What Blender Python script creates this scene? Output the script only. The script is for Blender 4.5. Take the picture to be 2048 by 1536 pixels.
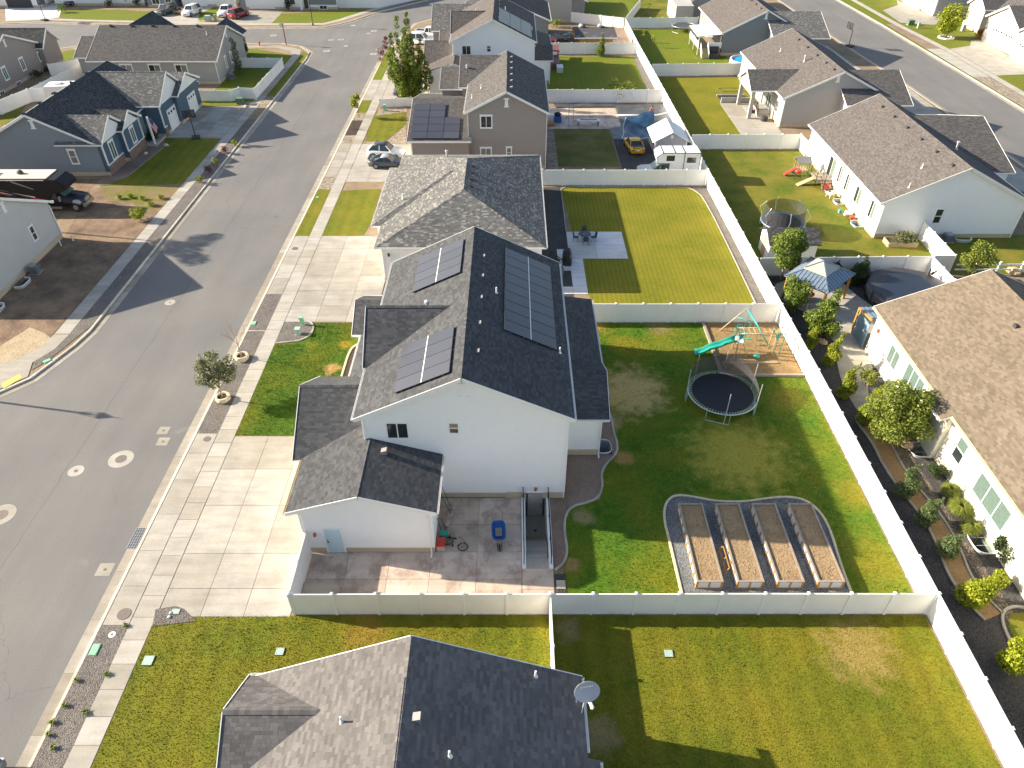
import bpy, bmesh, math, random
import numpy as np
from mathutils import Vector, Matrix
from mathutils.geometry import tessellate_polygon
for o in list(bpy.data.objects): bpy.data.objects.remove(o)
R = math.radians
SC = bpy.context.scene; COL = SC.collection
random.seed(7); RNG = np.random.default_rng(7)
# ---------------------------------------------------------------- camera
H = 33.5; F = 1420.0; PT = R(39.5); sP, cP = math.sin(PT), math.cos(PT)
cd = bpy.data.cameras.new('camera'); cam = bpy.data.objects.new('camera', cd); COL.objects.link(cam)
cd.sensor_width = 36; cd.lens = F/2048*36; cd.clip_end = 3000; cd.clip_start = .5
cam.location = (0, 0, H); cam.rotation_euler = (R(90)-PT, 0, 0); SC.camera = cam
SC.render.resolution_x = 1024; SC.render.resolution_y = 768
# ---------------------------------------------------------------- sky, sun, exposure
SX, SY = 2.31, -.42
el = math.atan2(1, math.hypot(SX, SY)); az = math.atan2(-SX, -SY)      # azimuth of the sun, clockwise from +Y
w = bpy.data.worlds.new('World'); SC.world = w; w.use_nodes = True
nt = w.node_tree; bg = nt.nodes['Background']; sk = nt.nodes.new('ShaderNodeTexSky')
sk.sky_type = 'NISHITA'; sk.sun_disc = False; sk.sun_elevation = el; sk.sun_rotation = az; sk.air_density = 1.0; sk.dust_density = 1.5; sk.ozone_density = .6
nt.links.new(sk.outputs[0], bg.inputs[0]); bg.inputs[1].default_value = .085
sl = bpy.data.lights.new('sun', 'SUN'); sun = bpy.data.objects.new('sun', sl); COL.objects.link(sun)
sl.energy = 4.7; sl.angle = R(.5); sl.color = (1, .89, .72)
sun.rotation_euler = Vector((SX, SY, -1)).to_track_quat('-Z', 'Y').to_euler(); sun.location = (-60, 20, 60)
vs = SC.view_settings; vs.view_transform = 'Standard'; vs.look = 'None'; vs.exposure = 1.42; vs.gamma = 1; vs.use_curve_mapping = False
SC.render.engine = 'CYCLES'
# ---------------------------------------------------------------- pixel -> place on a known height or plane
def P(x, y, z=0.):
    a = (x-1024)/F; b = (y-768)/F; d = (a, cP-b*sP, -sP-b*cP); t = (z-H)/d[2]
    return Vector((d[0]*t, d[1]*t, z))
def G(*pts, z=0.): return [tuple(P(x, y, z)[:2]) for x, y in pts]
# ---------------------------------------------------------------- materials
MATS = {}
class NT:
    def __init__(s, name):
        s.m = bpy.data.materials.new(name); s.m.use_nodes = True; s.t = s.m.node_tree; s.b = s.t.nodes['Principled BSDF']
        s.geo = s.t.nodes.new('ShaderNodeNewGeometry'); s.pos = s.geo.outputs['Position']
    def n(s, typ, ins=None, **pr):
        k = s.t.nodes.new('ShaderNode'+typ)
        for a, v in pr.items(): setattr(k, a, v)
        for a, v in (ins or {}).items():
            i = k.inputs[a]
            if isinstance(v, bpy.types.NodeSocket): s.t.links.new(v, i)
            else: i.default_value = v
        return k
    def noise(s, scale, detail=3, vec=None, rough=.55): return s.n('TexNoise', {'Vector': vec or s.pos, 'Scale': scale, 'Detail': detail, 'Roughness': rough}).outputs['Fac']
    def math(s, op, a, b=0, c=None):
        d = {0: a, 1: b}
        if c is not None: d[2] = c
        return s.n('Math', d, operation=op).outputs[0]
    def ramp(s, f, *st):
        r = s.n('ValToRGB', {'Fac': f}); e = r.color_ramp.elements
        while len(e) < len(st): e.new(.5)
        for q, (p, c) in zip(e, st): q.position = p; q.color = (*c, 1) if len(c) == 3 else c
        return r.outputs[0]
    def mix(s, f, a, b, mode='MIX'):
        k = s.n('Mix', data_type='RGBA', blend_type=mode)
        for i, v in ((0, f), (6, a), (7, b)):
            if isinstance(v, bpy.types.NodeSocket): s.t.links.new(v, k.inputs[i])
            else: k.inputs[i].default_value = v if i == 0 else (*v, 1)
        return k.outputs[2]
    def scaled(s, v, sc): return s.n('VectorMath', {0: v, 1: sc}, operation='MULTIPLY').outputs[0]
    def bump(s, h, st=.4, d=.02): s.set('Normal', s.n('Bump', {'Height': h, 'Strength': st, 'Distance': d}).outputs[0])
    def set(s, k, v):
        i = s.b.inputs[k]
        if isinstance(v, bpy.types.NodeSocket): s.t.links.new(v, i)
        else: i.default_value = v
    def rnd(s):
        o = s.n('ObjectInfo').outputs['Random']; return s.math('FRACT', s.math('ADD', o, s.geo.outputs['Random Per Island']))
def dk(c, f): return tuple(x*f for x in c)
def M(name, col=(.5, .5, .5), rough=.7, var=.12, scale=6, bump=0, bs=60, metal=0, spec=.5, isl=0, coat=0):
    if name in MATS: return MATS[name]
    t = NT(name); f = t.noise(scale, 4)
    c = t.ramp(f, (.25, dk(col, 1-var)), (.75, dk(col, 1+var)))
    if isl: c = t.mix(1, c, t.ramp(t.rnd(), (0, (1-isl,)*3), (1, (1+isl,)*3)), 'MULTIPLY')
    t.set('Base Color', c); t.set('Roughness', rough); t.set('Metallic', metal); t.set('Specular IOR Level', spec)
    if coat: t.set('Coat Weight', coat); t.set('Coat Roughness', .05)
    if bump: t.bump(t.noise(bs, 3), bump)
    MATS[name] = t.m; return t.m
def asphalt():
    t = NT('asphalt'); st = t.noise(.5, 4, t.scaled(t.pos, (1.3, .16, 1))); big = t.noise(.16, 3); sp = t.noise(24, 2, rough=.8)
    c = t.ramp(st, (.25, (.155, .150, .144)), (.75, (.185, .179, .170)))
    c = t.mix(1, c, t.ramp(big, (.3, (.86, .87, .9)), (.7, (1.08, 1.05, 1.02))), 'MULTIPLY')
    c = t.mix(1, c, t.ramp(sp, (.3, (.74,)*3), (.7, (1.22,)*3)), 'MULTIPLY')
    # fine tar seams running along the lane, wobbling
    x = t.n('SeparateXYZ', {0: t.pos}).outputs[0]; wob = t.math('MULTIPLY', t.noise(.35, 3), .7)
    for X in (-28.6, 65.6):
        d = t.math('ABSOLUTE', t.math('ADD', t.math('SUBTRACT', x, X), wob)); m = t.math('LESS_THAN', d, .022)
        c = t.mix(t.math('MULTIPLY', m, .55), c, (.05, .05, .05))
    ck = t.n('TexVoronoi', {'Vector': t.n('VectorMath', {0: t.pos, 1: t.scaled(t.n('TexNoise', {'Vector': t.pos, 'Scale': .7, 'Detail': 4}).outputs['Color'], (2.2, 2.2, 0))}, operation='ADD').outputs[0], 'Scale': .085}, feature='DISTANCE_TO_EDGE').outputs['Distance']
    c = t.mix(t.math('MULTIPLY', t.math('LESS_THAN', ck, .0016), t.ramp(t.noise(.09, 2), (.48, (0, 0, 0)), (.56, (.5,)*3))), c, (.06, .058, .055))
    c = t.mix(t.ramp(t.noise(.55, 5), (.66, (0, 0, 0)), (.8, (.35,)*3)), c, (.30, .285, .26)); c = t.mix(t.ramp(t.noise(.8, 6, t.scaled(t.pos, (1, .4, 1))), (.66, (0, 0, 0)), (.8, (.3,)*3)), c, (.07, .068, .066))
    t.set('Base Color', c); t.set('Roughness', .85); t.bump(sp, .35, .015); MATS['asphalt'] = t.m; return t.m
def concrete(name, col, dirt=.25, rust=0):
    t = NT(name); o = t.n('ObjectInfo').outputs['Random']
    n1 = t.noise(.7, 5); n2 = t.noise(9, 4)
    c = t.ramp(n1, (.25, dk(col, 1-dirt)), (.62, dk(col, 1.05)))
    c = t.mix(1, c, t.ramp(n2, (.3, (.93, .93, .92)), (.7, (1.05, 1.05, 1.05))), 'MULTIPLY')
    c = t.mix(1, c, t.ramp(o, (0, (.84, .815, .76)), (.5, (1, .99, .97)), (1, (1.08, 1.08, 1.08))), 'MULTIPLY')
    c = t.mix(1, c, t.ramp(t.noise(.9, 5, t.scaled(t.pos, (.35, 2.4, 1))), (.32, (.88, .86, .82)), (.6, (1.02, 1.02, 1.02))), 'MULTIPLY')
    if rust:
        m = t.ramp(t.noise(.9, 6, t.scaled(t.pos, (1, .8, 1)), .65), (.47, (0, 0, 0)), (.62, (rust,)*3)); c = t.mix(m, c, (.23, .15, .11))
        m = t.ramp(t.noise(.35, 5), (.5, (0, 0, 0)), (.7, (.5,)*3)); c = t.mix(m, c, (.33, .27, .22))
    t.set('Base Color', c); t.set('Roughness', .85); t.bump(n2, .12, .01); MATS[name] = t.m; return t.m
def gravel(name, cols, scale=22, bump=.9):
    t = NT(name); v = t.n('TexVoronoi', {'Vector': t.pos, 'Scale': scale, 'Randomness': 1.0})
    g = t.n('SeparateColor', {0: v.outputs['Color']}).outputs[0]
    k = len(cols)-1; c = t.ramp(g, *[(i/k, q) for i, q in enumerate(cols)])
    c = t.mix(1, c, t.ramp(t.noise(.8, 4), (.3, (.8,)*3), (.7, (1.15,)*3)), 'MULTIPLY')
    c = t.mix(1, c, t.ramp(v.outputs['Distance'], (.0, (1.1,)*3), (.75, (.55,)*3)), 'MULTIPLY')
    t.set('Base Color', c); t.set('Roughness', .9); t.bump(t.math('MULTIPLY', v.outputs['Distance'], -1), bump, .04); MATS[name] = t.m; return t.m
def dirt(name, a, b, scale=.5):
    t = NT(name); c = t.ramp(t.noise(scale, 7, rough=.65), (.3, a), (.68, b)); c = t.mix(1, c, t.ramp(t.noise(14, 4), (.3, (.75,)*3), (.7, (1.2,)*3)), 'MULTIPLY')
    t.set('Base Color', c); t.set('Roughness', .95); t.bump(t.noise(5, 6), .8, .06); MATS[name] = t.m; return t.m
def lawn_nodes(t, a, b, dry, dryness, stripe, patches):
    big = t.noise(.28, 4); mid = t.noise(2.2, 4); fine = t.noise(17, 3, rough=.75)
    c = t.ramp(mid, (.3, a), (.7, b))
    c = t.mix(t.ramp(big, (.5-dryness*.5, (0, 0, 0)), (.5-dryness*.5+.3, (1, 1, 1))), c, dry) if dryness > 0 else c
    if stripe:
        ax, wd, amt = stripe; xyz = t.n('SeparateXYZ', {0: t.pos}); wv = t.math('ADD', t.math('MULTIPLY', xyz.outputs[ax], 6.283/wd), t.math('MULTIPLY', t.noise(.9, 2), 1.5))
        sn = t.math('SINE', wv); c = t.mix(1, c, t.ramp(t.math('MULTIPLY_ADD', sn, .5, .5), (0, (1-amt,)*3), (1, (1+amt,)*3)), 'MULTIPLY')
    for (px, py, r, col, am) in patches:
        d = t.n('VectorMath', {0: t.pos, 1: (px, py, .02)}, operation='DISTANCE').outputs[1]
        d = t.math('ADD', t.math('DIVIDE', d, r), t.math('MULTIPLY', t.math('SUBTRACT', t.noise(1.1, 5, rough=.65), .5), 1.9))
        c = t.mix(t.ramp(d, (.4, (am,)*3), (1.1, (0, 0, 0))), c, col)
    c = t.mix(1, c, t.ramp(fine, (.28, (.74,)*3), (.72, (1.22,)*3)), 'MULTIPLY')
    return c, fine
def lawn(name, a, b, dry=(.3, .22, .05), dryness=.0, stripe=None, patches=()):
    t = NT(name); c, fine = lawn_nodes(t, a, b, dry, dryness, stripe, patches)
    t.set('Base Color', c); t.set('Roughness', .9); t.set('Specular IOR Level', .2); t.bump(fine, .9, .05); MATS[name] = t.m; return t.m
def shingle(name, a, b, c, amt=.5, hi=None):
    t = NT(name); r = t.rnd(); st = [(0, a), (.5, b), (1, c)] if not hi else [(0, a), (.45, b), (.8, c), (.9, hi)]  # hi: palest share of shingles imitates sun glints on lit edges
    k = t.ramp(r, *st); k = t.mix(1, k, t.ramp(t.noise(.5, 3), (.3, (.9,)*3), (.7, (1.1,)*3)), 'MULTIPLY'); k = t.mix(1, k, t.ramp(t.noise(60, 2), (.3, (.85,)*3), (.7, (1.15,)*3)), 'MULTIPLY')
    t.set('Base Color', k); t.set('Roughness', .9); t.set('Specular IOR Level', .1); t.bump(t.noise(90, 2), .3, .01); MATS[name] = t.m
    # the same shingle as a flat material, for roofs too far off to tell shingles apart
    t = NT(name+'_far'); uv = t.n('UVMap').outputs[0]
    br = t.n('TexBrick', {'Vector': uv, 'Scale': 1.0, 'Brick Width': .3, 'Row Height': .145, 'Mortar Size': .012, 'Bias': 0.0, 'Color1': (0, 0, 0, 1), 'Color2': (1, 1, 1, 1), 'Mortar': (.5, .5, .5, 1)}, offset=.37)
    k = t.ramp(br.outputs['Color'], *st); k = t.mix(t.math('MULTIPLY', br.outputs['Fac'], .55), k, dk(a, .45)); k = t.mix(1, k, t.ramp(t.noise(2.5, 3), (.3, (.93,)*3), (.7, (1.07,)*3)), 'MULTIPLY')
    t.set('Base Color', k); t.set('Roughness', .9); t.set('Specular IOR Level', .1); t.bump(t.math('SUBTRACT', 1, br.outputs['Fac']), .5, .02); MATS[name+'_far'] = t.m
def leafmat(name, a, b, c):
    t = NT(name); k = t.ramp(t.rnd(), (0, a), (.55, b), (1, c)); k = t.mix(1, k, t.ramp(t.noise(1.4, 3), (.3, (.8,)*3), (.7, (1.2,)*3)), 'MULTIPLY')
    t.set('Base Color', k); t.set('Roughness', .55); t.set('Specular IOR Level', .35)
    tr = t.n('BsdfTranslucent', {'Color': k}); mx = t.n('MixShader', {0: .3}); t.t.links.new(t.b.outputs[0], mx.inputs[1]); t.t.links.new(tr.outputs[0], mx.inputs[2])
    t.t.links.new(mx.outputs[0], t.t.nodes['Material Output'].inputs[0]); MATS[name] = t.m
def netmat(name, col, a):
    t = NT(name); t.set('Base Color', (*col, 1)); t.set('Roughness', .8); t.set('Alpha', a); MATS[name] = t.m
def solarmat():
    t = NT('solar_glass'); uv = t.n('UVMap').outputs[0]
    br = t.n('TexBrick', {'Vector': uv, 'Scale': 1.0, 'Brick Width': .16, 'Row Height': .16, 'Mortar Size': .006, 'Color1': (0, 0, 0, 1), 'Color2': (1, 1, 1, 1)}, offset=0)
    k = t.mix(t.math('MULTIPLY', br.outputs['Fac'], .5), t.ramp(t.rnd(), (0, (.040, .041, .052)), (1, (.056, .056, .070))), (.16, .16, .19))
    t.set('Base Color', k); t.set('Roughness', .35); t.set('Specular IOR Level', .6); t.set('Coat Weight', .25); t.set('Coat Roughness', .15); MATS['solar_glass'] = t.m
asphalt(); solarmat()
concrete('concrete', (.395, .37, .33), .22); concrete('walk_concrete', (.40, .375, .335), .16); concrete('patio_concrete', (.62, .51, .43), .22, .55); concrete('grey_patio', (.60, .60, .62), .08); concrete('kerb_concrete', (.66, .61, .52), .15); concrete('gutter_concrete', (.36, .325, .275), .22)  # the nearly neutral mix is a pale grey concrete
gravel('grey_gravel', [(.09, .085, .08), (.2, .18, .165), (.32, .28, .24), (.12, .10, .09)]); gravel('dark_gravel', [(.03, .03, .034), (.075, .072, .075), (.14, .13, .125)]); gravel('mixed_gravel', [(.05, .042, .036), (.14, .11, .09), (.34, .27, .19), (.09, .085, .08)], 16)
gravel('blue_gravel', [(.10, .11, .125), (.22, .235, .25), (.36, .36, .34)]); gravel('tan_rock', [(.16, .11, .08), (.40, .31, .22), (.55, .46, .36), (.3, .25, .2)], 7); gravel('chip_bark', [(.30, .17, .05), (.45, .28, .10), (.55, .38, .18), (.24, .13, .045)], 20); gravel('dark_bark', [(.05, .03, .022), (.10, .062, .042), (.03, .02, .016)], 18)
dirt('bare_dirt', (.10, .058, .038), (.30, .20, .12)); dirt('brown_dirt', (.19, .125, .088), (.29, .21, .16)); dirt('yard_ground', (.20, .13, .08), (.31, .24, .15)); dirt('bed_soil', (.27, .18, .095), (.38, .265, .145), 1.2)
BR = (.36, .24, .10); TN = (.40, .29, .16)
lawn('lawn_olive', (.10, .126, .008), (.158, .172, .011), (.205, .18, .014), .25, (0, 1.3, .07), [(17.6, 19.3, 2.3, (.36, .26, .08), .75), (-7.6, 20.3, 1.5, (.31, .2, .03), .7), (4.0, 15.0, 1.2, TN, .6), (3.0, 20.5, .9, TN, .5)])
lawn('lawn_yard', (.052, .135, .010), (.115, .195, .012), (.20, .205, .016), .2, None, [(8.6, 39.8, 3.3, (.62, .44, .17), .95), (14.9, 33.2, 4.2, (.44, .38, .06), .9), (6.9, 36.4, 1.1, (.42, .29, .14), .9), (7.3, 32.9, .9, (.46, .27, .09), .95), (4.3, 28.0, .8, TN, .7), (6.6, 48.2, 1.3, (.42, .26, .04), .8), (9.0, 45.5, 1.7, (.27, .22, .015), .7), (12.0, 47.9, 1.3, (.3, .22, .10), .7), (19.8, 39.0, 1.8, (.28, .22, .03), .55), (21.5, 30, 1.7, (.26, .21, .02), .6), (21.2, 24.5, 1.8, (.27, .22, .02), .55), (3.4, 24.5, .7, BR, .8), (19.3, 44.0, 1.6, (.26, .19, .05), .6), (8.4, 23.6, 1.5, (.22, .2, .012), .5)])
lawn('lawn_front', (.04, .098, .005), (.088, .15, .008), (.15, .16, .01), .12, None, [(-13.7, 42.4, .8, (.50, .31, .12), .95), (-13.3, 45.6, .6, (.38, .26, .03), .8), (-15.8, 45.3, .8, (.2, .2, .01), .6)])
lawn('lawn_gold', (0.136, 0.148, 0.008), (0.190, 0.182, 0.011), (0.224, 0.198, 0.016), .25, (0, .42, .09)); lawn('lawn_lime', (0.109, 0.152, 0.008), (0.156, 0.198, 0.011), (0.177, 0.175, 0.016), .2, (0, .9, .035)); lawn('lawn_patchy', (.06, .105, .007), (.128, .158, .010), (.21, .178, .025), .28)
lawn('lawn_brown', (.17, .14, .045), (.27, .21, .08), (.11, .12, .025), .4); lawn('lawn_far', (0.102, 0.144, 0.008), (0.150, 0.182, 0.011), (0.190, 0.175, 0.024), .2)
shingle('sh_fore', (.110, .103, .101), (.138, .130, .127), (.172, .162, .158)); shingle('sh_main', (.060, .062, .066), (.079, .081, .086), (.104, .105, .110)); shingle('sh_hip', (.105, .104, .101), (.14, .138, .133), (.175, .172, .164), hi=(.27, .262, .245)); shingle('sh_tan', (.140, .112, .082), (.176, .142, .105), (.215, .175, .130)); shingle('sh_brown', (.095, .084, .080), (.127, .114, .108), (.166, .151, .142)); shingle('sh_grey', (.078, .074, .072), (.114, .107, .104), (.155, .147, .141)); shingle('sh_dark', (.049, .049, .050), (.077, .077, .077), (.122, .120, .118))
M('white_stucco', (.86, .86, .85), .9, .02, 2, .25, 70); M('cream_stucco', (.76, .72, .60), .9, .03, 2, .25, 70); M('taupe_stucco', (.30, .265, .24), .9, .03, 2, .25, 70); M('grey_stucco', (.34, .33, .315), .9, .03, 2, .25, 70); M('pale_stucco', (.50, .50, .48), .9, .04, 1, .3, 60); M('blue_stucco', (.22, .26, .285), .9, .03, 2, .25, 70); M('blue_siding', (.065, .115, .16), .7, .05, 3); M('slate_stucco', (.20, .215, .225), .9, .03, 2, .2, 70); M('dove_stucco', (.40, .385, .36), .9, .03, 2, .2, 70)
M('foundation', (.52, .43, .30), .9, .08, 1.5, .3, 40); M('trim_white', (.82, .81, .78), .55, .03); M('vinyl', (.86, .85, .82), .5, .03, 1.2); M('door_white', (.74, .78, .79), .45, .02); M('door_teal', (.52, .68, .72), .45, .02)
M('glass_dark', (.022, .03, .032), .08, .2, 1, spec=.8); M('glass_blind', (.16, .20, .17), .12, .1, 9, spec=.7); M('glass_pale', (.11, .16, .14), .15, .15, 5, spec=.7)
M('black_metal', (.018, .018, .02), .4, .1); M('vent_metal', (.27, .26, .25), .5, .05); M('vent_dark', (.04, .04, .042), .6, .1); M('steel', (.45, .46, .47), .3, .05, metal=.8); M('galv', (.62, .64, .65), .38, .06, metal=.5); M('rubber', (.02, .02, .02), .8, .1); M('brick_stone', (.22, .145, .11), .9, .4, 5, .6, 9)
M('cedar', (.42, .21, .045), .65, .15, 3); M('grey_wood', (.33, .27, .215), .8, .15, 4); M('pale_wood', (.45, .34, .21), .7, .12, 4); M('stone_cream', (.62, .53, .36), .9, .2, 5, .5, 18); M('green_box', (.24, .52, .32), .6, .05); M('pale_green', (.36, .47, .41), .6, .05); M('iron', (.16, .125, .11), .7, .15, 20, .3, 30); M('blue_plastic', (.015, .11, .36), .35, .06); M('red_plastic', (.62, .06, .04), .4, .06); M('green_plastic', (.02, .29, .22), .35, .06); M('yellow_plastic', (.72, .44, .03), .4, .06)
M('bark', (.16, .11, .075), .9, .2, 12, .5, 25); M('bark_pale', (.36, .28, .20), .9, .15, 12, .4, 25)
# ---------------------------------------------------------------- mesh builder
class MB:
    def __init__(s): s.v = []; s.f = []; s.m = []
    def add(s, vs, fs, mi=0):
        o = len(s.v); s.v += [tuple(q) for q in vs]; s.f += [tuple(i+o for i in f) for f in fs]; s.m += [mi]*len(fs); return s
    def hexa(s, b, t, mi=0): return s.add(list(b)+list(t), [(3, 2, 1, 0), (4, 5, 6, 7), (0, 1, 5, 4), (1, 2, 6, 5), (2, 3, 7, 6), (3, 0, 4, 7)], mi)
    def box(s, x0, x1, y0, y1, z0, z1, mi=0): return s.hexa([(x0, y0, z0), (x1, y0, z0), (x1, y1, z0), (x0, y1, z0)], [(x0, y0, z1), (x1, y0, z1), (x1, y1, z1), (x0, y1, z1)], mi)
    def prism(s, poly, z0, z1, mi=0):
        n = len(poly)
        return s.add([(x, y, z0) for x, y in poly]+[(x, y, z1) for x, y in poly], [tuple(range(n-1, -1, -1)), tuple(range(n, 2*n))]+[(i, (i+1) % n, n+(i+1) % n, n+i) for i in range(n)], mi)
    def extr(s, pts, vec, mi=0, ms=None):
        n = len(pts); v = Vector(vec); q = [Vector(p) for p in pts]
        s.add(q+[p+v for p in q], [tuple(range(n))], mi); o = len(s.v)-2*n
        s.f += [tuple(o+2*n-1-i for i in range(n))]+[(o+(i+1) % n, o+i, o+n+i, o+n+(i+1) % n) for i in range(n)]; s.m += [mi if ms is None else ms]*(n+1); return s
    def beam(s, p, q, wd, ht, mi=0, up=(0, 0, 1)):
        p = Vector(p); q = Vector(q); d = (q-p).normalized(); u = Vector(up)
        if abs(d.dot(u)) > .98: u = Vector((1, 0, 0))
        a = d.cross(u).normalized(); b = a.cross(d).normalized(); a *= wd/2; b *= ht/2
        return s.hexa([p-a-b, p+a-b, p+a+b, p-a+b], [q-a-b, q+a-b, q+a+b, q-a+b], mi)
    def tube(s, p, q, r, n=6, r2=None, mi=0): return s.path([p, q], [r, r if r2 is None else r2], n, mi)
    def path(s, pts, r, n=6, mi=0, closed=False):
        pts = [Vector(p) for p in pts]; k = len(pts); rr = r if isinstance(r, (list, tuple)) else [r]*k; vs = []; pa = None
        for i, p in enumerate(pts):
            if closed: d = pts[(i+1) % k]-pts[i-1]
            else: d = pts[min(i+1, k-1)]-pts[max(i-1, 0)]
            d.normalize(); a = d.cross(Vector((0, 0, 1)) if abs(d.z) < .95 else Vector((1, 0, 0))).normalized()
            if pa is not None and a.dot(pa) < 0 and abs(d.z) >= .95: a = -a
            pa = a; b = d.cross(a)
            vs += [p+(a*math.cos(6.2832*j/n)+b*math.sin(6.2832*j/n))*rr[i] for j in range(n)]
        fs = [(i*n+j, i*n+(j+1) % n, ((i+1) % k)*n+(j+1) % n, ((i+1) % k)*n+j) for i in range(k if closed else k-1) for j in range(n)]
        if not closed: fs += [tuple(range(n-1, -1, -1)), tuple(range((k-1)*n, k*n))]
        return s.add(vs, fs, mi)
    def lathe(s, prof, c=(0, 0, 0), n=16, mi=0, sx=1, sy=1, cap=True):
        vs = [(c[0]+r*sx*math.cos(6.2832*j/n), c[1]+r*sy*math.sin(6.2832*j/n), c[2]+z) for r, z in prof for j in range(n)]; k = len(prof)
        fs = [(i*n+j, i*n+(j+1) % n, (i+1)*n+(j+1) % n, (i+1)*n+j) for i in range(k-1) for j in range(n)]+([tuple(range(n-1, -1, -1)), tuple(range((k-1)*n, k*n))] if cap else [])
        return s.add(vs, fs, mi)
    def ball(s, c, rx, ry, rz, n=8, mi=0, jit=0):
        vs = []; m = n//2
        for i in range(1, m):
            a = math.pi*i/m
            for j in range(n):
                k = 1+random.uniform(-jit, jit); b = 6.2832*j/n; vs.append((c[0]+rx*k*math.sin(a)*math.cos(b), c[1]+ry*k*math.sin(a)*math.sin(b), c[2]-rz*k*math.cos(a)))
        vs += [(c[0], c[1], c[2]-rz), (c[0], c[1], c[2]+rz)]; L = (m-1)*n
        fs = [(i*n+j, i*n+(j+1) % n, (i+1)*n+(j+1) % n, (i+1)*n+j) for i in range(m-2) for j in range(n)]+[(L, (j+1) % n, j) for j in range(n)]+[(L+1, L-n+j, L-n+(j+1) % n) for j in range(n)]
        return s.add(vs, fs, mi)
    def loft(s, secs, mi=0, cap=True):
        n = len(secs[0]); vs = [p for q in secs for p in q]
        fs = [(i*n+j, i*n+(j+1) % n, (i+1)*n+(j+1) % n, (i+1)*n+j) for i in range(len(secs)-1) for j in range(n)]
        if cap: fs += [tuple(range(n-1, -1, -1)), tuple(range((len(secs)-1)*n, len(secs)*n))]
        return s.add(vs, fs, mi)
    def mesh(s, name, mats, smooth=False, org=(0, 0, 0)):
        me = bpy.data.meshes.new(name); ox, oy, oz = org
        me.from_pydata([(x-ox, y-oy, z-oz) for x, y, z in s.v], [], s.f)
        for m in (mats if isinstance(mats, (list, tuple)) else [mats]): me.materials.append(MATS[m] if isinstance(m, str) else m)
        if any(s.m): me.polygons.foreach_set('material_index', s.m)
        if smooth: me.polygons.foreach_set('use_smooth', [True]*len(s.f))
        me.update(); return me
    def build(s, name, mats, parent=None, smooth=False, world=False):
        org = ORG.get(parent.name, (0, 0, 0)) if (parent and world) else (0, 0, 0)
        return obj(name, s.mesh(name, mats, smooth, org), parent)
ORG = {}
def obj(name, me, parent=None, loc=None, rot=None, scale=None):
    o = bpy.data.objects.new(name, me); COL.objects.link(o)
    if parent:
        o.parent = parent
        if parent.name in ORG: ORG[o.name] = ORG[parent.name]
    if loc: o.location = loc
    if rot: o.rotation_euler = rot
    if scale: o.scale = scale
    return o
def tag(o, label, cat, group=None):
    o['label'] = label; o['category'] = cat
    if group: o['group'] = group
    return o
def thing(name, label, cat, loc=(0, 0, 0), rz=0, group=None):
    o = bpy.data.objects.new(name, None); COL.objects.link(o); o.empty_display_size = .2
    o.location = loc; o.rotation_euler = (0, 0, rz); ORG[o.name] = tuple(loc); return tag(o, label, cat, group)
def struct(o): o['kind'] = 'structure'; return o
def stuff(o): o['kind'] = 'stuff'; return o
def dup(root, loc, rz=None, label=None, scale=None):
    r = root.copy(); COL.objects.link(r); r.location = loc
    if rz is not None: r.rotation_euler = (r.rotation_euler[0], r.rotation_euler[1], rz)
    if scale: r.scale = (scale,)*3 if not isinstance(scale, tuple) else scale
    if label: r['label'] = label
    def rec(a, b):
        for ch in [q for q in a.children]:
            c = ch.copy(); COL.objects.link(c); c.parent = b; rec(ch, c)
    rec(root, r); return r
def sheet(name, polys, z, mat, holes=(), thick=0, parent=None):
    """flat sheet from an outline (with holes), optionally with a skirt below"""
    loops = [[Vector((x, y, 0)) for x, y in polys]]+[[Vector((x, y, 0)) for x, y in h] for h in holes]
    flat = [q for l in loops for q in l]; tri = tessellate_polygon(loops); b = MB()
    fs = []
    for t in tri:
        a, c, d = (flat[i] for i in t); fs.append(t if (c-a).cross(d-a).z > 0 else t[::-1])
    b.add([(p.x, p.y, z) for p in flat], fs)
    if thick:
        for l in loops:
            n = len(l); b.add([(p.x, p.y, z) for p in l]+[(p.x, p.y, z-thick) for p in l], [(i, (i+1) % n, n+(i+1) % n, n+i) for i in range(n)])
    o = b.build(name, mat, parent)
    if not parent: struct(o)
    return o
def rect(x0, x1, y0, y1): return [(x0, y0), (x1, y0), (x1, y1), (x0, y1)]
SLABM = {}
def slab(parent, x0, x1, y0, y1, z, mat, name='slab', t=.1, gap=.018, seg=0):
    w_, d_ = round(x1-x0-gap, 3), round(y1-y0-gap, 3); k = (w_, d_, mat, name)
    if k not in SLABM:
        b = MB(); e = .012; q = rect(-w_/2, w_/2, -d_/2, d_/2); p = rect(-w_/2+e, w_/2-e, -d_/2+e, d_/2-e)
        b.add([(x, y, -t) for x, y in q]+[(x, y, -e) for x, y in q]+[(x, y, 0) for x, y in p], [(0, 1, 5, 4), (1, 2, 6, 5), (2, 3, 7, 6), (3, 0, 4, 7), (4, 5, 9, 8), (5, 6, 10, 9), (6, 7, 11, 10), (7, 4, 8, 11), (8, 9, 10, 11)])
        SLABM[k] = b.mesh(name, mat)
    return obj(name, SLABM[k], parent, ((x0+x1)/2, (y0+y1)/2, z))
lawn('weedy', (.10, .14, .012), (.19, .19, .03), (.24, .17, .085), .4); dirt('sand', (.34, .25, .145), (.46, .37, .24), .9)
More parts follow.
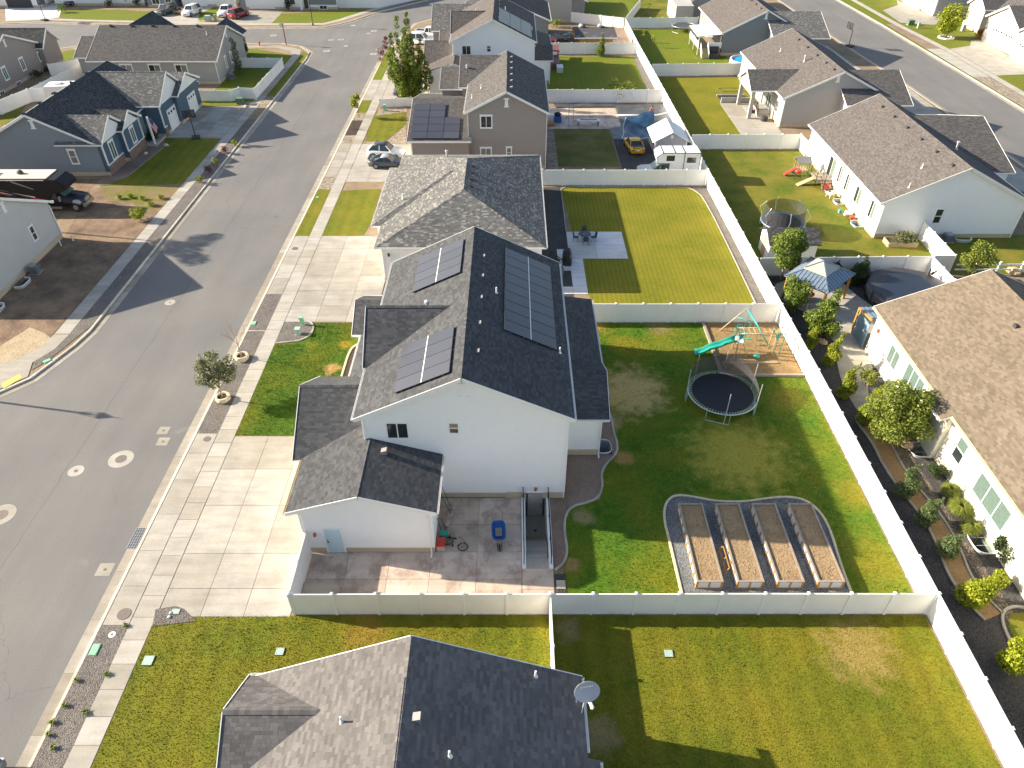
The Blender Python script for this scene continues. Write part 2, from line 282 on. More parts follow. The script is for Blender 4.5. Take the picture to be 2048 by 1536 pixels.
# ================================================================ SETTING
PIT = rect(.80, 2.10, 24.95, 29.8)
WELLS = [(5.80, 6.62, 33.3, 34.6), (5.80, 6.62, 36.4, 37.6), (26.72, 27.72, 41.3, 42.9), (26.72, 27.72, 35.9, 37.2), (26.42, 27.4, 32.95, 34.35), (26.72, 27.72, 25.2, 26.9),
         (34.55, 35.5, 73.2, 74.6), (34.55, 35.5, 70.6, 72.0), (34.55, 35.5, 65.4, 66.9)]
WH = [rect(*q) for q in WELLS]
sheet('ground', rect(-900, 900, -300, 1500), -.45, 'lawn_far', [PIT]+WH); sheet('road', rect(-150, 150, -40, 330), -.12, 'asphalt', [PIT]+WH)
eW = [(-21.6, -20), (-21.6, 118), (-21.55, 124), (-21.2, 131), (-20.3, 138), (-18.5, 150), (-14.2, 155.5), (-9.8, 163.7), (0, 178), (20, 205), (60, 330)]
eE = [(57, 330), (56.5, 200), (58, 145), (59.6, 113), (60.2, 95), (60.6, -20)]
terrain_e = sheet('terrain', (eW+eE)[::-1], 0, 'yard_ground', [PIT]+WH, .3)
wB = [(-140, 36), (-60, 37), (-45, 37.6), (-37.8, 39.6), (-36.2, 41.4), (-35.4, 43.9), (-34.9, 45.5), (-34.55, 47.5), (-34.5, 126), (-34.8, 130), (-37.2, 133.7), (-41, 135.6), (-55, 135.2), (-76, 134.3), (-80, 131.4), (-86.4, 127.7), (-95, 124), (-140, 123)]
terrain_w = sheet('terrain', wB, 0, 'yard_ground', (), .3)
nB = [(-140, 152), (-99, 150.1), (-92, 151.3), (-80, 150), (-50, 147.1), (-35.6, 147.4), (-31.6, 152), (-27, 160.5), (-17.8, 171.8), (-5, 186), (12, 205), (50, 330), (-140, 330)]
terrain_n = sheet('terrain', nB, 0, 'yard_ground', (), .3)
fB = [(71.6, -20), (150, -20), (150, 330), (69, 330), (69.6, 200), (71.2, 150), (71.6, 110)]
terrain_f = sheet('terrain', fB, 0, 'lawn_far', (), .3)
def resample(pl, st):
    out = [Vector(pl[0])]; 
    for a, b in zip(pl, pl[1:]):
        a, b = Vector(a), Vector(b); n = max(1, round((b-a).length/st))
        out += [a+(b-a)*(i/n) for i in range(1, n+1)]
    return out
def kerb(par, pl, st=3.0, sgn=1, gut=.62):
    """cast kerb and gutter pan laid in sections along a street edge; sgn=+1 when the street lies on the left of the line"""
    pts = resample(pl, st); nr = []
    for i, p in enumerate(pts):
        d = (pts[min(i+1, len(pts)-1)]-pts[max(i-1, 0)]).normalized(); nr.append(Vector((-d.y, d.x))*sgn)
    for i in range(len(pts)-1):
        a, b = pts[i], pts[i+1]; na, nb = nr[i], nr[i+1]; e = (b-a).normalized()*.008; a = a+e; b = b-e
        def q(o, z): return [(*(a+na*o), z), (*(b+nb*o), z)]
        def sec(o0, o1, z0, z1, zi=None):
            k = MB(); A, B = q(o0, z0), q(o1, z0); C, D = q(o0, zi if zi is not None else z1), q(o1, z1)
            bt = [A[0], A[1], B[1], B[0]]; tp = [C[0], C[1], D[1], D[0]]
            if sgn > 0: bt.reverse(); tp.reverse()
            return k.hexa(bt, tp)
        sec(-.03, .13, -.3, .006, .016).build('kerb_section', 'kerb_concrete', par)
        if gut: sec(.13, .13+gut, -.25, -.108).build('gutter_pan', 'gutter_concrete', par)
kerb(terrain_e, [p for p in eW if p[1] > 5] and [(-21.6, 6)]+eW[1:9])
kerb(terrain_w, wB[3:17], sgn=-1); kerb(terrain_n, nB[1:9], 4, -1); kerb(terrain_e, [(56.5, 200), (58, 145), (59.6, 113), (60.2, 95), (60.4, 70)], 5); kerb(terrain_f, [(71.6, 80), (71.6, 110), (71.2, 150), (69.6, 200)], 5, 1)
Z1, Z2, Z3 = .02, .03, .04
def walk(name, x0, x1, y0, y1, st, mat='walk_concrete', z=.035):
    o = sheet(name, rect(x0, x1, y0, y1), .012, 'gutter_concrete'); n = round((y1-y0)/st)
    for i in range(n): slab(o, x0, x1, y0+(y1-y0)*i/n, y0+(y1-y0)*(i+1)/n, z, mat)
    return o
def paving(name, xs, ys, mat, z=.035, jit=0, skip=()):
    o = sheet(name, rect(xs[0], xs[-1], ys[0], ys[-1]), .010, 'gutter_concrete')
    for i in range(len(xs)-1):
        for j in range(len(ys)-1):
            if (i, j) not in skip: slab(o, xs[i], xs[i+1], ys[j], ys[j+1], z, mat)
    return o
walk('sidewalk', -20.1, -18.87, 4, 74, 1.32); walk('sidewalk', -20.1, -18.87, 74, 139, 1.55)
walk('sidewalk', -37.1, -35.85, 47, 128, 1.5)
# aprons between kerb and walk
paving('driveway', [-21.5, -20.12], [20.7, 23.1, 25.5, 28.2, 31.0, 33.4, 35.3], 'concrete', .03)
paving('driveway', [-21.5, -20.12], [53.0, 55.6, 58.2, 60.9, 63.7], 'concrete', .03)
paving('driveway', [-21.5, -20.12], [78, 80.5, 83, 85.5, 88], 'concrete', .03); paving('driveway', [-21.5, -20.12], [104.8, 107.5, 110, 112.5, 114.4], 'concrete', .03)
# driveways
paving('driveway', [-18.85, -16.55, -14.25, -11.78], [21.2, 22.95, 25.3, 28.9, 31.95, 35.0], 'concrete')
paving('driveway', [-18.85, -16.3, -13.8, -11.4], [48.7, 51.1, 53.6, 56.1, 58.6, 61.2, 63.7], 'concrete')
paving('driveway', [-18.85, -16.4, -14, -11.8], [76.6, 79.4, 82.2, 85, 88], 'concrete'); paving('driveway', [-18.85, -16.6, -14.4, -12.4], [104.2, 107, 110, 113, 116], 'concrete')
# patio beside the white house, a stairwell cut into its corner
paving('patio', [-11.5, -9.35, -6.95, -4.6, -2.0, .55], [21.5, 23.55, 25.4, 27.4, 29.5], 'patio_concrete')
paving('patio', [.57, 2.33], [21.5, 22.9, 24.25], 'patio_concrete')
# strips between kerb and walk, east side
def strip(name, y0, y1, mat): return sheet(name, rect(-21.58, -20.1, y0, y1), Z1, mat)
strip('gravel_strip', 2, 20.7, 'grey_gravel'); strip('gravel_strip', 35.3, 53, 'grey_gravel'); strip('grass_strip', 63.7, 74.6, 'lawn_olive'); strip('gravel_strip', 74.6, 78, 'tan_rock'); strip('gravel_strip', 88, 91, 'tan_rock'); strip('planting_strip', 91, 96.5, 'dark_bark'); strip('gravel_strip', 96.5, 99.5, 'tan_rock'); strip('grass_strip', 99.5, 104.8, 'lawn_olive'); strip('grass_strip', 114.4, 132, 'lawn_lime')
struct(MB().box(-21.55, -20.12, 47.35, 47.47, 0, .05).build('concrete_divider', 'walk_concrete'))
# strips and lots, west side
sheet('gravel_strip', [(-35.83, 47.3), (-34.58, 48), (-34.53, 80), (-35.83, 80)], Z1, 'grey_gravel'); sheet('planting_strip', rect(-35.83, -34.53, 80, 97), Z1, 'grey_gravel'); sheet('gravel_strip', rect(-35.83, -34.53, 103, 106.5), Z1, 'tan_rock'); sheet('grass_strip', [(-35.83, 106.5), (-34.53, 106.5), (-34.6, 129), (-35.83, 130.5)], Z1, 'lawn_olive')
sheet('gravel_strip', G((145, 655), (183, 652), (95, 722), (63, 741), (72, 712), (100, 690)), .026, 'grey_gravel')
cw = sheet('sidewalk', [(-37.1, 46.9), (-35.85, 46.9), (-36.05, 44.9), (-36.9, 43.2), (-36.35, 41.5), (-37.9, 39.75), (-45, 37.75), (-55, 37.4), (-55, 41.8), (-40.5, 42.4), (-38.4, 43.5), (-37.3, 45)], .034, 'walk_concrete')
sheet('kerb_ramp', G((2, 768), (40, 748), (45, 756), (8, 778)), .04, M('yellow_mat', (.62, .46, .12), .8, .1, 9))
sheet('bare_lot', [(-44.6, 42), (-40.5, 42.5), (-38.4, 43.6), (-37.2, 45.2), (-37.12, 75), (-47, 75), (-44.6, 65)], Z1, 'bare_dirt')
sheet('bare_lot', rect(-75, -46.9, 64.2, 77.5), Z1, 'bare_dirt')
sheet('lawn', G((210, 352), (262, 320), (330, 277), (440, 278), (370, 368), (200, 372)), .03, 'lawn_olive')
sheet('garden_bed', G((200, 371), (255, 354), (290, 326), (322, 301), (334, 291), (322, 268), (285, 256), (212, 325)), .034, 'brown_dirt')
sheet('weed_patch', G((200, 374), (368, 370), (345, 396), (318, 418), (292, 428), (262, 405), (215, 402)), .026, 'weedy'); sheet('sand_patch', G((-30, 712), (60, 655), (92, 668), (118, 690), (60, 712), (0, 742)), .026, 'sand')
paving('driveway', [-44.3, -42, -39.5, -37.12], [90.2, 93, 96, 99, 102], 'concrete'); paving('driveway', [-47, -44.35], [97.5, 100, 102], 'concrete')
sheet('garden_bed', G((490, 205), (520, 200), (515, 222), (478, 215)), .03, 'tan_rock')
sheet('lawn', [(-44.3, 102.4), (-37.12, 102.4), (-37.12, 128), (-44.3, 132), (-62, 132), (-62, 127), (-44.3, 127)], .02, 'lawn_lime')
sheet('lawn', G((100, 108), (165, 96), (160, 105), (150, 118), (110, 128)), .02, 'lawn_lime'); sheet('lawn', G((-60, 245), (60, 203), (30, 240), (-60, 280)), .02, 'lawn_patchy')
sheet('sidewalk', [(-37.1, 128), (-35.85, 128), (-36.3, 131), (-38.4, 133), (-41.3, 134.0), (-55, 133.8), (-76, 132.8), (-76, 131.6), (-55, 132.5), (-41, 132.6), (-38.2, 130.5)], .04, 'walk_concrete')
# lots along the east side of the street
LF1 = sheet('lawn', rect(-18.85, 1.93, -8, 21.3), Z1, 'lawn_olive'); LF2 = sheet('lawn', rect(2.07, 21.9, -8, 21.3), Z1, 'lawn_olive')
sheet('gravel_bed', G((312, 1219), (352, 1213), (368, 1218), (382, 1233), (393, 1243), (305, 1253)), .045, 'grey_gravel')
sheet('lawn', [(-18.85, 35.1), (-12.3, 35.1), (-12.3, 48.6), (-18.85, 48.6)], Z1, 'lawn_front')
def arc(cx, cy, rx, ry, a0, a1, n=8): return [(cx+rx*math.cos(R(a0+(a1-a0)*i/n)), cy+ry*math.sin(R(a0+(a1-a0)*i/n))) for i in range(n+1)]
sheet('gravel_bed', [(-18.85, 45.7), (-18.0, 45.85)]+arc(-17.6, 47.5, 1.35, 1.6, -70, 75)+[(-18.85, 49.1)], .034, 'grey_gravel')
sheet('gravel_bed', [(-12.75, 41.4), (-11.5, 41.4), (-11.5, 45.6), (-12.1, 45.6), (-12.6, 45.0)], .034, 'dark_bark')
sheet('lawn', [(2.45, 21.5), (21.9, 21.5), (21.9, 48.6), (6.9, 48.6), (3.4, 48.6), (3.4, 47)]+[(7.05, 47), (7.05, 33.7), (6.3, 32.6), (5.8, 31.8), (5.5, 29.4), (3.7, 29), (3.1, 27.8), (3.2, 25.6)][0:], Z1, 'lawn_yard')
BEDC = [(2.42, 24.15), (2.95, 24.6), (3.22, 25.5), (3.12, 26.6), (3.15, 27.8), (3.55, 28.75), (4.6, 29.1), (5.35, 29.45), (5.75, 30.5), (5.72, 31.5), (6.1, 32.4), (6.9, 33.3), (7.12, 34.2), (6.95, 35.5), (7.0, 36.8), (6.75, 37.9), (6.3, 38.6)]
sheet('garden_bed', [(2.33, 24.15)]+BEDC+[(3.2, 38.6), (3.2, 29.5), (2.33, 29.5)], .03, 'brown_dirt', WH[:2])
GB = [(9.28, 21.6), (9.2, 26.2), (9.15, 28.0), (9.5, 29.2), (10.2, 29.75), (11.2, 29.6), (12.6, 29.2), (14.3, 29.15), (15.8, 29.45), (17.2, 29.6), (18.2, 29.3), (18.75, 28.4), (18.9, 27), (18.6, 24.5), (18.5, 21.6)]
sheet('gravel_bed', GB, .032, 'blue_gravel')
sheet('play_bed', rect(15.85, 21.88, 41.65, 48.55), .034, 'chip_bark')
# lot behind the grey hip roof
sheet('lawn', [(6.85, 50.8), (20.9, 50.8), (20.9, 72), (20.2, 74.4), (19.2, 75.1), (6, 75.1), (5.45, 74.6)], Z1, 'lawn_gold', [[(6.7, 53.0), (6.75, 59.15), (11.0, 59.15), (11.0, 64.6), (5.6, 64.6), (5.3, 53)]][:0])
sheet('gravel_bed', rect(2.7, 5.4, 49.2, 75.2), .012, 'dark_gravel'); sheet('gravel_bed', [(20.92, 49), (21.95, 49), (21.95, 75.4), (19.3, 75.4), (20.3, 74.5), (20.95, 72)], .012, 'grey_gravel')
paving('patio', [5.42, 8.1, 10.97], [59.2, 61.9, 64.58], 'grey_patio', .05); paving('patio', [4.5, 5.42, 6.68], [53.0, 54.2, 57.0, 59.18], 'grey_patio', .05, skip=((0, 1),)); paving('patio', [4.3, 5.40], [59.2, 61.0], 'grey_patio', .048)
sheet('lawn', G((682, 382), (762, 378), (745, 440), (728, 470), (642, 476)), Z1, 'lawn_olive')
sheet('lawn', [(-20.0, 48.75), (-20.0, 48.76), (-19.99, 48.76)], .005, 'lawn_olive') if 0 else None
# lot with the yellow car
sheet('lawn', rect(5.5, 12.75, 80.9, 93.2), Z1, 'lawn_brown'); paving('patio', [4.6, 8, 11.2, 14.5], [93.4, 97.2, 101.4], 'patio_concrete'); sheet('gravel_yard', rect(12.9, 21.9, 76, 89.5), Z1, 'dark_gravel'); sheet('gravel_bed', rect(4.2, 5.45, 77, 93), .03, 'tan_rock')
sheet('lawn', G((748, 222), (812, 222), (812, 250), (770, 283), (730, 282)), Z1, 'lawn_olive'); sheet('gravel_bed', G((735, 284), (772, 284), (812, 250), (812, 288), (725, 290)), .028, 'tan_rock'); sheet('gravel_bed', G((757, 222), (815, 212), (815, 224), (750, 232)), .03, 'tan_rock')
# green lot with the shrub on the fence
sheet('lawn', [(5.4, 104), (20.0, 104), (20.3, 127.4), (5.6, 127.4)], Z1, 'lawn_lime'); sheet('gravel_bed', [(20.05, 104), (21.8, 104), (21.3, 128), (20.35, 128)], .03, 'grey_gravel'); sheet('brown_yard', rect(4, 20.6, 129, 144), .02, 'brown_dirt')
sheet('lawn', G((1110, 30), (1250, 38), (1290, -25), (1180, -25)), .03, 'lawn_lime')
# lots between the long fence and the east street
sheet('lawn', rect(22.1, 35.2, 86.6, 115.6), Z1, 'lawn_gold'); sheet('lawn', rect(22.1, 36, 116.8, 145.6), Z1, 'lawn_lime'); sheet('lawn', rect(22.1, 36, 146.6, 175), Z1, 'lawn_patchy'); sheet('lawn', [(22.1, 56.4), (60, 56.4), (60, 64), (35.5, 64), (35.5, 86), (22.1, 86)], Z1, 'lawn_patchy', WH[6:])
paving('patio', [29.6, 32.4, 35.1], [87.5, 91, 94.5, 98.5, 103.5], 'walk_concrete', .05)
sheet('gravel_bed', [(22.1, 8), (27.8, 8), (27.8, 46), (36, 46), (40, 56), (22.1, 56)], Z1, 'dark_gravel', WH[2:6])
sheet('gravel_bed', [(25.9, 12), (26.7, 12), (26.7, 24.9), (26.6, 27.3), (26.4, 32.7), (26.4, 34.4), (26.2, 35.7), (25.6, 35.3), (25.3, 31), (25.9, 26), (26.2, 20)], .028, 'mixed_gravel')
# the grey forecourts across the east street
sheet('driveway', [(75.9, 116.6), (83.4, 117.6), (84.3, 138), (82.4, 137.5), (80.4, 134), (75.9, 132)], .03, 'concrete'); sheet('driveway', [(75.2, 150.5), (81, 149), (84.5, 151.2), (92, 151), (92, 155), (83.6, 156), (83, 171), (81.2, 166), (76, 161)], .03, 'concrete')
sheet('sidewalk', [(74.6, 60), (75.85, 60), (75.8, 132), (74.6, 150), (73.6, 200), (72.4, 200), (73.4, 150), (74.6, 132)], .028, 'walk_concrete'); sheet('gravel_strip', rect(71.9, 74.5, 132.2, 149.5), .026, 'brown_dirt'); sheet('gravel_strip', rect(71.9, 74.5, 70, 115.8), .026, 'tan_rock'); sheet('driveway', rect(71.9, 74.5, 115.9, 132.1), .026, 'concrete')
sheet('sidewalk', [(55.2, 80), (56.4, 80), (56.2, 113), (54.8, 150), (53.4, 150), (55, 113)], .03, 'walk_concrete'); sheet('driveway', rect(49.5, 59.5, 74, 84), .026, 'concrete'); sheet('driveway', rect(49.8, 59.4, 93.5, 110), .026, 'concrete')
# yards north of the cross street
sheet('lawn', G((118, 20), (235, 19), (310, 24), (312, 42), (230, 44), (120, 36)), .02, 'lawn_lime'); sheet('lawn', G((560, 28), (700, 20), (748, 17), (700, 36), (640, 46), (540, 46)), .02, 'lawn_lime'); sheet('lawn', G((400, 26), (432, 14), (452, 22), (440, 36), (395, 40)), .024, 'lawn_lime')
sheet('driveway', G((310, 36), (330, 12), (425, 14), (392, 50), (312, 50)), .022, 'concrete'); sheet('driveway', G((432, 46), (455, 20), (565, 25), (540, 50), (440, 52)), .022, 'concrete'); sheet('driveway', G((10, 15), (128, 2), (118, 35), (80, 40), (12, 42)), .022, 'grey_patio')
sheet('sidewalk', [(-99, 151.6), (-92, 152.8), (-80, 151.5), (-50, 148.8), (-36, 149), (-33, 152.5), (-28, 161.2), (-18.5, 172.6), (-19.5, 173.6), (-29, 162.4), (-34, 153.6), (-36.5, 150.2), (-50, 150), (-80, 152.7), (-92, 154), (-99, 152.8)], .034, 'walk_concrete')
# street furniture flush with the road: collars, manholes, valve lids
def manhole(px, py, ro, ri, sq=False, label='', z=-.12, coll='walk_concrete', lid='iron'):
    p = P(px, py, z); t = thing('manhole_cover' if ri > .2 else 'valve_cover', label, 'manhole' if ri > .2 else 'valve cover', (p.x, p.y, z))
    b = MB()
    if sq: b.box(-ro, ro, -ro, ro, 0, .006)
    elif ro: b.lathe([(ro, 0), (ro, .006), (ri, .007)], n=28)
    if ro: b.build('collar', coll, t)
    MB().lathe([(ri, 0), (ri, .010), (ri*.9, .016), (ri*.85, .011), (ri*.2, .011), (ri*.18, .016), (.01, .016)], n=20).build('lid', lid, t)
manhole(242, 918, .80, .37, label='large round manhole with pale concrete collar between two smaller ones'); manhole(152, 942, .5, .13, label='small round concrete collar left of the large manhole'); manhole(2, 1030, .85, .4, label='round manhole cut off by the left edge of the photo'); manhole(340, 605, .44, .1, label='round valve collar at the tip of the big gable shadow')
manhole(210, 1139, .43, .09, True, 'square concrete valve pad just below the storm drain'); manhole(327, 861, .37, .09, True, 'farther of two square valve pads beside the gravel strip'); manhole(326, 883, .38, .09, True, 'nearer of two square valve pads beside the gravel strip')
manhole(414, 878, 0, .25, label='brown round lid in the corner of the near driveway apron', z=.034); manhole(248, 1228, 0, .36, label='brown round water lid set in the apron by the weedy gravel', z=.034); manhole(590, 497, 0, .3, label='dark round lid in the apron of the hip roofed house', z=.034); manhole(224, 1269, .18, .07, label='pale round valve ring lying in the weedy gravel strip', z=.022, coll='trim_white')
for i, (x, y, r) in enumerate(((547, 71, .6), (662, 80, .55), (682, 79, .55), (692, 92, .4), (653, 102, .6), (706, 51, .5), (748, 62, .6), (737, 67, .4), (758, 99, .6), (747, 108, .6))):
    manhole(x, y, r, .25 if r > .5 else .12, label=['pale manhole collar on the cross street before the fire hydrant', 'left one of a pair of manhole collars at the junction', 'right one of a pair of manhole collars at the junction', 'small valve collar just below the junction pair', 'manhole collar nearest the street corner lawn', 'manhole collar at the mouth of the curving street', 'larger of two touching collars left of the poplar top', 'smaller of two touching collars left of the poplar top', 'upper collar beside the purple sapling', 'lower collar beside the purple sapling'][i])
# storm drain
p = P(272, 1076, -.1); t = thing('storm_drain', 'cast iron storm drain grate in the gutter before the driveway', 'drain', (p.x+.02, p.y, -.105)); MB().box(-.28, .28, -.75, .75, 0, .006).build('drain_hole_shade', 'vent_dark', t)  # dark plate stands for the shaded hole below the grate
g = MB()
for i in range(5): g.box(-.28+i*.135, -.26+i*.135, -.75, .75, .007, .02)
for i in range(14): g.box(-.28, .28, -.75+i*.1135, -.735+i*.1135, .008, .022)
g.build('grate', 'galv', t)
# ================================================================ HOUSES
CAMP = np.array((0, 0, H))
UNIT = {}
class House:
    def __init__(s, name, label, loc, sh, wall, fnd='foundation', tiles=False):
        s.t = thing(name, label, 'house', (*loc, 0)); s.sh = sh; s.w = wall; s.fnd = fnd; s.tiles = tiles; s.tl = []; s.roof1 = None
    def B(s, mb, name, mats, par=None, smooth=False): return mb.build(name, mats, par or s.t, smooth, True)
    # --- roof made of planar slopes; the first edge of every slope is its eave
    def roof(s, slopes, eaves=(), rakes=(), ridges=(), th=.17, sh=None):
        sh = sh or s.sh; b = MB(); uvs = []
        for q in slopes:
            q = [Vector(p) for p in q]; b.extr(q, (0, 0, -th), 0, 1)
        o = s.B(b, 'roof', [sh if s.tiles else sh+'_far', 'trim_white'])
        if s.roof1 is None: s.roof1 = o
        me = o.data; uv = me.uv_layers.new(name='UVMap')
        fi = 0
        for q in slopes:
            q = [Vector(p) for p in q]; u = (q[1]-q[0]).normalized(); nn = (q[1]-q[0]).cross(q[-1]-q[0]).normalized(); v = nn.cross(u)
            pl = me.polygons[fi]
            for li, vi in zip(pl.loop_indices, range(len(q))): d = q[vi]-q[0]; uv.data[li].uv = (d.dot(u)+fi*.37, d.dot(v))
            fi += len(q)+2
            if s.tiles: s.lay(q, u, v, nn, o, sh)
        for a, c in eaves:
            a, c = Vector(a), Vector(c); d = (c-a).normalized(); out = Vector((d.y, -d.x, 0)); k = MB()
            A, C = a+out*.055-Vector((0, 0, .055)), c+out*.055-Vector((0, 0, .055))
            k.beam(A-Vector((0, 0, .05)), C-Vector((0, 0, .05)), .10, .012); k.beam(A+out*.05, C+out*.05, .012, .11); k.beam(A-out*.046, C-out*.046, .012, .11)
            s.B(k, 'gutter', 'trim_white', o)
        for a, c in rakes:
            a, c = Vector(a), Vector(c); k = MB(); k.beam(a-Vector((0, 0, .10)), c-Vector((0, 0, .10)), .035, .24); s.B(k, 'rake_board', 'trim_white', o)
        for a, c in ridges:
            a, c = Vector(a), Vector(c); L = (c-a).length; d = (c-a)/L; k = MB(); sd = d.cross(Vector((0, 0, 1))).normalized()*.15; n = max(1, int(L/.22)); dz = Vector((0, 0, .07 if abs(d.z) < .05 else .05)); up = Vector((0, 0, .012))
            for i in range(n):
                p = a+d*(L*i/n); q2 = a+d*(L*(i+1)/n+.01); h0 = up*1.2; h1 = up*.3
                k.add([p-sd-dz+h0, p+up+h0, p+sd-dz+h0, q2-sd-dz+h1, q2+up+h1, q2+sd-dz+h1], [(0, 1, 4, 3), (1, 2, 5, 4), (0, 2, 1)])
            s.B(k, 'ridge_cap', sh if s.tiles else sh, o)
        return o
    def lay(s, q, u, v, nn, o, sh):
        uvp = [((p-q[0]).dot(u), (p-q[0]).dot(v)) for p in q]; vm = max(p[1] for p in uvp); e = .15; k = 0
        while k*e < vm-.03:
            v0 = k*e; vc = min(v0+e/2, vm-.01); xs = []
            for (a, b), (c, d) in zip(uvp, uvp[1:]+uvp[:1]):
                if (b-vc)*(d-vc) < 0: xs.append(a+(c-a)*(vc-b)/(d-b))
            if len(xs) >= 2:
                lo, hi = min(xs), max(xs); x = lo-random.uniform(0, .3)
                while x < hi:
                    w_ = random.choice((.2, .28, .36)); a, c = max(x, lo), min(x+w_, hi); x += w_
                    if c-a > .05:
                        ctr = q[0]+u*((a+c)/2)+v*v0; s.tl.append((ctr, u, v, nn, c-a-.008, min(e, vm-v0), o, sh))
            k += 1
    def finish(s):
        if not s.tl: return
        # slopes turned towards the camera first, nearest first
        sc = sorted(range(len(s.tl)), key=lambda i: -((Vector(CAMP)-s.tl[i][0]).normalized().dot(s.tl[i][3]))/max(((Vector(CAMP)-s.tl[i][0]).length)**2, 1)*(1 if inview(s.tl[i][0]) else 1e-6))
        near = set(sc[:300])
        for i in near:
            c, u, v, n, w_, e, o, sh = s.tl[i]
            if sh not in UNIT:
                b = MB(); b.v = [(-.5, 0, .006), (.5, 0, .006), (.5, .15, .003), (-.5, .15, .003), (-.5, 0, -.01), (.5, 0, -.01), (.5, .15, -.01), (-.5, .15, -.01)]; b.f = [(0, 1, 2, 3), (4, 5, 1, 0)]; b.m = [0]*2; UNIT[sh] = b.mesh('shingle', sh)
            k = obj('shingle', UNIT[sh], o); m = Matrix((u, v, n)).transposed().to_4x4(); m.translation = c-Vector(ORG[s.t.name]); k.matrix_local = m @ Matrix.Diagonal((w_, 1, 1, 1))
        rest = [q for i, q in enumerate(s.tl) if i not in near]; by = {}
        for q in rest: by.setdefault(q[7], []).append(q)
        for sh, L in by.items():
            C = np.array([q[0] for q in L]); U = np.array([q[1] for q in L]); V = np.array([q[2] for q in L]); Nn = np.array([q[3] for q in L]); W_ = np.array([q[4] for q in L])[:, None]; E_ = np.array([q[5] for q in L])[:, None]
            jt = RNG.uniform(.005, .007, (len(L), 1))
            pts = np.stack([C-U*W_/2+Nn*jt, C+U*W_/2+Nn*jt, C+U*W_/2+V*E_+Nn*.003, C-U*W_/2+V*E_+Nn*.003, C-U*W_/2-Nn*.01, C+U*W_/2-Nn*.01, C+U*W_/2+V*E_-Nn*.01, C-U*W_/2+V*E_-Nn*.01], 1)-np.array(ORG[s.t.name])
            bf = np.array([(0, 1, 2, 3), (4, 5, 1, 0)]); fs = (np.arange(len(L))[:, None, None]*8+bf[None]).reshape(-1, 4)
            me = bpy.data.meshes.new('shingle_field'); fastmesh(me, pts.reshape(-1, 3), fs); me.materials.append(MATS[sh])
            stuff(obj('shingle_field', me, s.roof1))
    # --- gabled block: x0..y1 is the roof outline, ze top at the eave, zr ridge
    def gable(s, x0, x1, y0, y1, ze, zr, ax='y', wall=True, ov=.38, rk=.32, sh=None, rakes=(1, 1), eav=(1, 1), zb=.45, wm=None, back=True, wl=None):
        if ax == 'y':
            m = (x0+x1)/2; sl = [[(x0, y1, ze), (x0, y0, ze), (m, y0, zr), (m, y1, zr)], [(x1, y0, ze), (x1, y1, ze), (m, y1, zr), (m, y0, zr)]]
            ea = [((x0, y0, ze), (x0, y1, ze)), ((x1, y1, ze), (x1, y0, ze))]; ra = []
            ea = [((x0, y1, ze), (x0, y0, ze)), ((x1, y0, ze), (x1, y1, ze))]
            for i, y in enumerate((y0-.012, y1+.012)):
                if rakes[i]: ra += [((x0, y, ze), (m, y, zr)), ((x1, y, ze), (m, y, zr))]
            rid = [((m, y0, zr), (m, y1, zr))]
        else:
            m = (y0+y1)/2; sl = [[(x0, y0, ze), (x1, y0, ze), (x1, m, zr), (x0, m, zr)], [(x1, y1, ze), (x0, y1, ze), (x0, m, zr), (x1, m, zr)]]
            ea = [((x0, y0, ze), (x1, y0, ze)), ((x1, y1, ze), (x0, y1, ze))]; ra = []
            for i, x in enumerate((x0-.012, x1+.012)):
                if rakes[i]: ra += [((x, y0, ze), (x, m, zr)), ((x, y1, ze), (x, m, zr))]
            rid = [((x0, m, zr), (x1, m, zr))]
        o = s.roof(sl, [e for e, k in zip(ea, eav) if k], ra, rid, sh=sh)
        if wall:
            X0, X1, Y0, Y1 = wl or ((x0+ov, x1-ov, y0+rk, y1-rk) if ax == 'y' else (x0+rk, x1-rk, y0+ov, y1-ov)); sl_ = (zr-ze)/((x1-x0)/2 if ax == 'y' else (y1-y0)/2)
            b = MB()
            if ax == 'y': zt = lambda x: min(ze+sl_*(x-x0), ze+sl_*(x1-x))-.18; pts = [(X0, Y0, zb), (X1, Y0, zb), (X1, Y0, zt(X1)), (m, Y0, zr-.18), (X0, Y0, zt(X0))]; b.extr(pts, (0, Y1-Y0, 0))
            else: zt = lambda y: min(ze+sl_*(y-y0), ze+sl_*(y1-y))-.18; pts = [(X0, Y1, zb), (X0, Y0, zb), (X0, Y0, zt(Y0)), (X0, m, zr-.18), (X0, Y1, zt(Y1))]; b.extr(pts, (X1-X0, 0, 0))
            s.B(b, 'wall', wm or s.w)
            if zb < 1: s.B(MB().box(X0+.02, X1-.02, Y0+.02, Y1-.02, -.25, zb+.01), 'foundation', s.fnd)
        return o
    def win(s, face, c, u, z, w_, h, mull='v', glass='glass_dark', trim=0, par=None, fr='trim_white'):
        """window on a wall: face S/E/W at coordinate c, centred at u along the wall, sill height z"""
        ux, n = {'S': (Vector((1, 0, 0)), Vector((0, -1, 0))), 'N': (Vector((-1, 0, 0)), Vector((0, 1, 0))), 'E': (Vector((0, 1, 0)), Vector((1, 0, 0))), 'W': (Vector((0, -1, 0)), Vector((-1, 0, 0)))}[face]
        o0 = Vector((u, c, z)) if face in 'SN' else Vector((c, u, z)); up = Vector((0, 0, 1))
        def bx(b, a0, a1, z0, z1, d0, d1):
            q = lambda a, zz, d: o0+ux*a+up*zz+n*d
            b.hexa([q(a0, z0, d0), q(a1, z0, d0), q(a1, z0, d1), q(a0, z0, d1)][::-1], [q(a0, z1, d0), q(a1, z1, d0), q(a1, z1, d1), q(a0, z1, d1)][::-1])
        b = MB(); t = .055
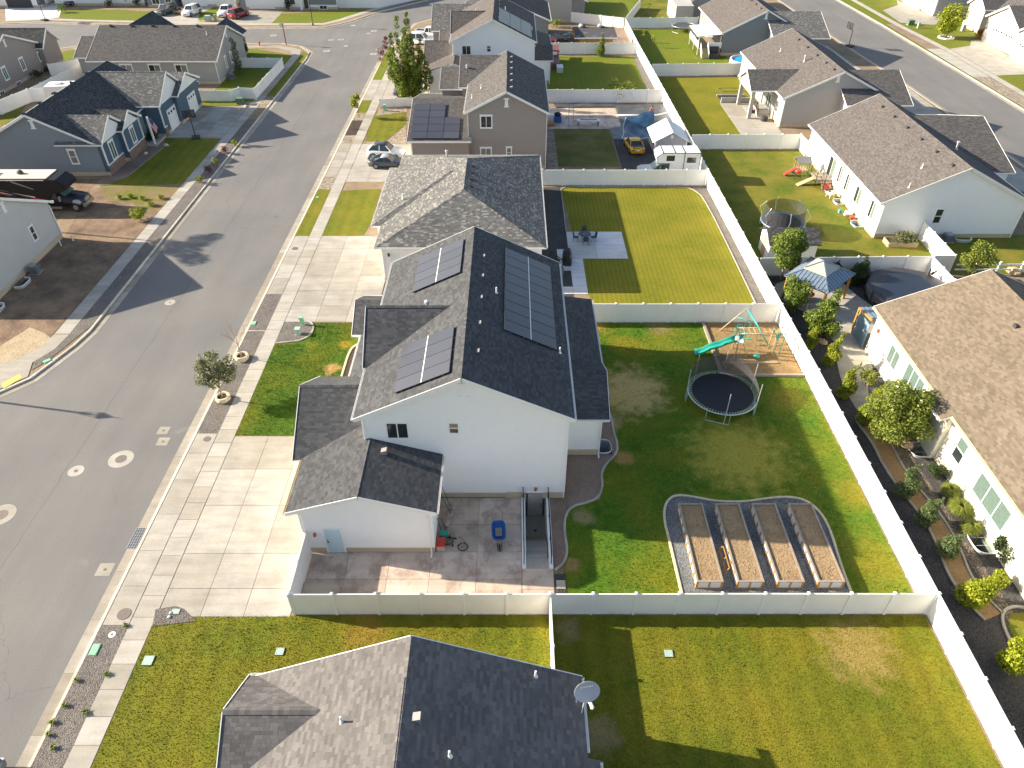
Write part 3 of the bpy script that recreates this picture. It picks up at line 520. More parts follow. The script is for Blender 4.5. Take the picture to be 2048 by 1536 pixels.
        for a0, a1, z0, z1 in ((-w_/2, w_/2, 0, t), (-w_/2, w_/2, h-t, h), (-w_/2, -w_/2+t, t, h-t), (w_/2-t, w_/2, t, h-t)): bx(b, a0, a1, z0, z1, -.02, .05)
        if trim:
            bx(b, -w_/2-trim, w_/2+trim, h, h+trim*1.5, -.02, .055); bx(b, -w_/2-trim*.8, w_/2+trim*.8, -trim, 0, -.02, .055)
            for sg in (-1, 1): bx(b, min(sg*w_/2, sg*(w_/2+trim*.7)), max(sg*w_/2, sg*(w_/2+trim*.7)), 0, h, -.02, .045)
        cells = [(-w_/2+t, w_/2-t, t, h-t)]
        if mull == 'v': bx(b, -.03, .03, t, h-t, -.02, .045); cells = [(-w_/2+t, -.03, t, h-t), (.03, w_/2-t, t, h-t)]
        if mull == 'h': bx(b, -w_/2+t, w_/2-t, h/2-.03, h/2+.03, -.02, .045); cells = [(-w_/2+t, w_/2-t, t, h/2-.03), (-w_/2+t, w_/2-t, h/2+.03, h-t)]
        if mull == '3':
            for k in (-1, 1): bx(b, k*w_/6-.03, k*w_/6+.03, t, h-t, -.02, .045)
            cells = [(-w_/2+t, -w_/6-.03, t, h-t), (-w_/6+.03, w_/6-.03, t, h-t), (w_/6+.03, w_/2-t, t, h-t)]
        wo = s.B(b, 'window', fr, par)
        for i, (a0, a1, z0, z1) in enumerate(cells):
            g = MB(); bx(g, a0, a1, z0, z1, -.01, .012 if (i % 2) else .018); s.B(g, 'pane', glass if isinstance(glass, str) else glass[i % len(glass)], wo)
        return wo
    def door(s, face, c, u, z, w_=.91, h=2.03, mat='door_white', knob=1, panels=True, name='door'):
        ux, n = {'S': (Vector((1, 0, 0)), Vector((0, -1, 0))), 'E': (Vector((0, 1, 0)), Vector((1, 0, 0))), 'W': (Vector((0, -1, 0)), Vector((-1, 0, 0)))}[face]
        o0 = Vector((u, c, z)) if face == 'S' else Vector((c, u, z)); up = Vector((0, 0, 1))
        def bx(b, a0, a1, z0, z1, d0, d1):
            q = lambda a, zz, d: o0+ux*a+up*zz+n*d
            b.hexa([q(a0, z0, d0), q(a1, z0, d0), q(a1, z0, d1), q(a0, z0, d1)][::-1], [q(a0, z1, d0), q(a1, z1, d0), q(a1, z1, d1), q(a0, z1, d1)][::-1])
        b = MB(); bx(b, -w_/2, w_/2, 0, h, -.01, .025)
        if panels:
            for z0, z1 in ((.25, .9), (1.05, h-.2)): bx(b, -w_/2+.14, w_/2-.14, z0, z1, .02, .034)
        d = s.B(b, name, mat); f = MB()
        for a0, a1, z0, z1 in ((-w_/2-.09, -w_/2, 0, h+.09), (w_/2, w_/2+.09, 0, h+.09), (-w_/2, w_/2, h, h+.09)): bx(f, a0, a1, z0, z1, -.01, .05)
        s.B(f, 'door_frame', 'trim_white', d)
        if knob:
            for zz, r in ((.95, .05), (1.12, .035)): k = MB(); k.ball(o0+ux*(knob*(w_/2-.1))+up*zz+n*.06, r, r, r); s.B(k, 'door_handle', 'black_metal', d)
        return d
    def garage(s, face, c, u, w_, h=2.3, z=.1):
        ux, n = {'W': (Vector((0, -1, 0)), Vector((-1, 0, 0))), 'E': (Vector((0, 1, 0)), Vector((1, 0, 0))), 'S': (Vector((1, 0, 0)), Vector((0, -1, 0)))}[face]; o0 = Vector((u, c, z)) if face == 'S' else Vector((c, u, z)); up = Vector((0, 0, 1))
        def bx(b, a0, a1, z0, z1, d0, d1):
            q = lambda a, zz, d: o0+ux*a+up*zz+n*d
            b.hexa([q(a0, z0, d0), q(a1, z0, d0), q(a1, z0, d1), q(a0, z0, d1)][::-1], [q(a0, z1, d0), q(a1, z1, d0), q(a1, z1, d1), q(a0, z1, d1)][::-1])
        f = MB(); bx(f, -w_/2-.12, -w_/2, 0, h+.12, 0, .05); bx(f, w_/2, w_/2+.12, 0, h+.12, 0, .05); bx(f, -w_/2, w_/2, h, h+.12, 0, .05); d = s.B(f, 'garage_door', 'trim_white')
        for i in range(4): b = MB(); bx(b, -w_/2, w_/2, h*i/4+.008, h*(i+1)/4-.008, 0, .03); s.B(b, 'door_panel', 'trim_white', d)
        k = int(w_/.75)
        for j in range(k): b = MB(); a = -w_/2+w_*(j+.5)/k; bx(b, a-.24, a+.24, h*.8, h*.92, .028, .036); s.B(b, 'pane', 'glass_dark', d)
    def vent(s, p, kind='box', face='W', par=None):
        p = Vector(p); b = MB(); par = par or s.roof1; X, Y, Z = p
        if kind == 'box':
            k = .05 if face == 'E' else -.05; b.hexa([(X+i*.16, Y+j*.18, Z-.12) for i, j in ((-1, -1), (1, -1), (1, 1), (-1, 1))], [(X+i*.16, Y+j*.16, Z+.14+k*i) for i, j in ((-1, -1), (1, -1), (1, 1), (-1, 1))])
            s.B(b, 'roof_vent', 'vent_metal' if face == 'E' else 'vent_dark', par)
        elif kind == 'pipe': b.lathe([(.13, -.12), (.09, .04), (.045, .10), (.045, .42), (.03, .42)], p, 10); s.B(b, 'vent_pipe', 'trim_white', par)
        else: b.lathe([(.2, -.15), (.14, .05), (.10, .1), (.10, .62), (.16, .64), (.16, .8), (.02, .86)], p, 12); s.B(b, 'flue_pipe', 'galv', par)
    def spout(s, x, y, z1, dx=0, dy=0):
        b = MB(); b.beam((x, y, .12), (x, y, z1-.5), .09, .07); b.beam((x, y, z1-.5), (x-dx*.3, y-dy*.3, z1-.12), .09, .07); b.beam((x, y, .14), (x+dx*.35, y+dy*.35, .07), .09, .07); s.B(b, 'downspout', 'trim_white')
    def gvent(s, face, c, u, z, col='trim_white'):
        b = MB()
        if face == 'S': b.hexa([(u-.2, c-.04, z), (u+.2, c-.04, z), (u+.2, c+.02, z), (u-.2, c+.02, z)], [(u-.16, c-.04, z+.75), (u+.16, c-.04, z+.75), (u+.16, c+.02, z+.75), (u-.16, c+.02, z+.75)]); b.box(u-.3, u+.3, c-.06, c-.001, z+.75, z+.9); b.box(u-.3, u+.3, c-.06, c-.001, z-.1, z)
        else: b.box(c-.02, c+.04, u-.18, u+.18, z, z+.75); b.box(c+.001, c+.06, u-.28, u+.28, z+.75, z+.9); b.box(c+.001, c+.06, u-.28, u+.28, z-.1, z)
        s.B(b, 'gable_vent', col)
def inview(p):
    f = p.y*cP-(p.z-H)*sP; u = p.y*sP+(p.z-H)*cP
    return f > 1 and abs(F*p.x/f) < 1030 and abs(F*u/f) < 772
def fastmesh(me, v, f):
    v = np.asarray(v, np.float32); f = np.asarray(f, np.int32); k = f.shape[1]
    me.vertices.add(len(v)); me.vertices.foreach_set('co', v.ravel()); me.loops.add(f.size); me.loops.foreach_set('vertex_index', f.ravel())
    me.polygons.add(len(f)); me.polygons.foreach_set('loop_start', np.arange(0, f.size, k, dtype=np.int32)); me.polygons.foreach_set('loop_total', np.full(len(f), k, np.int32)); me.polygons.foreach_set('use_smooth', np.zeros(len(f), bool)); me.update(calc_edges=True)
def zx(x, x0, x1, ze, zr): m = (x0+x1)/2; return ze+(zr-ze)*(1-abs(x-m)/(m-x0))

# ---- model shared by the two white two-storey houses, dy = shift north
def white_two_storey(name, label, dy, tiles, sh):
    h = House(name, label, (-3, 35+dy), sh, 'white_stucco', tiles=tiles); Y = lambda y: y+dy
    h.gable(-8.87, 3.5, Y(29.2), Y(46.5), 6.87, 9.81, wl=(-8.5, 3.25, Y(29.55), Y(46.2)))
    h.gable(-12.25, -4.06, Y(25.08), Y(31.5), 3.8, 5.1, rakes=(1, 0), eav=(0, 0), wl=(-11.75, -4.4, Y(25.38), Y(29.5)), wm=None)
    h.gable(-12.8, -6, Y(29.1), Y(36.9), 3.74, 6.2, 'x', rakes=(1, 0), eav=(0, 0), wl=(-12.4, -8.55, Y(29.6), Y(36.5)))
    h.gable(-9.05, -3.6, Y(33.8), Y(40.2), 6.9, 9.28, 'x', rakes=(1, 0), eav=(0, 0), wl=(-8.72, -8.3, Y(34.2), Y(39.8)), zb=5)
    h.gable(-11.55, -8.2, Y(41.7), Y(46.9), 3.7, 5.0, 'x', rakes=(1, 0), eav=(1, 1), wl=(-11.2, -8.55, Y(42.1), Y(46.2)))
    h.roof([[(-10.85, Y(41.75), 3.72), (-10.85, Y(36.6), 3.72), (-8.45, Y(36.6), 4.55), (-8.45, Y(41.75), 4.55)]], [((-10.85, Y(41.7), 3.72), (-10.85, Y(36.95), 3.72))])
    for e in (((-12.25, Y(29.1), 3.8), (-12.25, Y(25.1), 3.8)), ((-4.06, Y(25.1), 3.8), (-4.06, Y(29.5), 3.8)), ((-12.8, Y(29.1), 3.74), (-12.2, Y(29.1), 3.74))): h.roof([], [e]) if 0 else gut(h, *e)
    # low wing and lean-to at the back
    h.gable(2.6, 6.15, Y(33.0), Y(39.18), 3.4, 4.84, 'x', rakes=(0, 1), eav=(1, 0), wl=(3.26, 5.76, Y(33.32), Y(38.8)))
    h.roof([[(6.1, Y(37.2), 3.82), (6.1, Y(46.25), 3.82), (3.24, Y(45.1), 4.9), (3.24, Y(35.6), 4.9)], [(6.1, Y(46.25), 3.82), (3.24, Y(46.25), 3.82), (3.24, Y(45.1), 4.9)]], [((6.1, Y(38.3), 3.82), (6.1, Y(46.2), 3.82))])
    h.B(MB().box(3.27, 5.7, Y(39.0), Y(45.8), .0, 3.7), 'wall', h.w)
    h.win('S', Y(29.55), -6.53, 5.1, 1.25, 1.22, 'v'); h.win('S', Y(29.55), -3.31, 5.5, .58, .82, 'h', ('glass_dark', M('glass_amber', (.24, .17, .11), .15, .1, 3)))
    for y in (30.6, 33.4, 36.2, 38.8, 41.4): h.vent((-2.25+.25, Y(y)+1.5, zx(-1.7, -8.87, 3.5, 6.87, 9.81)), 'box', 'E')
    h.vent((-8.0+.75, Y(28.6), 4.98), 'box', 'E'); h.vent((-5.3, Y(37.4), zx(-5.3, -8.87, 3.5, 6.87, 9.81)), 'flue'); h.vent((-1.0, Y(38.9), zx(-1.0, -8.87, 3.5, 6.87, 9.81)), 'pipe'); h.vent((2.95, Y(35.0), zx(2.95, -8.87, 3.5, 6.87, 9.81)), 'pipe')
    h.spout(-8.42, Y(29.49), 6.9, 0, 0); h.spout(3.18, Y(29.48), 6.9); h.spout(5.7, Y(33.25), 3.4, 0, -1); h.spout(-11.62, Y(25.3), 3.7); h.spout(-4.6, Y(25.3), 3.7, 0, -1)
    h.gvent('S', Y(29.55), -2.66, 8.3, 'white_stucco')
    return h
def gut(h, a, c):
    a, c = Vector(a), Vector(c); d = (c-a).normalized(); out = Vector((d.y, -d.x, 0)); k = MB(); A, C = a+out*.055-Vector((0, 0, .055)), c+out*.055-Vector((0, 0, .055))
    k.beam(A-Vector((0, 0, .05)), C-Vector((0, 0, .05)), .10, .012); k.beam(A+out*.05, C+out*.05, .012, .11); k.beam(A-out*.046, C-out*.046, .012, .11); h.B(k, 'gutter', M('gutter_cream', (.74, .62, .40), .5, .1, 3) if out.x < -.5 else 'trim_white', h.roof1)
h2 = white_two_storey('two_storey_house', 'white two-storey house with dark shingle roof, solar arrays and patio with stairwell', 0, True, 'sh_main')
h2.door('S', 25.38, -10.05, .06, .92, 2.05, 'door_teal', -1); h2.door('S', 29.55, 1.45, -1.62, .95, 2.06, 'door_white', 1)
for nm, u, z in (('wall_lamp', -11.05, 1.6), ('wall_lamp', 1.45, .75)): b = MB(); y = 25.38 if u < 0 else 29.55; b.lathe([(.07, 0), (.09, .02), (.09, .2), (.05, .24)], (u, y-.1, z), 8); h2.B(b, nm, M('copper', (.38, .10, .05), .5, .1))
h2.B(MB().box(.78, 2.12, 29.5, 29.7, -1.9, .47), 'basement_wall', 'walk_concrete'); h2.B(MB().box(1.9, 3.2, 29.49, 29.54, 0, .5), 'foundation', 'foundation'); h2.B(MB().box(-.4, .55, 29.49, 29.54, 0, .5), 'foundation', 'foundation'); h2.B(MB().box(3.3, 5.74, 33.25, 33.31, 0, .45), 'foundation', 'foundation')
for u, z in ((.25, 5.6), (.9, 3.7), (2.3, 2.4), (-2.6, 1.0)): h2.B(MB().box(u-.07, u+.07, 29.51, 29.549, z, z+.12), 'wall_outlet', 'white_stucco')
h2.finish()
# stairwell down to the basement door
t = thing('stairwell', 'sunken concrete basement stairs with black handrails beside the white house', 'stairs', (1.45, 27, 0)); b = MB(); b.box(.57, .80, 24.25, 29.5, -1.8, .12); b.box(2.10, 2.33, 24.25, 29.5, -1.8, .12); t1 = b.build('side_wall', 'trim_white', t, world=True)
MB().box(.80, 2.10, 27.4, 29.48, -1.75, -1.65).build('lower_landing', 'gutter_concrete', t, world=True); MB().box(.80, 2.10, 24.2, 24.95, -.2, .03).build('upper_landing', 'walk_concrete', t, world=True)
for i in range(9): MB().box(.80, 2.10, 24.95+i*.275, 24.95+(i+1)*.275+.02, -1.75, -.02-i*.183).build('step', 'walk_concrete', t, world=True)
MB().lathe([(.1, 0), (.1, .012), (.02, .012)], (1.45, 28.3, -1.65), 12).build('floor_drain', 'vent_dark', t, world=True)
for x in (.68, 2.22):
    b = MB(); b.tube((x, 24.5, .95), (x, 29.6, .95), .03); b.tube((x, 24.5, .5), (x, 29.4, .5), .02)
    for y in (24.55, 26.2, 27.9, 29.4): b.beam((x, y, .1), (x, y, .96), .05, .05, 0, (0, 1, 0))
    b.build('handrail', 'black_metal', t, world=True)
b = MB(); b.path([(2.04, 25.0, .55), (2.04, 25.1, .75), (2.04, 27.3, -.72)], .025); b.tube((2.04, 25.0, -.1), (2.04, 25.0, .6), .03); b.build('grab_rail', 'black_metal', t, world=True)

h5 = white_two_storey('two_storey_house', 'far white two-storey house with solar panels, behind the taupe house', 79.3, False, 'sh_brown'); h5.finish()

# ---- foreground house, cut by the lower edge
h = House('house', 'nearest house at the bottom edge, brown-grey shingles and a satellite dish', (-4, 8), 'sh_fore', 'taupe_stucco', tiles=True)
h.gable(-11.3, 3.05, -3, 15.9, 3.75, 7.0, eav=(0, 0), wl=(-10.9, 2.65, -2.6, 15.55)); h.gable(-11.55, -4.5, 11.25, 15.93, 3.78, 5.4, 'x', rakes=(1, 0), wl=(-11.2, -10.8, 11.6, 15.5))
h.roof([[(3.55, -3, 3.55), (3.55, 12.45, 3.55), (2.7, 12.45, 3.91), (2.7, -3, 3.91)]], [((3.55, -3, 3.55), (3.55, 12.4, 3.55))]); gut(h, (3.05, 12.7, 3.75), (3.05, 15.85, 3.75)); h.B(MB().box(2.6, 3.2, -2.5, 12.1, .4, 3.5), 'wall', h.w)
zf = lambda x: zx(x, -11.3, 3.05, 3.75, 7.0)
for x, y in ((-3.6, 12.65), (-3.6, 10.6)): h.vent((x, y, zf(x)), 'box', 'E')
for x, y in ((-6.6, 12.9), (-2.3, 11.5), (1.0, 15.4)): h.vent((x, y, zf(x)), 'pipe')
h.finish()
# ---- grey hip roof
h = House('hip_roof_house', 'single-storey house under a speckled grey hip roof, mown lawn behind', (-4, 64), 'sh_hip', 'white_stucco', tiles=True)
A = [(-11.9, 54.75, 3.62), (2.98, 54.75, 3.62), (2.98, 75.3, 3.62), (-11.9, 75.3, 3.62)]; r0, r1 = (-4.35, 60.3, 6.45), (-4.35, 67.4, 6.45)
h.roof([[A[0], A[1], r0], [A[1], A[2], r1, r0], [A[2], A[3], r1], [A[3], A[0], r0, r1]], [(A[0], A[1]), (A[1], A[2]), (A[2], A[3])], (), [(r0, r1), (A[0], r0), (A[1], r0), (A[2], r1), (A[3], r1)])
W0, W1, W2, W3 = (-12.75, 58.8, 3.6), (-12.75, 72.0, 3.6), (-5.0, 72.0, 3.6), (-5.0, 58.8, 3.6); ap = (-5.85, 65.4, 6.02)
h.roof([[W1, W0, ap], [W0, W3, (-5.0, 65.4, 6.02), ap], [W2, W1, ap, (-5.0, 65.4, 6.02)]], [(W1, W0), (W0, (-12, 58.8, 3.6))], (), [(W0, ap), (W1, ap)])
h.B(MB().box(-11.45, 2.6, 55.15, 74.8, .4, 3.5), 'wall', h.w); h.B(MB().box(-12.3, -11.4, 59.2, 71.6, .4, 3.45), 'wall', h.w); h.B(MB().box(-11.43, 2.58, 55.17, 74.78, -.2, .41), 'foundation', h.fnd)
zE = lambda x: 3.62+(2.98-x)*(6.45-3.62)/7.33
for y in (61.4, 62.9, 64.4, 65.9): h.vent((-3.7, y, zE(-3.7)), 'box', 'W')
h.vent((-6.6, 70.2, 5.35), 'flue'); h.vent((-10.2, 62.3, 4.7), 'pipe'); h.spout(-11.3, 55.08, 3.6); h.garage('W', -11.46, 57, 3, 2.3); h.win('S', 55.15, -10.2, .9, .95, 1.9, 'n', 'door_white'); h.B(MB().box(-10.85, -10.7, 54.98, 55.15, 2.6, 2.85), 'wall_lamp', 'black_metal')
h.finish()
# ---- taupe two-storey house
h = House('two_storey_house', 'taupe two-storey house with solar panels on its low garage roof', (-1, 88), 'sh_grey', 'taupe_stucco')
h.gable(-5.33, 4.11, 79.97, 96.3, 6.57, 8.9, wl=(-5.0, 3.95, 80.27, 96)); h.gable(-11.9, -4.6, 79.2, 96.2, 3.65, 5.7, 'x', rakes=(1, 0), wl=(-11.5, -4.9, 79.6, 95.8)); h.gable(-6.5, -.6, 89.9, 101, 6.3, 8.55, 'x', rakes=(1, 0), wl=(-6.1, -4, 90.3, 100.6), zb=3); h.gable(-9.1, -5.5, 92.2, 101, 5.4, 6.8, 'x', rakes=(1, 0), wl=(-8.8, -6, 92.6, 100.6), zb=.4)
h.win('S', 80.27, -2.9, 4.85, 1.25, 1.3, 'v', 'glass_dark', .11); h.win('S', 80.27, -3.0, 1.2, 1.2, 1.3, 'v', 'glass_blind', .11); h.win('S', 80.27, -.35, 1.4, .55, 1.15, 'h', 'glass_blind', .11); h.win('S', 79.6, -7.5, .9, 1.5, .9, 'v', 'glass_blind', .1); h.gvent('S', 80.27, -.61, 7.2)
zf = lambda x: zx(x, -5.33, 4.11, 6.57, 8.9)
for y in (82, 84.4, 86.8, 89.2, 91.6, 94): h.vent((-.1, y, zf(-.1)), 'box', 'E')
h.vent((-5.6, 93.2, 7.2), 'flue'); h.vent((-3.6, 86, zf(-3.6)), 'pipe'); h.vent((-4.6, 84, zf(-4.6)), 'pipe'); h.vent((-3.4, 93.8, 7.5), 'box', 'E'); h.spout(-4.95, 80.2, 6.5); h.spout(3.9, 80.2, 6.5); h.spout(-11.4, 79.5, 3.6); h.garage('W', -11.5, 85, 5)
# ---- dark roofed house beyond the far white one
h = House('house', 'dark roofed blue-grey house behind the far solar house at the top', (-2, 138), 'sh_dark', 'slate_stucco')
h.gable(-8.5, 6.6, 131.5, 146, 4.6, 7.6, wl=(-8, 6.2, 131.9, 145.6)); h.gable(-13.5, -5, 128.5, 140, 3.7, 6.6, 'x', rakes=(1, 0), sh='sh_hip')
for y, w_ in ((133.6, 1.0), (136.4, 1.2), (140.5, 1.4)): h.win('E', 6.2, y, 1.3, w_, 1.7, 'v', 'glass_blind', .12)
# ---- tan roof, right edge
h = House('house', 'cream stucco house with tan shingle roof beside the curved path', (34, 28), 'sh_tan', 'cream_stucco', tiles=True)
h.gable(27.4, 42.4, 4, 45.2, 3.85, 7.05, eav=(0, 1), wl=(27.78, 42, 4.4, 44.85)); h.roof([[(26.75, 35.4, 3.58), (26.75, 32.8, 3.58), (28.3, 32.8, 4.24), (28.3, 35.4, 4.24)]], [((26.75, 35.35, 3.58), (26.75, 32.85, 3.58))]); h.B(MB().box(27.42, 28.2, 32.95, 35.2, 0, 3.6), 'wall', h.w)
gut(h, (27.4, 45.15, 3.85), (27.4, 35.45, 3.85)); gut(h, (27.4, 32.75, 3.85), (27.4, 4, 3.85)); h.B(MB().box(27.74, 27.79, 5, 44.8, -.2, .55), 'foundation', 'cream_stucco')
h.gable(33, 47, 38, 46.2, 3.9, 6.2, 'x', rakes=(0, 1), wl=(40, 46.6, 38.4, 45.8))
h.win('W', 27.78, 41.1, 1.35, 1.5, 1.5, 'v', 'glass_pale'); h.win('W', 27.78, 38.0, .95, 2.5, 2.25, '3', 'glass_pale'); h.win('W', 27.78, 38.0, 3.25, 2.4, .35, 'n', 'glass_dark'); h.win('W', 27.78, 35.75, 1.7, .55, 1.3, 'n', 'glass_pale'); h.win('W', 27.42, 33.9, 1.75, .8, 1.5, 'h', 'glass_pale') if 0 else None
h.win('W', 27.78, 31.3, 1.5, 1.0, 1.7, 'h', ('glass_dark', 'glass_pale')); h.win('W', 27.78, 27.4, 1.3, 3.3, 1.6, '3', 'glass_pale'); h.win('W', 27.78, 42.1, .12, 1.2, .4, 'v', 'glass_pale')
for y, z in ((44.0, 2.3), (35.1, 2.2)): h.B(MB().box(27.62, 27.78, y-.1, y+.1, z, z+.3), 'wall_lamp', 'copper')
h.vent((33.5, 38.8, 6.45), 'box', 'W'); h.vent((32.2, 34.0, 5.95), 'pipe'); h.finish()
# ---- white rambler
h = House('house', 'white rambler with brown-grey roof, toys and small deck along its west wall', (42, 74), 'sh_brown', 'white_stucco')
h.gable(35.1, 49.65, 63.0, 84.3, 3.8, 7.3, wl=(35.55, 49.25, 63.32, 83.95)); h.gable(42.5, 51.9, 70.3, 87.8, 3.75, 6.55, 'x', rakes=(0, 1), wl=(45, 51.5, 70.7, 87.4), sh='sh_grey')
zf = lambda x: zx(x, 35.1, 49.65, 3.8, 7.3)
for y in (64.6, 67.9, 71.2, 74.5, 77.8, 81): h.vent((41.5, y, zf(41.5)), 'box', 'W')
h.vent((39.6, 66.2, zf(39.6)), 'pipe'); h.vent((37.7, 63.9, zf(37.7)), 'pipe'); h.vent((45.4, 71.3, zf(45.4)), 'flue')
for y, w_, z, hh in ((76.2, 1.9, .75, 2.2), (73.7, 1.0, 1.2, 1.8), (71.6, 1.0, 1.2, 1.8), (68.6, 1.4, 1.2, 1.7), (65.0, 1.1, 1.3, 1.8)): h.win('W', 35.55, y, z, w_, hh, 'v', ('glass_dark', 'glass_blind'))
h.win('W', 35.55, 76.2, 3.05, 1.7, .4, 'n', 'glass_dark'); h.win('S', 63.32, 41.2, 1.6, .75, 1.5, 'h', 'glass_dark'); h.spout(35.65, 63.25, 3.8); h.spout(49.1, 63.25, 3.8)
# ---- grey rambler with covered back porch
h = House('house', 'grey rambler with gabled porch on two square columns', (42, 104), 'sh_brown', 'dove_stucco')
h.gable(34.8, 48.9, 93.6, 115.5, 3.8, 7.1, wl=(35.13, 48.5, 93.9, 115.1)); h.gable(31.5, 39.5, 96.75, 103.6, 3.8, 5.55, 'x', rakes=(1, 0), wl=(31.8, 32.1, 97.1, 103.3), zb=3.0, sh='sh_grey'); h.gable(42, 50.4, 91.0, 103.5, 3.8, 6.3, 'x', rakes=(0, 1), wl=(42.4, 50, 91.4, 103.1), sh='sh_grey')
for y in (97.3, 103.0): b = MB(); b.box(31.85, 32.3, y-.22, y+.22, .03, 3.6); h.B(b, 'column', h.w)
zf = lambda x: zx(x, 34.8, 48.9, 3.8, 7.1)
for y in (95.5, 98.5, 102, 106, 110): h.vent((41.2, y, zf(41.2)), 'box', 'W')
h.vent((39.6, 102, zf(39.6)), 'flue'); h.vent((38.5, 109, zf(38.5)), 'pipe'); h.gvent('S', 93.9, 41.3, 5.8)
h.win('W', 35.13, 96.0, 1.3, 1.0, 1.5, 'v', 'glass_dark', .1); h.win('W', 35.13, 99.8, .5, 1.8, 2.1, 'v', 'glass_pale', .1); h.win('W', 35.13, 105.8, 1.3, 1.2, 1.5, 'v', 'glass_blind', .1); h.win('W', 35.13, 110.5, 1.3, 1.2, 1.5, 'v', 'glass_blind', .1); h.spout(35.2, 93.8, 3.8)
# ---- grey rambler with white patio cover
h = House('house', 'dark grey rambler with white patio cover and deck at the upper right', (42, 136), 'sh_brown', 'slate_stucco')
h.gable(34.75, 48.7, 127.5, 146.5, 3.6, 7.0, wl=(35.15, 48.3, 127.85, 146.1)); h.gable(42, 51.2, 123.3, 137, 3.8, 6.3, 'x', rakes=(0, 1), wl=(42.5, 50.8, 123.7, 136.6), sh='sh_hip')
zf = lambda x: zx(x, 34.75, 48.7, 3.6, 7.0)
for y in (130, 133, 136): h.vent((41.2, y, zf(41.2)), 'box', 'W')
for y in (137.5, 141, 144): h.win('W', 35.15, y, 1.4, 1.2, 1.6, 'v', 'glass_blind', .12)
h.gvent('S', 127.85, 41.6, 5.7)
h = House('house', 'pale house at the top edge beyond the grey rambler', (42, 156), 'sh_brown', 'dove_stucco'); h.gable(34.2, 48, 151.5, 170, 3.6, 7.0, wl=(34.6, 47.6, 151.9, 169.6)); h.B(MB().box(31.2, 34.55, 149.3, 158, 0, 3.2), 'wall', 'dove_stucco'); h.win('W', 31.2, 153, 1.2, 1.2, 1.4, 'v', 'glass_blind', .1)
h = House('house', 'grey house at the top edge above the toy cluttered patio', (8, 158), 'sh_dark', 'dove_stucco'); h.gable(0, 14.5, 150.5, 170, 3.8, 7.2, wl=(.4, 11.5, 151, 169.6)); h.B(MB().box(11.55, 14.2, 154, 169.6, 0, 3.6), 'wall', 'dove_stucco')
# ---- across the east street
h = House('house', 'white gabled house with wide garage doors at the upper right corner', (92, 134), 'sh_grey', 'grey_stucco')
h.gable(87.5, 104, 122, 149, 3.9, 7.8, wl=(88.1, 103.6, 122.4, 148.6)); h.gable(85.6, 93, 142.2, 148.6, 4.0, 6.0, 'x', rakes=(1, 0), wl=(86.0, 92, 142.6, 148.2)); h.gable(83.8, 93, 127.4, 138.4, 3.9, 6.6, 'x', rakes=(1, 0), wl=(84.3, 92, 127.9, 138)); h.gable(82.9, 93, 118, 127.3, 3.9, 6.2, 'x', rakes=(1, 0), wl=(83.4, 92, 118.4, 126.9))
for x, y0, y1, z0, z1 in ((85.93, 142.7, 148.1, 3.7, 5.6), (84.23, 128, 137.9, 3.6, 6.2), (83.33, 118.5, 126.8, 3.6, 5.8)): h.B(MB().extr([(x, y0, z0), (x, y1, z0), (x, (y0+y1)/2, z1)], (.05, 0, 0)), 'gable_siding', 'trim_white')
h.garage('W', 84.3, 132.4, 6.6, 2.7); h.garage('W', 83.4, 123.6, 4.2, 2.6); h.win('W', 86.0, 145.4, 1.1, .9, 2.1, 'v', 'glass_blind', .25); h.B(MB().box(85.92, 86.1, 142.5, 148.3, .2, 1.0), 'stone_skirt', 'trim_white'); h.B(MB().box(84.22, 84.4, 127.8, 128.4, 0, 3.7), 'corner_board', 'trim_white')
h = House('house', 'white two-garage house at the top right beyond the parked black pickup', (90, 165), 'sh_grey', 'dove_stucco'); h.gable(83.4, 102, 155.5, 178, 3.9, 7.2, wl=(83.8, 101.6, 155.9, 177.6), wm='trim_white'); h.garage('W', 83.8, 158.3, 3.0, 2.7); h.garage('W', 83.1, 164.4, 5.4, 2.8); h.B(MB().box(83.15, 84, 161, 168.2, 0, 3.7), 'wall', 'trim_white'); h.B(MB().box(84, 100, 155.84, 155.9, .3, 3.5), 'siding_panel', 'dove_stucco')
# ---- west side of the street
h = House('house', 'pale grey stucco house at the left edge beside the bare lot', (-50, 57), 'sh_grey', 'pale_stucco')
h.gable(-62, -44.08, 50.7, 63.8, 3.7, 7.05, 'x', wl=(-61.6, -44.4, 51.1, 63.4)); h.win('E', -44.4, 59.7, 1.75, .62, 1.35, 'h', 'glass_dark', .1); h.gvent('E', -44.4, 57.6, 5.6); h.spout(-44.3, 63.3, 3.6)
h.B(MB().box(-44.42, -44.37, 51.2, 63.3, -.2, .55), 'foundation', h.fnd)
h = House('house', 'blue-grey gabled house with white trim and a flag, left of the street', (-52, 88), 'sh_dark', 'blue_stucco')
h.gable(-59.8, -46.2, 78.0, 98.6, 3.7, 7.05, wl=(-59.4, -46.55, 78.3, 98.2)); h.gvent('S', 78.3, -52.7, 5.5); h.win('S', 78.3, -49.6, 1.5, .75, 1.5, 'h', 'glass_blind', .13)
h.gable(-51, -45.7, 77.9, 84.8, 3.75, 5.9, 'x', rakes=(0, 1), wl=(-48, -46.05, 78.35, 84.3), wm='blue_siding', sh='sh_hip'); h.gable(-50, -45.2, 82.2, 87.6, 3.75, 5.3, 'x', rakes=(0, 1), wl=(-48, -45.55, 82.6, 87.1), wm='blue_siding', sh='sh_dark')
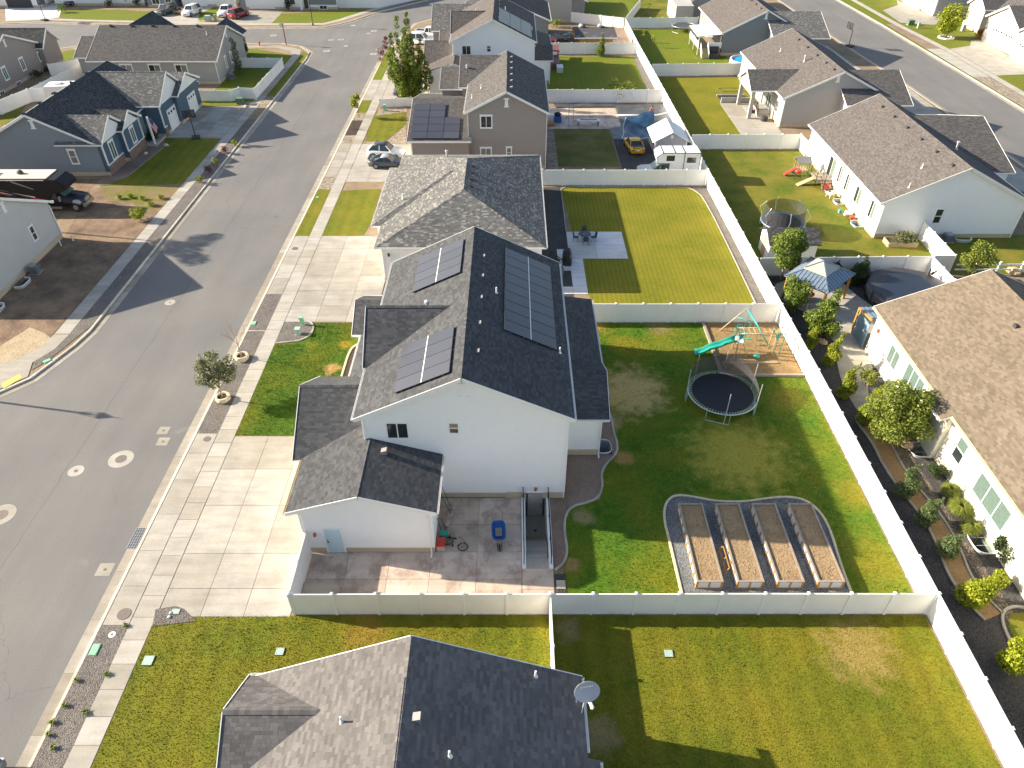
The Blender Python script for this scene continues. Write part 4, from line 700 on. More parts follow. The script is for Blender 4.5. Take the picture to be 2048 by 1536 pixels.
h.gable(-54, -43.8, 90.0, 98.9, 4.0, 6.9, 'x', rakes=(0, 1), wl=(-50, -44.2, 90.4, 98.5), wm='blue_siding', sh='sh_hip'); h.gable(-52, -43.3, 94.6, 103, 3.8, 5.6, 'x', rakes=(0, 1), wl=(-50, -43.75, 95, 102.6), wm='blue_siding', sh='sh_hip')
h.win('E', -46.05, 80.4, 1.3, 1.1, 1.9, 'v', 'glass_pale', .14); h.win('E', -45.55, 84.9, 1.5, 1.0, 1.7, 'v', 'glass_pale', .14)
for x, y0, y1 in ((-46.02, 78.35, 82.2), (-45.52, 82.6, 87.1), (-44.17, 90.4, 91.2)):
    h.B(MB().box(x-.05, x+.06, y0, y1, 0, 1.15), 'stone_skirt', 'brick_stone'); h.B(MB().box(x-.05, x+.09, y0-.02, y1+.02, 1.15, 1.25), 'trim_band', 'trim_white')
for x, y in ((-46, 78.35), (-45.5, 82.6), (-45.5, 87.1), (-44.15, 90.45)): h.B(MB().box(x-.06, x+.08, y-.08, y+.08, 1.25, 3.7), 'corner_board', 'trim_white')
for x, y0, y1, z0, z1 in ((-45.98, 78.4, 84.2, 3.6, 5.6), (-45.49, 82.7, 87.0, 3.55, 5.05), (-44.14, 90.5, 98.4, 3.8, 6.6), (-43.7, 95.1, 102.5, 3.6, 5.35)):
    m = (y0+y1)/2; h.B(MB().extr([(x, y0, z0), (x, y1, z0), (x, m, z1)], (.05, 0, 0)), 'gable_siding', 'trim_white')
h.garage('E', -44.2, 94.4, 4.2, 2.5); h.garage('E', -43.75, 99.6, 2.6, 2.4); h.B(MB().box(-48, -44.3, 87.2, 90.3, -.1, .3), 'porch_slab', 'walk_concrete'); h.B(MB().box(-44.6, -44.4, 87.3, 87.5, .3, 3.6), 'porch_post', 'trim_white')
for y in (79, 82.5, 86, 90, 94): h.vent((-53.6, y, 6.8), 'box', 'W')
h = House('house', 'long grey house with its back to the blue house, pickup street beyond', (-54, 119), 'sh_grey', 'grey_stucco')
h.gable(-63.4, -43.9, 111.9, 126.6, 3.4, 6.65, 'x', wl=(-62.8, -44.3, 112.3, 126.2)); h.gable(-66.5, -60, 114.5, 123, 3.2, 5.2, 'x', rakes=(1, 0), wl=(-66.1, -61, 114.9, 122.6)); h.gable(-64, -56, 120, 131, 3.4, 6.2, wl=(-63.6, -56.4, 122, 130.6), sh='sh_dark'); h.gable(-50.5, -44.6, 121, 130, 3.4, 5.4, wl=(-50.1, -45, 124, 129.6), sh='sh_dark')
for u in (-57.8, -53.6, -49.6): h.win('S', 112.3, u, 1.3, 1.7, 1.5, 'v', ('glass_dark', 'glass_blind'), .12)
h.win('S', 112.3, -48.2, -.02, 1.3, .45, 'v', 'glass_pale', .05)
for u in (116.6, 119.2): h.win('E', -44.3, u, 1.3, .7, 1.5, 'v', 'glass_blind', .13)
h.gvent('E', -44.3, 119.2, 5.1); h.spout(-44.35, 112.25, 3.4)
for x in (-61.5, -58.3, -55.1, -51.8, -48.2): h.vent((x, 119.0, 6.62), 'box', 'W')
h.vent((-46.5, 117.3, 5.8), 'pipe')
h = House('house', 'taupe gabled house at the far left edge', (-82, 113), 'sh_dark', 'taupe_stucco'); h.gable(-92, -74.4, 103.2, 122, 3.3, 6.96, 'x', wl=(-91.6, -74.8, 103.6, 121.6))
for y, hh in ((110.0, 1.6), (114.8, 1.6), (119.9, 1.2)): h.win('E', -74.8, y, 1.4, .95, hh, 'v', 'glass_pale', .14)
for y in (107.5, 112): h.win('E', -74.8, y, -.05, 1.1, .5, 'v', 'glass_dark', .04)
h.gvent('E', -74.8, 112.7, 5.3); h.gable(-84, -73.6, 119.4, 125, 3.3, 5.6, 'x', rakes=(0, 1), wl=(-83.6, -74, 119.8, 124.6)); h.spout(-74.7, 121.5, 3.3)
# ---- houses north of the cross street
for nm, lb, x0, x1, y0, y1, wm in (('house', 'white house with sign on its wall, top left across the street', -96, -76.5, 165, 180, 'trim_white'), ('house', 'blue-sided house above the dark suv, top edge', -76, -69.5, 163.5, 178, 'blue_stucco'), ('house', 'white garage house behind the white suv, top edge', -69, -57, 164, 178, 'trim_white'), ('house', 'white house with long garage door and porch, top edge centre left', -56, -35.5, 161.5, 178, 'trim_white'), ('house', 'garage with open doors in the upper left corner', -112, -97, 163, 178, 'trim_white')):
    h = House(nm, lb, ((x0+x1)/2, (y0+y1)/2), 'sh_dark', wm); h.gable(x0, x1, y0, y1, 4.2, 8, 'x', wl=(x0+.4, x1-.4, y0+.4, y1-.4))
    c = y0+.4
    if x0 == -76: h.win('S', c, -73.8, .6, 1.5, 1.3, 'v', 'glass_dark', .15); h.win('S', c, -71.2, .6, 1.2, 1.2, 'v', 'glass_dark', .15)
    if x0 == -69: h.garage('S', c, -66, 4.8, 2.5); h.garage('S', c, -60, 2.8, 2.5)
    if x0 == -56: h.garage('S', c, -51.4, 5.0, 2.6); h.B(MB().box(-55.6, -54.6, c-.06, c+.02, 0, 3.9), 'corner_board', 'blue_stucco'); h.win('S', c, -45.5, .9, 2.2, 1.8, 'v', 'glass_dark', .15); h.B(MB().box(-43.4, -42.9, c-.5, c, 0, 3.8), 'porch_post', 'trim_white'); h.win('S', c, -38.8, .05, 1.5, .7, 'v', 'glass_dark', .1); h.B(MB().box(-41.8, -36, c-.05, c, .9, 4), 'siding_panel', 'slate_stucco'); h.door('S', c, -42.2, .2, .9, 2.1, 'glass_dark', 0, False)
    if x0 == -96: b = MB(); b.box(-81.2, -80.2, c-.06, c, .55, 1.9); h.B(b, 'sign_board', 'trim_white'); [h.B(MB().box(-81.0, -80.4, c-.075, c-.055, zz, zz+.14), 'sign_print', 'red_plastic') for zz in (.85, 1.1, 1.35)]
    if x0 == -112:
        h.B(MB().box(-104.5, -99.3, c-.05, c-.02, .02, 2.8), 'bay_shade_panel', 'vent_dark')  # dark sheet on the wall stands for the shaded inside of the garage
# ================================================================ WHITE VINYL FENCES
PM = {}
def fence(label, pts, st=2.27, h=1.83, name='vinyl_fence', ends=(1, 1), cat='fence', group=None, gate=()):
    o = thing(name, label, cat, (pts[0][0], pts[0][1], 0), 0, group); ox, oy = pts[0]; first = ends[0]; pi = 0
    if ('p', h) not in PM:
        b = MB(); b.box(-.064, .064, -.064, .064, -.1, h+.05); b.hexa([(-.08, -.08, h+.05), (.08, -.08, h+.05), (.08, .08, h+.05), (-.08, .08, h+.05)], [(-.08, -.08, h+.08), (.08, -.08, h+.08), (.08, .08, h+.08), (-.08, .08, h+.08)]); b.add([(-.08, -.08, h+.08), (.08, -.08, h+.08), (.08, .08, h+.08), (-.08, .08, h+.08), (0, 0, h+.13)], [(0, 1, 4), (1, 2, 4), (2, 3, 4), (3, 0, 4)]); PM['p', h] = b.mesh('fence_post', 'vinyl')
    for k, (a, c) in enumerate(zip(pts, pts[1:])):
        a, c = Vector(a), Vector(c); L = (c-a).length; n = max(1, round(L/st)); s_ = L/n; ang = math.atan2(c.y-a.y, c.x-a.x); key = (round(s_, 2), h)
        if key not in PM:
            w_ = s_-.10; b = MB(); b.box(0, w_, -.022, .022, .06, h-.06)
            for z0, z1 in ((.03, .15), (h-.12, h-.0)): b.box(-.01, w_+.01, -.032, .032, z0, z1)
            PM[key] = b.mesh('fence_panel', 'vinyl_boards')
        for i in range(n+1):
            p = a+(c-a)*(i/n)
            if (i or first) and not (i == n and k == len(pts)-2 and not ends[1]): obj('fence_post', PM['p', h], o, (p.x-ox, p.y-oy, 0), (0, 0, ang))
            if i < n: q = p+(c-a)/L*.05; obj('fence_panel', PM[key], o, (q.x-ox, q.y-oy, random.uniform(-.012, .012)), (0, 0, ang))
        first = 0
    return o
t = NT('vinyl_boards'); xyz = t.n('SeparateXYZ', {0: t.n('TexCoord').outputs['Object']}).outputs; fr = t.math('FRACT', t.math('DIVIDE', xyz[0], .15)); gr = t.math('LESS_THAN', fr, .07)
dz = t.ramp(t.math('ADD', t.math('MULTIPLY', xyz[2], 2.2), t.math('MULTIPLY', t.noise(3, 5), 1.1)), (.62, (.45,)*3), (.95, (0, 0, 0)))
t.set('Base Color', t.mix(1, t.mix(dz, t.mix(t.math('MULTIPLY', gr, .12), (.86, .85, .82), (.6, .59, .56)), (.42, .36, .27)), t.ramp(t.noise(.8, 4), (.3, (.95, .945, .93)), (.7, (1.02, 1.02, 1.02))), 'MULTIPLY')); t.set('Roughness', .5); t.bump(t.math('SUBTRACT', 1, gr), .12, .005); MATS['vinyl_boards'] = t.m
fence('white vinyl fence closing the south side of patio and garden beds', [(-11.55, 21.36), (1.98, 21.38), (22.0, 21.4)])
fence('short white gate fence between the garage corner and the near fence', [(-11.55, 25.25), (-11.55, 21.55)], 1.9, ends=(1, 0))
fence('white fence between the two lawns, ending behind the nearest roof', [(1.98, 21.2), (2.0, 15.7)], ends=(0, 1))
fence('long white fence on the east side of all back yards, brightly sunlit', [(22.1, 3), (22.06, 21.4), (22.05, 40), (21.95, 48.6), (21.75, 75.7), (21.5, 103.8), (21.2, 128.7), (21.2, 145.3)], 2.36)
fence('white fence behind the swing set', [(4.0, 48.65), (21.85, 48.65)], ends=(1, 0)); fence('white fence between the golden lawn and the camper pickup', [(3.4, 75.65), (21.65, 75.65)], ends=(1, 0))
fence('white fence behind the blue tarp yard', [(4.3, 103.75), (21.4, 103.75)], ends=(1, 0)); fence('white fence in front of the unfinished wooden shed', [(5.6, 128.65), (21.1, 128.65)], ends=(1, 0)); fence('angled white fence at the top behind the lumber pile', [(6.4, 153.5), (21.1, 146.2)], ends=(1, 0)); fence('white fence running up to the top edge from the angled fence', [(21.3, 146.4), (26.5, 163)], ends=(0, 1))
fence('white fence between the grey porch house and the white rambler', [(22.0, 86.35), (35.4, 86.45), (35.5, 84.1)], ends=(0, 1)); fence('white fence in front of the blue swimming pool', [(21.7, 116.2), (36.2, 116.9)], ends=(0, 1)); fence('white fence behind the round trampoline without net at the top', [(21.5, 146.2), (35.0, 146.6)], ends=(0, 1))
fence('white fence behind gazebo and covered pool', [(22.2, 56.15), (37.75, 56.45), (37.85, 50.3)], ends=(0, 1)); fence('white fence piece between raised planter and air conditioner', [(38.0, 56.6), (39.9, 56.6), (40.05, 63.1)], ends=(0, 1))
fence('low white fence around the corner yard left of the street', [(-46.4, 104.3), (-40.2, 104.3), (-39.2, 105.6), (-36.9, 105.2), (-36.75, 120.6), (-43.9, 120.7)], h=1.55); fence('white fence between the blue house and the taupe house', [(-75, 96.8), (-70, 98.8), (-68.6, 104.0), (-65.4, 105), (-59, 105.4)]); fence('white fence from the taupe house to the long grey house', [(-71.9, 116.2), (-68.1, 119)], ends=(1, 0)); fence('white fence along the far left yard', [(-68.4, 104.3), (-66.8, 118.9)], ends=(0, 1))
fence('low white wall-like fence below the poplar', [(-18.5, 101.6), (-12.0, 102.6)], h=1.2); fence('white fence at the top centre beside the curving street', [(-35.8, 163.2), (-27.8, 163), (-18.6, 173)], h=2.0)
# split rail
o = thing('rail_fence', 'white two-rail fence beside the tan roof at right edge', 'fence', (41, 56.5, 0))
for x in (42.0, 44.1, 46.2, 48.4): b = MB(); b.box(x-.07, x+.07, 56.3, 56.44, 0, 1.25); b.box(x-.09, x+.09, 56.28, 56.46, 1.25, 1.3); b.build('fence_post', 'vinyl', o, world=True)
for z in (.45, .95): MB().box(40.2, 50, 56.35, 56.39, z, z+.14).build('rail', 'vinyl', o, world=True)
# pale bar for sun streaks through the gate gaps, left unbuilt
o = thing('sun_streak_bar', 'pale diagonal bar for sun streaks through the patio gate', 'bar', (-11.3, 22.7, 0)) if 0 else None
# ================================================================ THINGS ON ROOFS AND IN YARDS
def solar(label, O, u, v, cells, pu, pv, frame='vent_dark', gap=.02):
    """array of panels: O lower corner on the roof, u along the eave, v up the slope, cells = (i, j) grid places"""
    O, u, v = Vector(O), Vector(u).normalized(), Vector(v).normalized(); n = u.cross(v)
    if n.z < 0: n = -n
    t = thing('solar_array', label, 'solar panels', O); me = bpy.data.meshes.new('solar_panel'); b = MB(); f = .025
    b.box(0, pu-gap, 0, pv-gap, 0, .035, 1); b.add([(f, f, .038), (pu-gap-f, f, .038), (pu-gap-f, pv-gap-f, .038), (f, pv-gap-f, .038)], [(0, 1, 2, 3)], 0); me = b.mesh('solar_panel', ['solar_glass', frame]); uv = me.uv_layers.new(name='UVMap')
    for pl in me.polygons:
        for li in pl.loop_indices: c = me.vertices[me.loops[li].vertex_index].co; uv.data[li].uv = (c.x, c.y)
    m = Matrix((u, v, n)).transposed().to_4x4()
    if m.determinant() < 0: m = Matrix((u, v, n)).transposed().to_4x4()
    for i, j in cells: k = obj('solar_panel', me, t); mm = m.copy(); mm.translation = u*(i*pu)+v*(j*pv)+n*.10; k.matrix_local = mm
    I, J = max(c[0] for c in cells)+1, max(c[1] for c in cells)+1
    for j in range(J):
        w_ = max(c[0] for c in cells if c[1] == j)+1
        for dv in (.25, .75): b = MB(); p = v*((j+dv)*pv)+n*.05; b.beam(p+u*.03, p+u*(w_*pu-.05), .04, .09, 0, n); b.build('mounting_rail', 'vent_metal', t)
    if J == 2: b = MB(); p = v*(pv-.01)+n*.145; b.beam(p, p+u*(I*pu-.02), .05, .01, 0, n); b.build('centre_strip', 'trim_white', t)  # white strip along the gap between the two rows of panels
    return t
kk = (9.81-6.87)/6.185; grid = lambda a, b: [(i, j) for i in range(a) for j in range(b)]; wz = lambda x: zx(x, -8.87, 3.5, 6.87, 9.81)
solar('eight panel solar array high on the lit west slope of the white house', (-6.63, 40.5, wz(-6.63)), (0, 1, 0), (1, 0, kk), grid(4, 2), 1.16, 1.83); solar('eight panel solar array nearer the gable on the west slope of the white house', (-6.5, 30.0, wz(-6.5)), (0, 1, 0), (1, 0, kk), grid(4, 2), 1.1, 1.76); solar('long double row of solar panels on the shaded east slope of the white house', (2.72, 35.0, wz(2.72)), (0, 1, 0), (-1, 0, kk), grid(9, 2), 1.125, 1.80)
solar('black L-shaped solar array on the garage roof of the taupe house', (-11.5, 79.6, 3.75), (1, 0, 0), (0, 1, 2.05/8.5), [(i, j) for j in range(5) for i in range(3) if j < 3 or i < 2], 1.84, 1.40, 'black_metal')
solar('pale glossy solar array on the far white house', (2.8, 108.9, zx(2.8, -8.87, 3.5, 6.87, 9.81)), (0, 1, 0), (-1, 0, kk), grid(8, 3), 1.0, 1.75)
# satellite dish
t = thing('satellite_dish', 'grey oval satellite dish on the gutter corner of the nearest roof', 'satellite dish', (3.12, 14.75, 3.75)); b = MB(); ax = Vector((.15, -.78, .62)).normalized(); a = ax.cross(Vector((0, 0, 1))).normalized(); c2 = a.cross(ax); C = Vector((0, .0, .95)); prev = None; secs = []
for r, d in ((.0, 0), (.2, .015), (.38, .055), (.5, .10)): secs.append([C+a*(r*1.12*math.cos(6.2832*i/24))+c2*(r*.9*math.sin(6.2832*i/24))+ax*d for i in range(24)])
b.loft(secs[1:], cap=False); b.loft([[p-ax*.02 for p in s_] for s_ in secs[1:]], cap=False); b.add(secs[1], [tuple(range(24))]); b.add([p-ax*.02 for p in secs[1]], [tuple(range(23, -1, -1))]); b.loft([secs[3], [p-ax*.02 for p in secs[3]]], cap=False); b.build('reflector', M('dish_grey', (.42, .43, .45), .5, .04), t, True)
b = MB(); b.tube((0, .05, 0), (0, .05, .9), .04); b.tube((0, .05, .5), (-.45, 0, .1), .025); b.tube((0, .05, .5), (-.2, -.5, .05), .025); b.build('mast', 'galv', t)
b = MB(); q = C+ax*.75-c2*.35; b.tube(C-c2*.45+ax*.08, q, .025); b.build('feed_arm', 'trim_white', t); b = MB(); b.tube(q, q-ax*.2+c2*.08, .07, 8); b.ball(q, .09, .09, .09); b.build('receiver', 'trim_white', t); MB().box(-.55, -.35, -.1, .1, .05, .16).build('foot_plate', 'galv', t)
# lettering on the dish: worn, only the strokes read
b = MB()
for i, wd in enumerate((.05, .09, .03, .05, .02, .045, .02, .05)): p0 = C+ax*.105+c2*.22+a*(-.26+i*.068); b.beam(p0, p0+a*wd*.8, .012, .045, 0, c2)
b.build('lettering', 'trim_white', t)
# flag of the blue house
t = thing('flag', 'red and white striped flag on a short pole by the blue house porch', 'flag', (-45.2, 87.6, 2.2)); b = MB(); b.tube((0, 0, 0), (.9, .35, 1.1), .02); b.build('pole', 'pale_wood', t); 
for i in range(7):
    s0 = i/7; b = MB(); q = lambda k, d: (.9-k*.05+.5*d, .35+.0*d-.02*k, 1.1-k*.12-1.1*d+.04*math.sin(k+d*5)); b.add([q(i, 0), q(i, .5), q(i, 1), q(i+1, 1), q(i+1, .5), q(i+1, 0)], [(0, 1, 4, 5), (1, 2, 3, 4)]); b.build('stripe', 'red_plastic' if i % 2 == 0 else 'trim_white', t)
b = MB(); q = lambda k, d: (.9-k*.05+.5*d+.01, .33+.0*d-.02*k, 1.1-k*.12-1.1*d); b.add([q(0, 0), q(0, .4), q(4, .4), q(4, 0)], [(0, 1, 2, 3)]); b.build('canton', 'blue_plastic', t)
# window wells
for i, (x0, x1, y0, y1) in enumerate(WELLS):
    lb = ['galvanised window well with blue floor at the corner of the white house', 'window well half hidden under the white house back roof', 'window well behind the first yellow conifer of the cream house', 'window well beside the round tree at the cream house', 'open window well below the tan roof step, boulder beside it', 'window well near the dark pine at the right edge', 'farthest window well along the white rambler wall', 'middle window well along the white rambler wall', 'nearest window well along the white rambler wall'][i]
    sg = 1 if i < 2 else -1; t = thing('window_well', lb, 'window well', ((x0+x1)/2, (y0+y1)/2, 0)); w_, d_ = x1-x0, y1-y0; pr = []
    for k in range(17): a_ = math.pi*(k/16-.5); c_, s_ = math.cos(a_), math.sin(a_); pr.append((sg*(-w_/2+w_*min(1, (abs(c_)**.5))), d_/2*math.copysign(abs(s_)**.6, s_)))
    for nm, zz, off in (('liner', None, 0),):
        b = MB(); L = []
        for m in range(15): z = -1.25+m*.1; o_ = .025*(m % 2); L.append([(x*(1-o_), y*(1-o_), z) for x, y in pr])
        n = len(pr); b.add([p for l in L for p in l], [(m*n+k, m*n+k+1, (m+1)*n+k+1, (m+1)*n+k) for m in range(14) for k in range(n-1)]); b.build('liner', 'galv', t)
    b = MB(); b.path([(x, y, .14) for x, y in pr], .03, 6); b.build('rim', 'galv', t); MB().prism(rect(-w_/2, w_/2, -d_/2, d_/2), -1.32, -1.22).build('floor', 'blue_plastic' if i == 0 else 'dark_gravel', t)
    MB().box(-sg*w_/2-.02, -sg*w_/2+.02, -d_/2, d_/2, -1.3, .12).build('back_wall', 'foundation', t); b = MB(); b.box(-sg*w_/2+.02*sg-.015, -sg*w_/2+.02*sg+.015, -d_/2+.2, d_/2-.2, -1.0, .05); b.build('pane', 'glass_blind', t)
    if i in (2, 3, 4, 5): b = MB(); [b.beam((-w_/2*.7, k, .16), (w_/2, k*.9, .16), .015, .015) for k in (-.3, .3)]; b.build('grate', 'galv', t)
def edging(label, pts, w_=.16, z=.09, mat='walk_concrete', closed=False, name='garden_edging', seg=1.2):
    """cast kerb along a bed, in short sections"""
    t = thing(name, label, 'edging', (*pts[0], 0)); q = resample(pts+[pts[0]] if closed else pts, .4); k = 3
    for s0 in range(0, len(q)-1, k):
        sub = q[s0:s0+k+1]; L = []
        for i, p in enumerate(sub):
            gi = s0+i; d = (q[min(gi+1, len(q)-1)]-q[max(gi-1, 0)]).normalized(); nn = Vector((-d.y, d.x))*w_/2
            L.append([(*(p-nn), 0), (*(p+nn), 0), (*(p+nn*.8), z), (*(p-nn*.8), z)])
        MB().loft(L).build('edging_section', mat, t, world=True)
    return t
def smooth(pts, it=2):
    for _ in range(it):
        o = [pts[0]]
        for a, b in zip(pts, pts[1:]): o += [(a[0]*.75+b[0]*.25, a[1]*.75+b[1]*.25), (a[0]*.25+b[0]*.75, a[1]*.25+b[1]*.75)]
        pts = o+[pts[-1]]
    return pts
edging('curvy concrete edging of the dirt bed along the white house', smooth(BEDC)); edging('pale wavy concrete edging around the raised garden beds', smooth(GB), mat='stone_cream'); edging('concrete edging of the utility gravel in the front lawn', smooth([(-18.8, 45.7), (-18.0, 45.85)]+arc(-17.6, 47.5, 1.35, 1.6, -70, 60))); edging('cream edging of the dark flower bed by the front wall', smooth([(-12.8, 41.45), (-12.8, 44.8), (-12.3, 45.6), (-11.9, 45.7)]), mat='stone_cream'); edging('straight edging between golden lawn and dark gravel', [(5.42, 64.7), (5.45, 74.6), (6, 75.15)], .1); edging('edging along the east side of the golden lawn', smooth([(20.92, 49.2), (20.95, 72), (20.2, 74.5), (19.2, 75.2), (6.2, 75.2)]), .1); edging('edging curve of the blue house front bed', smooth([tuple(P(*q)[:2]) for q in ((205, 372), (255, 355), (290, 325), (322, 300), (333, 290))]), .08, .06, 'gutter_concrete')
# curved path of the cream house
pa = [(24.6, 36.6), (24.9, 34.3), (24.75, 32.4), (24.95, 30.2), (25.4, 28.0), (25.35, 25.8), (25.0, 24.0), (25.1, 22.4), (25.55, 21.2)]; pc = smooth(pa); pw = .55
def off(pl, d):
    o = []
    for i, p in enumerate(pl): a, b = Vector(pl[max(i-1, 0)]), Vector(pl[min(i+1, len(pl)-1)]); k = (b-a).normalized(); o.append((p[0]-k.y*d, p[1]+k.x*d))
    return o
PLINE = []
sheet('path', off(pc, -pw)+off(pc, pw)[::-1], .036, 'brown_dirt_path' if 'brown_dirt_path' in MATS else (dirt('brown_dirt_path', (.27, .165, .075), (.36, .23, .115), .8) and 'brown_dirt_path')); edging('left concrete border of the curved brown path', off(pc, -pw-.06), .15, .1); edging('right concrete border of the curved brown path', off(pc, pw+.06), .15, .1); edging('concrete ring border where the brown path splits', smooth([(28.4, 21.3), (27.2, 21.9), (26.2, 21.6), (25.7, 20.6), (25.6, 18.8), (26.0, 17), (26.5, 15.2)]), .17, .1)
sheet('lawn', [(26.0, 20.6), (26.5, 21.4), (27.8, 21.5), (28.4, 21.0), (28.4, 14), (26.6, 14), (25.8, 18)], .034, 'lawn_patchy')
# walk behind the cream house to the pool terrace
sheet('path', smooth([(24.5, 37.0), (24.4, 40), (24.9, 43), (25.8, 45.5), (25.6, 49.5), (23.2, 51.5), (23.2, 55.4), (29.6, 55.4), (29.9, 53.2), (31.5, 49.5), (33.5, 46.6), (28.0, 45.3), (27.75, 43.6), (27.4, 42.2), (26.4, 40.8), (25.7, 38.5), (25.3, 36.6)]), .036, 'walk_concrete')
for a_, c_ in (((24.5, 38.6), (25.7, 38.6)), ((24.6, 40.6), (26.3, 40.6)), ((25.2, 43.6), (27.6, 43.4)), ((25.8, 46.2), (33, 46.4)), ((25.6, 48.9), (31.4, 49.2)), ((27.9, 43.3), (28.3, 55)), ((25.0, 51.8), (30.4, 51.9))): struct(MB().beam((*a_, .0372), (*c_, .0372), .03, .004).build('paving_joint', 'gutter_concrete'))
# raised garden beds
def raised_bed(x0, label):
    t = thing('raised_bed', label, 'planter', (x0, 23.0, 0), 0, 'raised garden beds'); W_, D_, Hh = 1.34, 5.5, .62; b = MB(); b.box(.05, W_-.05, .05, D_-.05, .05, Hh-.07); s_ = b.build('soil', 'bed_soil', t)
    g = MB()
    for i in range(34):
        for j in range(9): g.ball((random.uniform(.1, W_-.1), random.uniform(.1, D_-.1), Hh-.07), random.uniform(.02, .07), random.uniform(.02, .06), random.uniform(.015, .05), 4)
    stuff(g.build('soil_clod', 'bed_soil', t))
    for a in ((0, W_, -.05, .06), (0, W_, D_-.06, D_+.05)): MB().box(a[0]-.06, a[1]+.06, a[2], a[3], Hh-.03, Hh+.02).build('top_rail', 'grey_wood', t)
    for x in (-.06, W_-.05): MB().box(x, x+.11, .06, D_-.06, Hh-.03, Hh+.02).build('top_rail', 'grey_wood', t)
    for x in (0, W_/2, W_): MB().box(x-.05, x+.05, -.045, .04, .0, Hh-.03).build('post', 'cedar', t)
    for i in range(9):
        y = .02+i*(D_-.04)/8
        for x in (-.06, W_-.02): MB().box(x, x+.08, y-.06, y+.06, 0, Hh-.03).build('post', 'cedar', t)
        if i < 8:
            for x in (-.012, W_-.012): MB().box(x, x+.024, y+.04, y+(D_-.04)/8-.04, .06, Hh-.03).build('side_panel', 'corrugated', t)
    for i in range(2): MB().box(.05+i*W_/2, W_/2-.05+i*W_/2, -.02, .005, .07, Hh-.03).build('end_panel', 'corrugated', t)
    for z in (.0,): MB().box(-.04, W_+.04, -.05, .03, z, z+.07).build('bottom_rail', 'cedar', t)
t_ = NT('corrugated'); oc = t_.n('TexCoord').outputs['Object']; sz = t_.n('SeparateXYZ', {0: oc}).outputs; sn = t_.math('SINE', t_.math('MULTIPLY', sz[2], 80)); t_.set('Base Color', (.72, .75, .76, 1)); t_.set('Roughness', .45); t_.set('Metallic', .2); t_.bump(sn, .4, .01); MATS['corrugated'] = t_.m
for x, lb in ((10.12, 'leftmost of four raised garden beds, soil half in sun'), (12.34, 'second raised garden bed from the left, wooden frame leaning on it'), (14.54, 'third raised garden bed from the left'), (16.74, 'rightmost of the four raised garden beds')): raised_bed(x, lb)
t = thing('trellis', 'small orange wooden frame leaning between the first two garden beds', 'frame', (11.95, 23.9, 0)); b = MB()
for p, q in (((-.2, 0, .02), (.12, 0, .55)), ((-.2, 1.5, .02), (.12, 1.5, .55)), ((-.2, .75, .02), (.12, .75, .55)), ((-.2, 0, .02), (-.2, 1.5, .02)), ((.12, 0, .55), (.12, 1.5, .55)), ((-.04, .0, .28), (-.04, 1.5, .28))): b.beam(p, q, .05, .04)
b.build('frame_bar', 'cedar', t)
# trampolines
netmat('net_black', (.05, .05, .055), .68); netmat('net_grey', (.045, .045, .05), .6)
def trampoline(name, label, x, y, r, hz, poles, net=None, legs=8, pole_h=1.9, mat='mat_black', ring='galv_teal', pad=False, phase=0.):
    t = thing(name, label, 'trampoline', (x, y, 0)); n = 48; cs = [(math.cos(6.2832*i/n), math.sin(6.2832*i/n)) for i in range(n)]
    b = MB(); b.path([(r*c, r*s_, hz) for c, s_ in cs], .045, 6, 0, True); b.build('frame_ring', ring, t, True)
    b = MB(); ri = r-.28 if not pad else r-.3; b.lathe([(ri, -.02), (ri, 0), (ri*.5, -.03), (.02, -.04)], (0, 0, hz), n); b.build('jump_mat', mat, t)
    b = MB()
    for i in range(72): a = 6.2832*i/72; b.tube((ri*math.cos(a), ri*math.sin(a), hz), (r*math.cos(a), r*math.sin(a), hz), .016, 4)
    stuff(b.build('springs', 'galv', t))
    if pad: b = MB(); b.lathe([(r+.02, -.03), (r+.02, .04), (r-.32, .05), (r-.32, .02)], (0, 0, hz), n, cap=False); b.build('edge_pad', pad, t)
    for i in range(legs//2):
        a0 = phase+6.2832*(i+.2)/(legs/2); a1 = phase+6.2832*(i+.62)/(legs/2); p0, p1 = [(r*math.cos(a)*1.0, r*math.sin(a)*1.0) for a in (a0, a1)]; b = MB(); b.path([(*p0, hz-.02), (p0[0]*1.02, p0[1]*1.02, .06), (p1[0]*1.02, p1[1]*1.02, .04), (*p1, hz-.02)], .03, 6); b.build('leg', ring, t)
    for a, bow in poles:
        c, s_ = math.cos(R(a)), math.sin(R(a)); b = MB(); rr = r*1.03
        b.path([(rr*c, rr*s_, .1), (rr*c, rr*s_, hz+.4), ((rr+bow)*c, (rr+bow)*s_, hz+pole_h*.6), ((rr-bow*.7)*c, (rr-bow*.7)*s_, hz+pole_h)], .028, 6); b.build('net_pole', 'galv', t)
    if net:
        for a0, a1, rt, zt, lo, mt in net:
            b = MB(); k = 14; L0 = []; L1 = []
            for i in range(k+1): a = R(a0+(a1-a0)*i/k); sag = math.sin(math.pi*i/k); L0.append((r*.97*math.cos(a), r*.97*math.sin(a), hz+lo)); L1.append((r*rt*math.cos(a), r*rt*math.sin(a), zt[0]+(zt[1]-zt[0])*i/k-.12*sag))
            b.add(L0+L1, [(i, i+1, k+2+i, k+1+i) for i in range(k)]); b.build('net', mt, t)
    return t
M('mat_black', (.012, .013, .017), .65, .15, 3); M('galv_teal', (.45, .60, .58), .4, .05, metal=.4)
trampoline('trampoline', 'big black trampoline with drooping torn net on the shaded lawn', 14.97, 38.6, 2.43, .92, ((262, 0), (20, 0), (75, 0), (128, 0), (175, 0), (325, 0)), [(62, 128, 1.0, (2.6, 2.3), .0, 'net_black'), (128, 165, 1.0, (2.3, 3.0), 0, 'net_grey'), (-28, 62, 1.02, (1.05, 2.6), .02, 'net_black')], phase=.6)
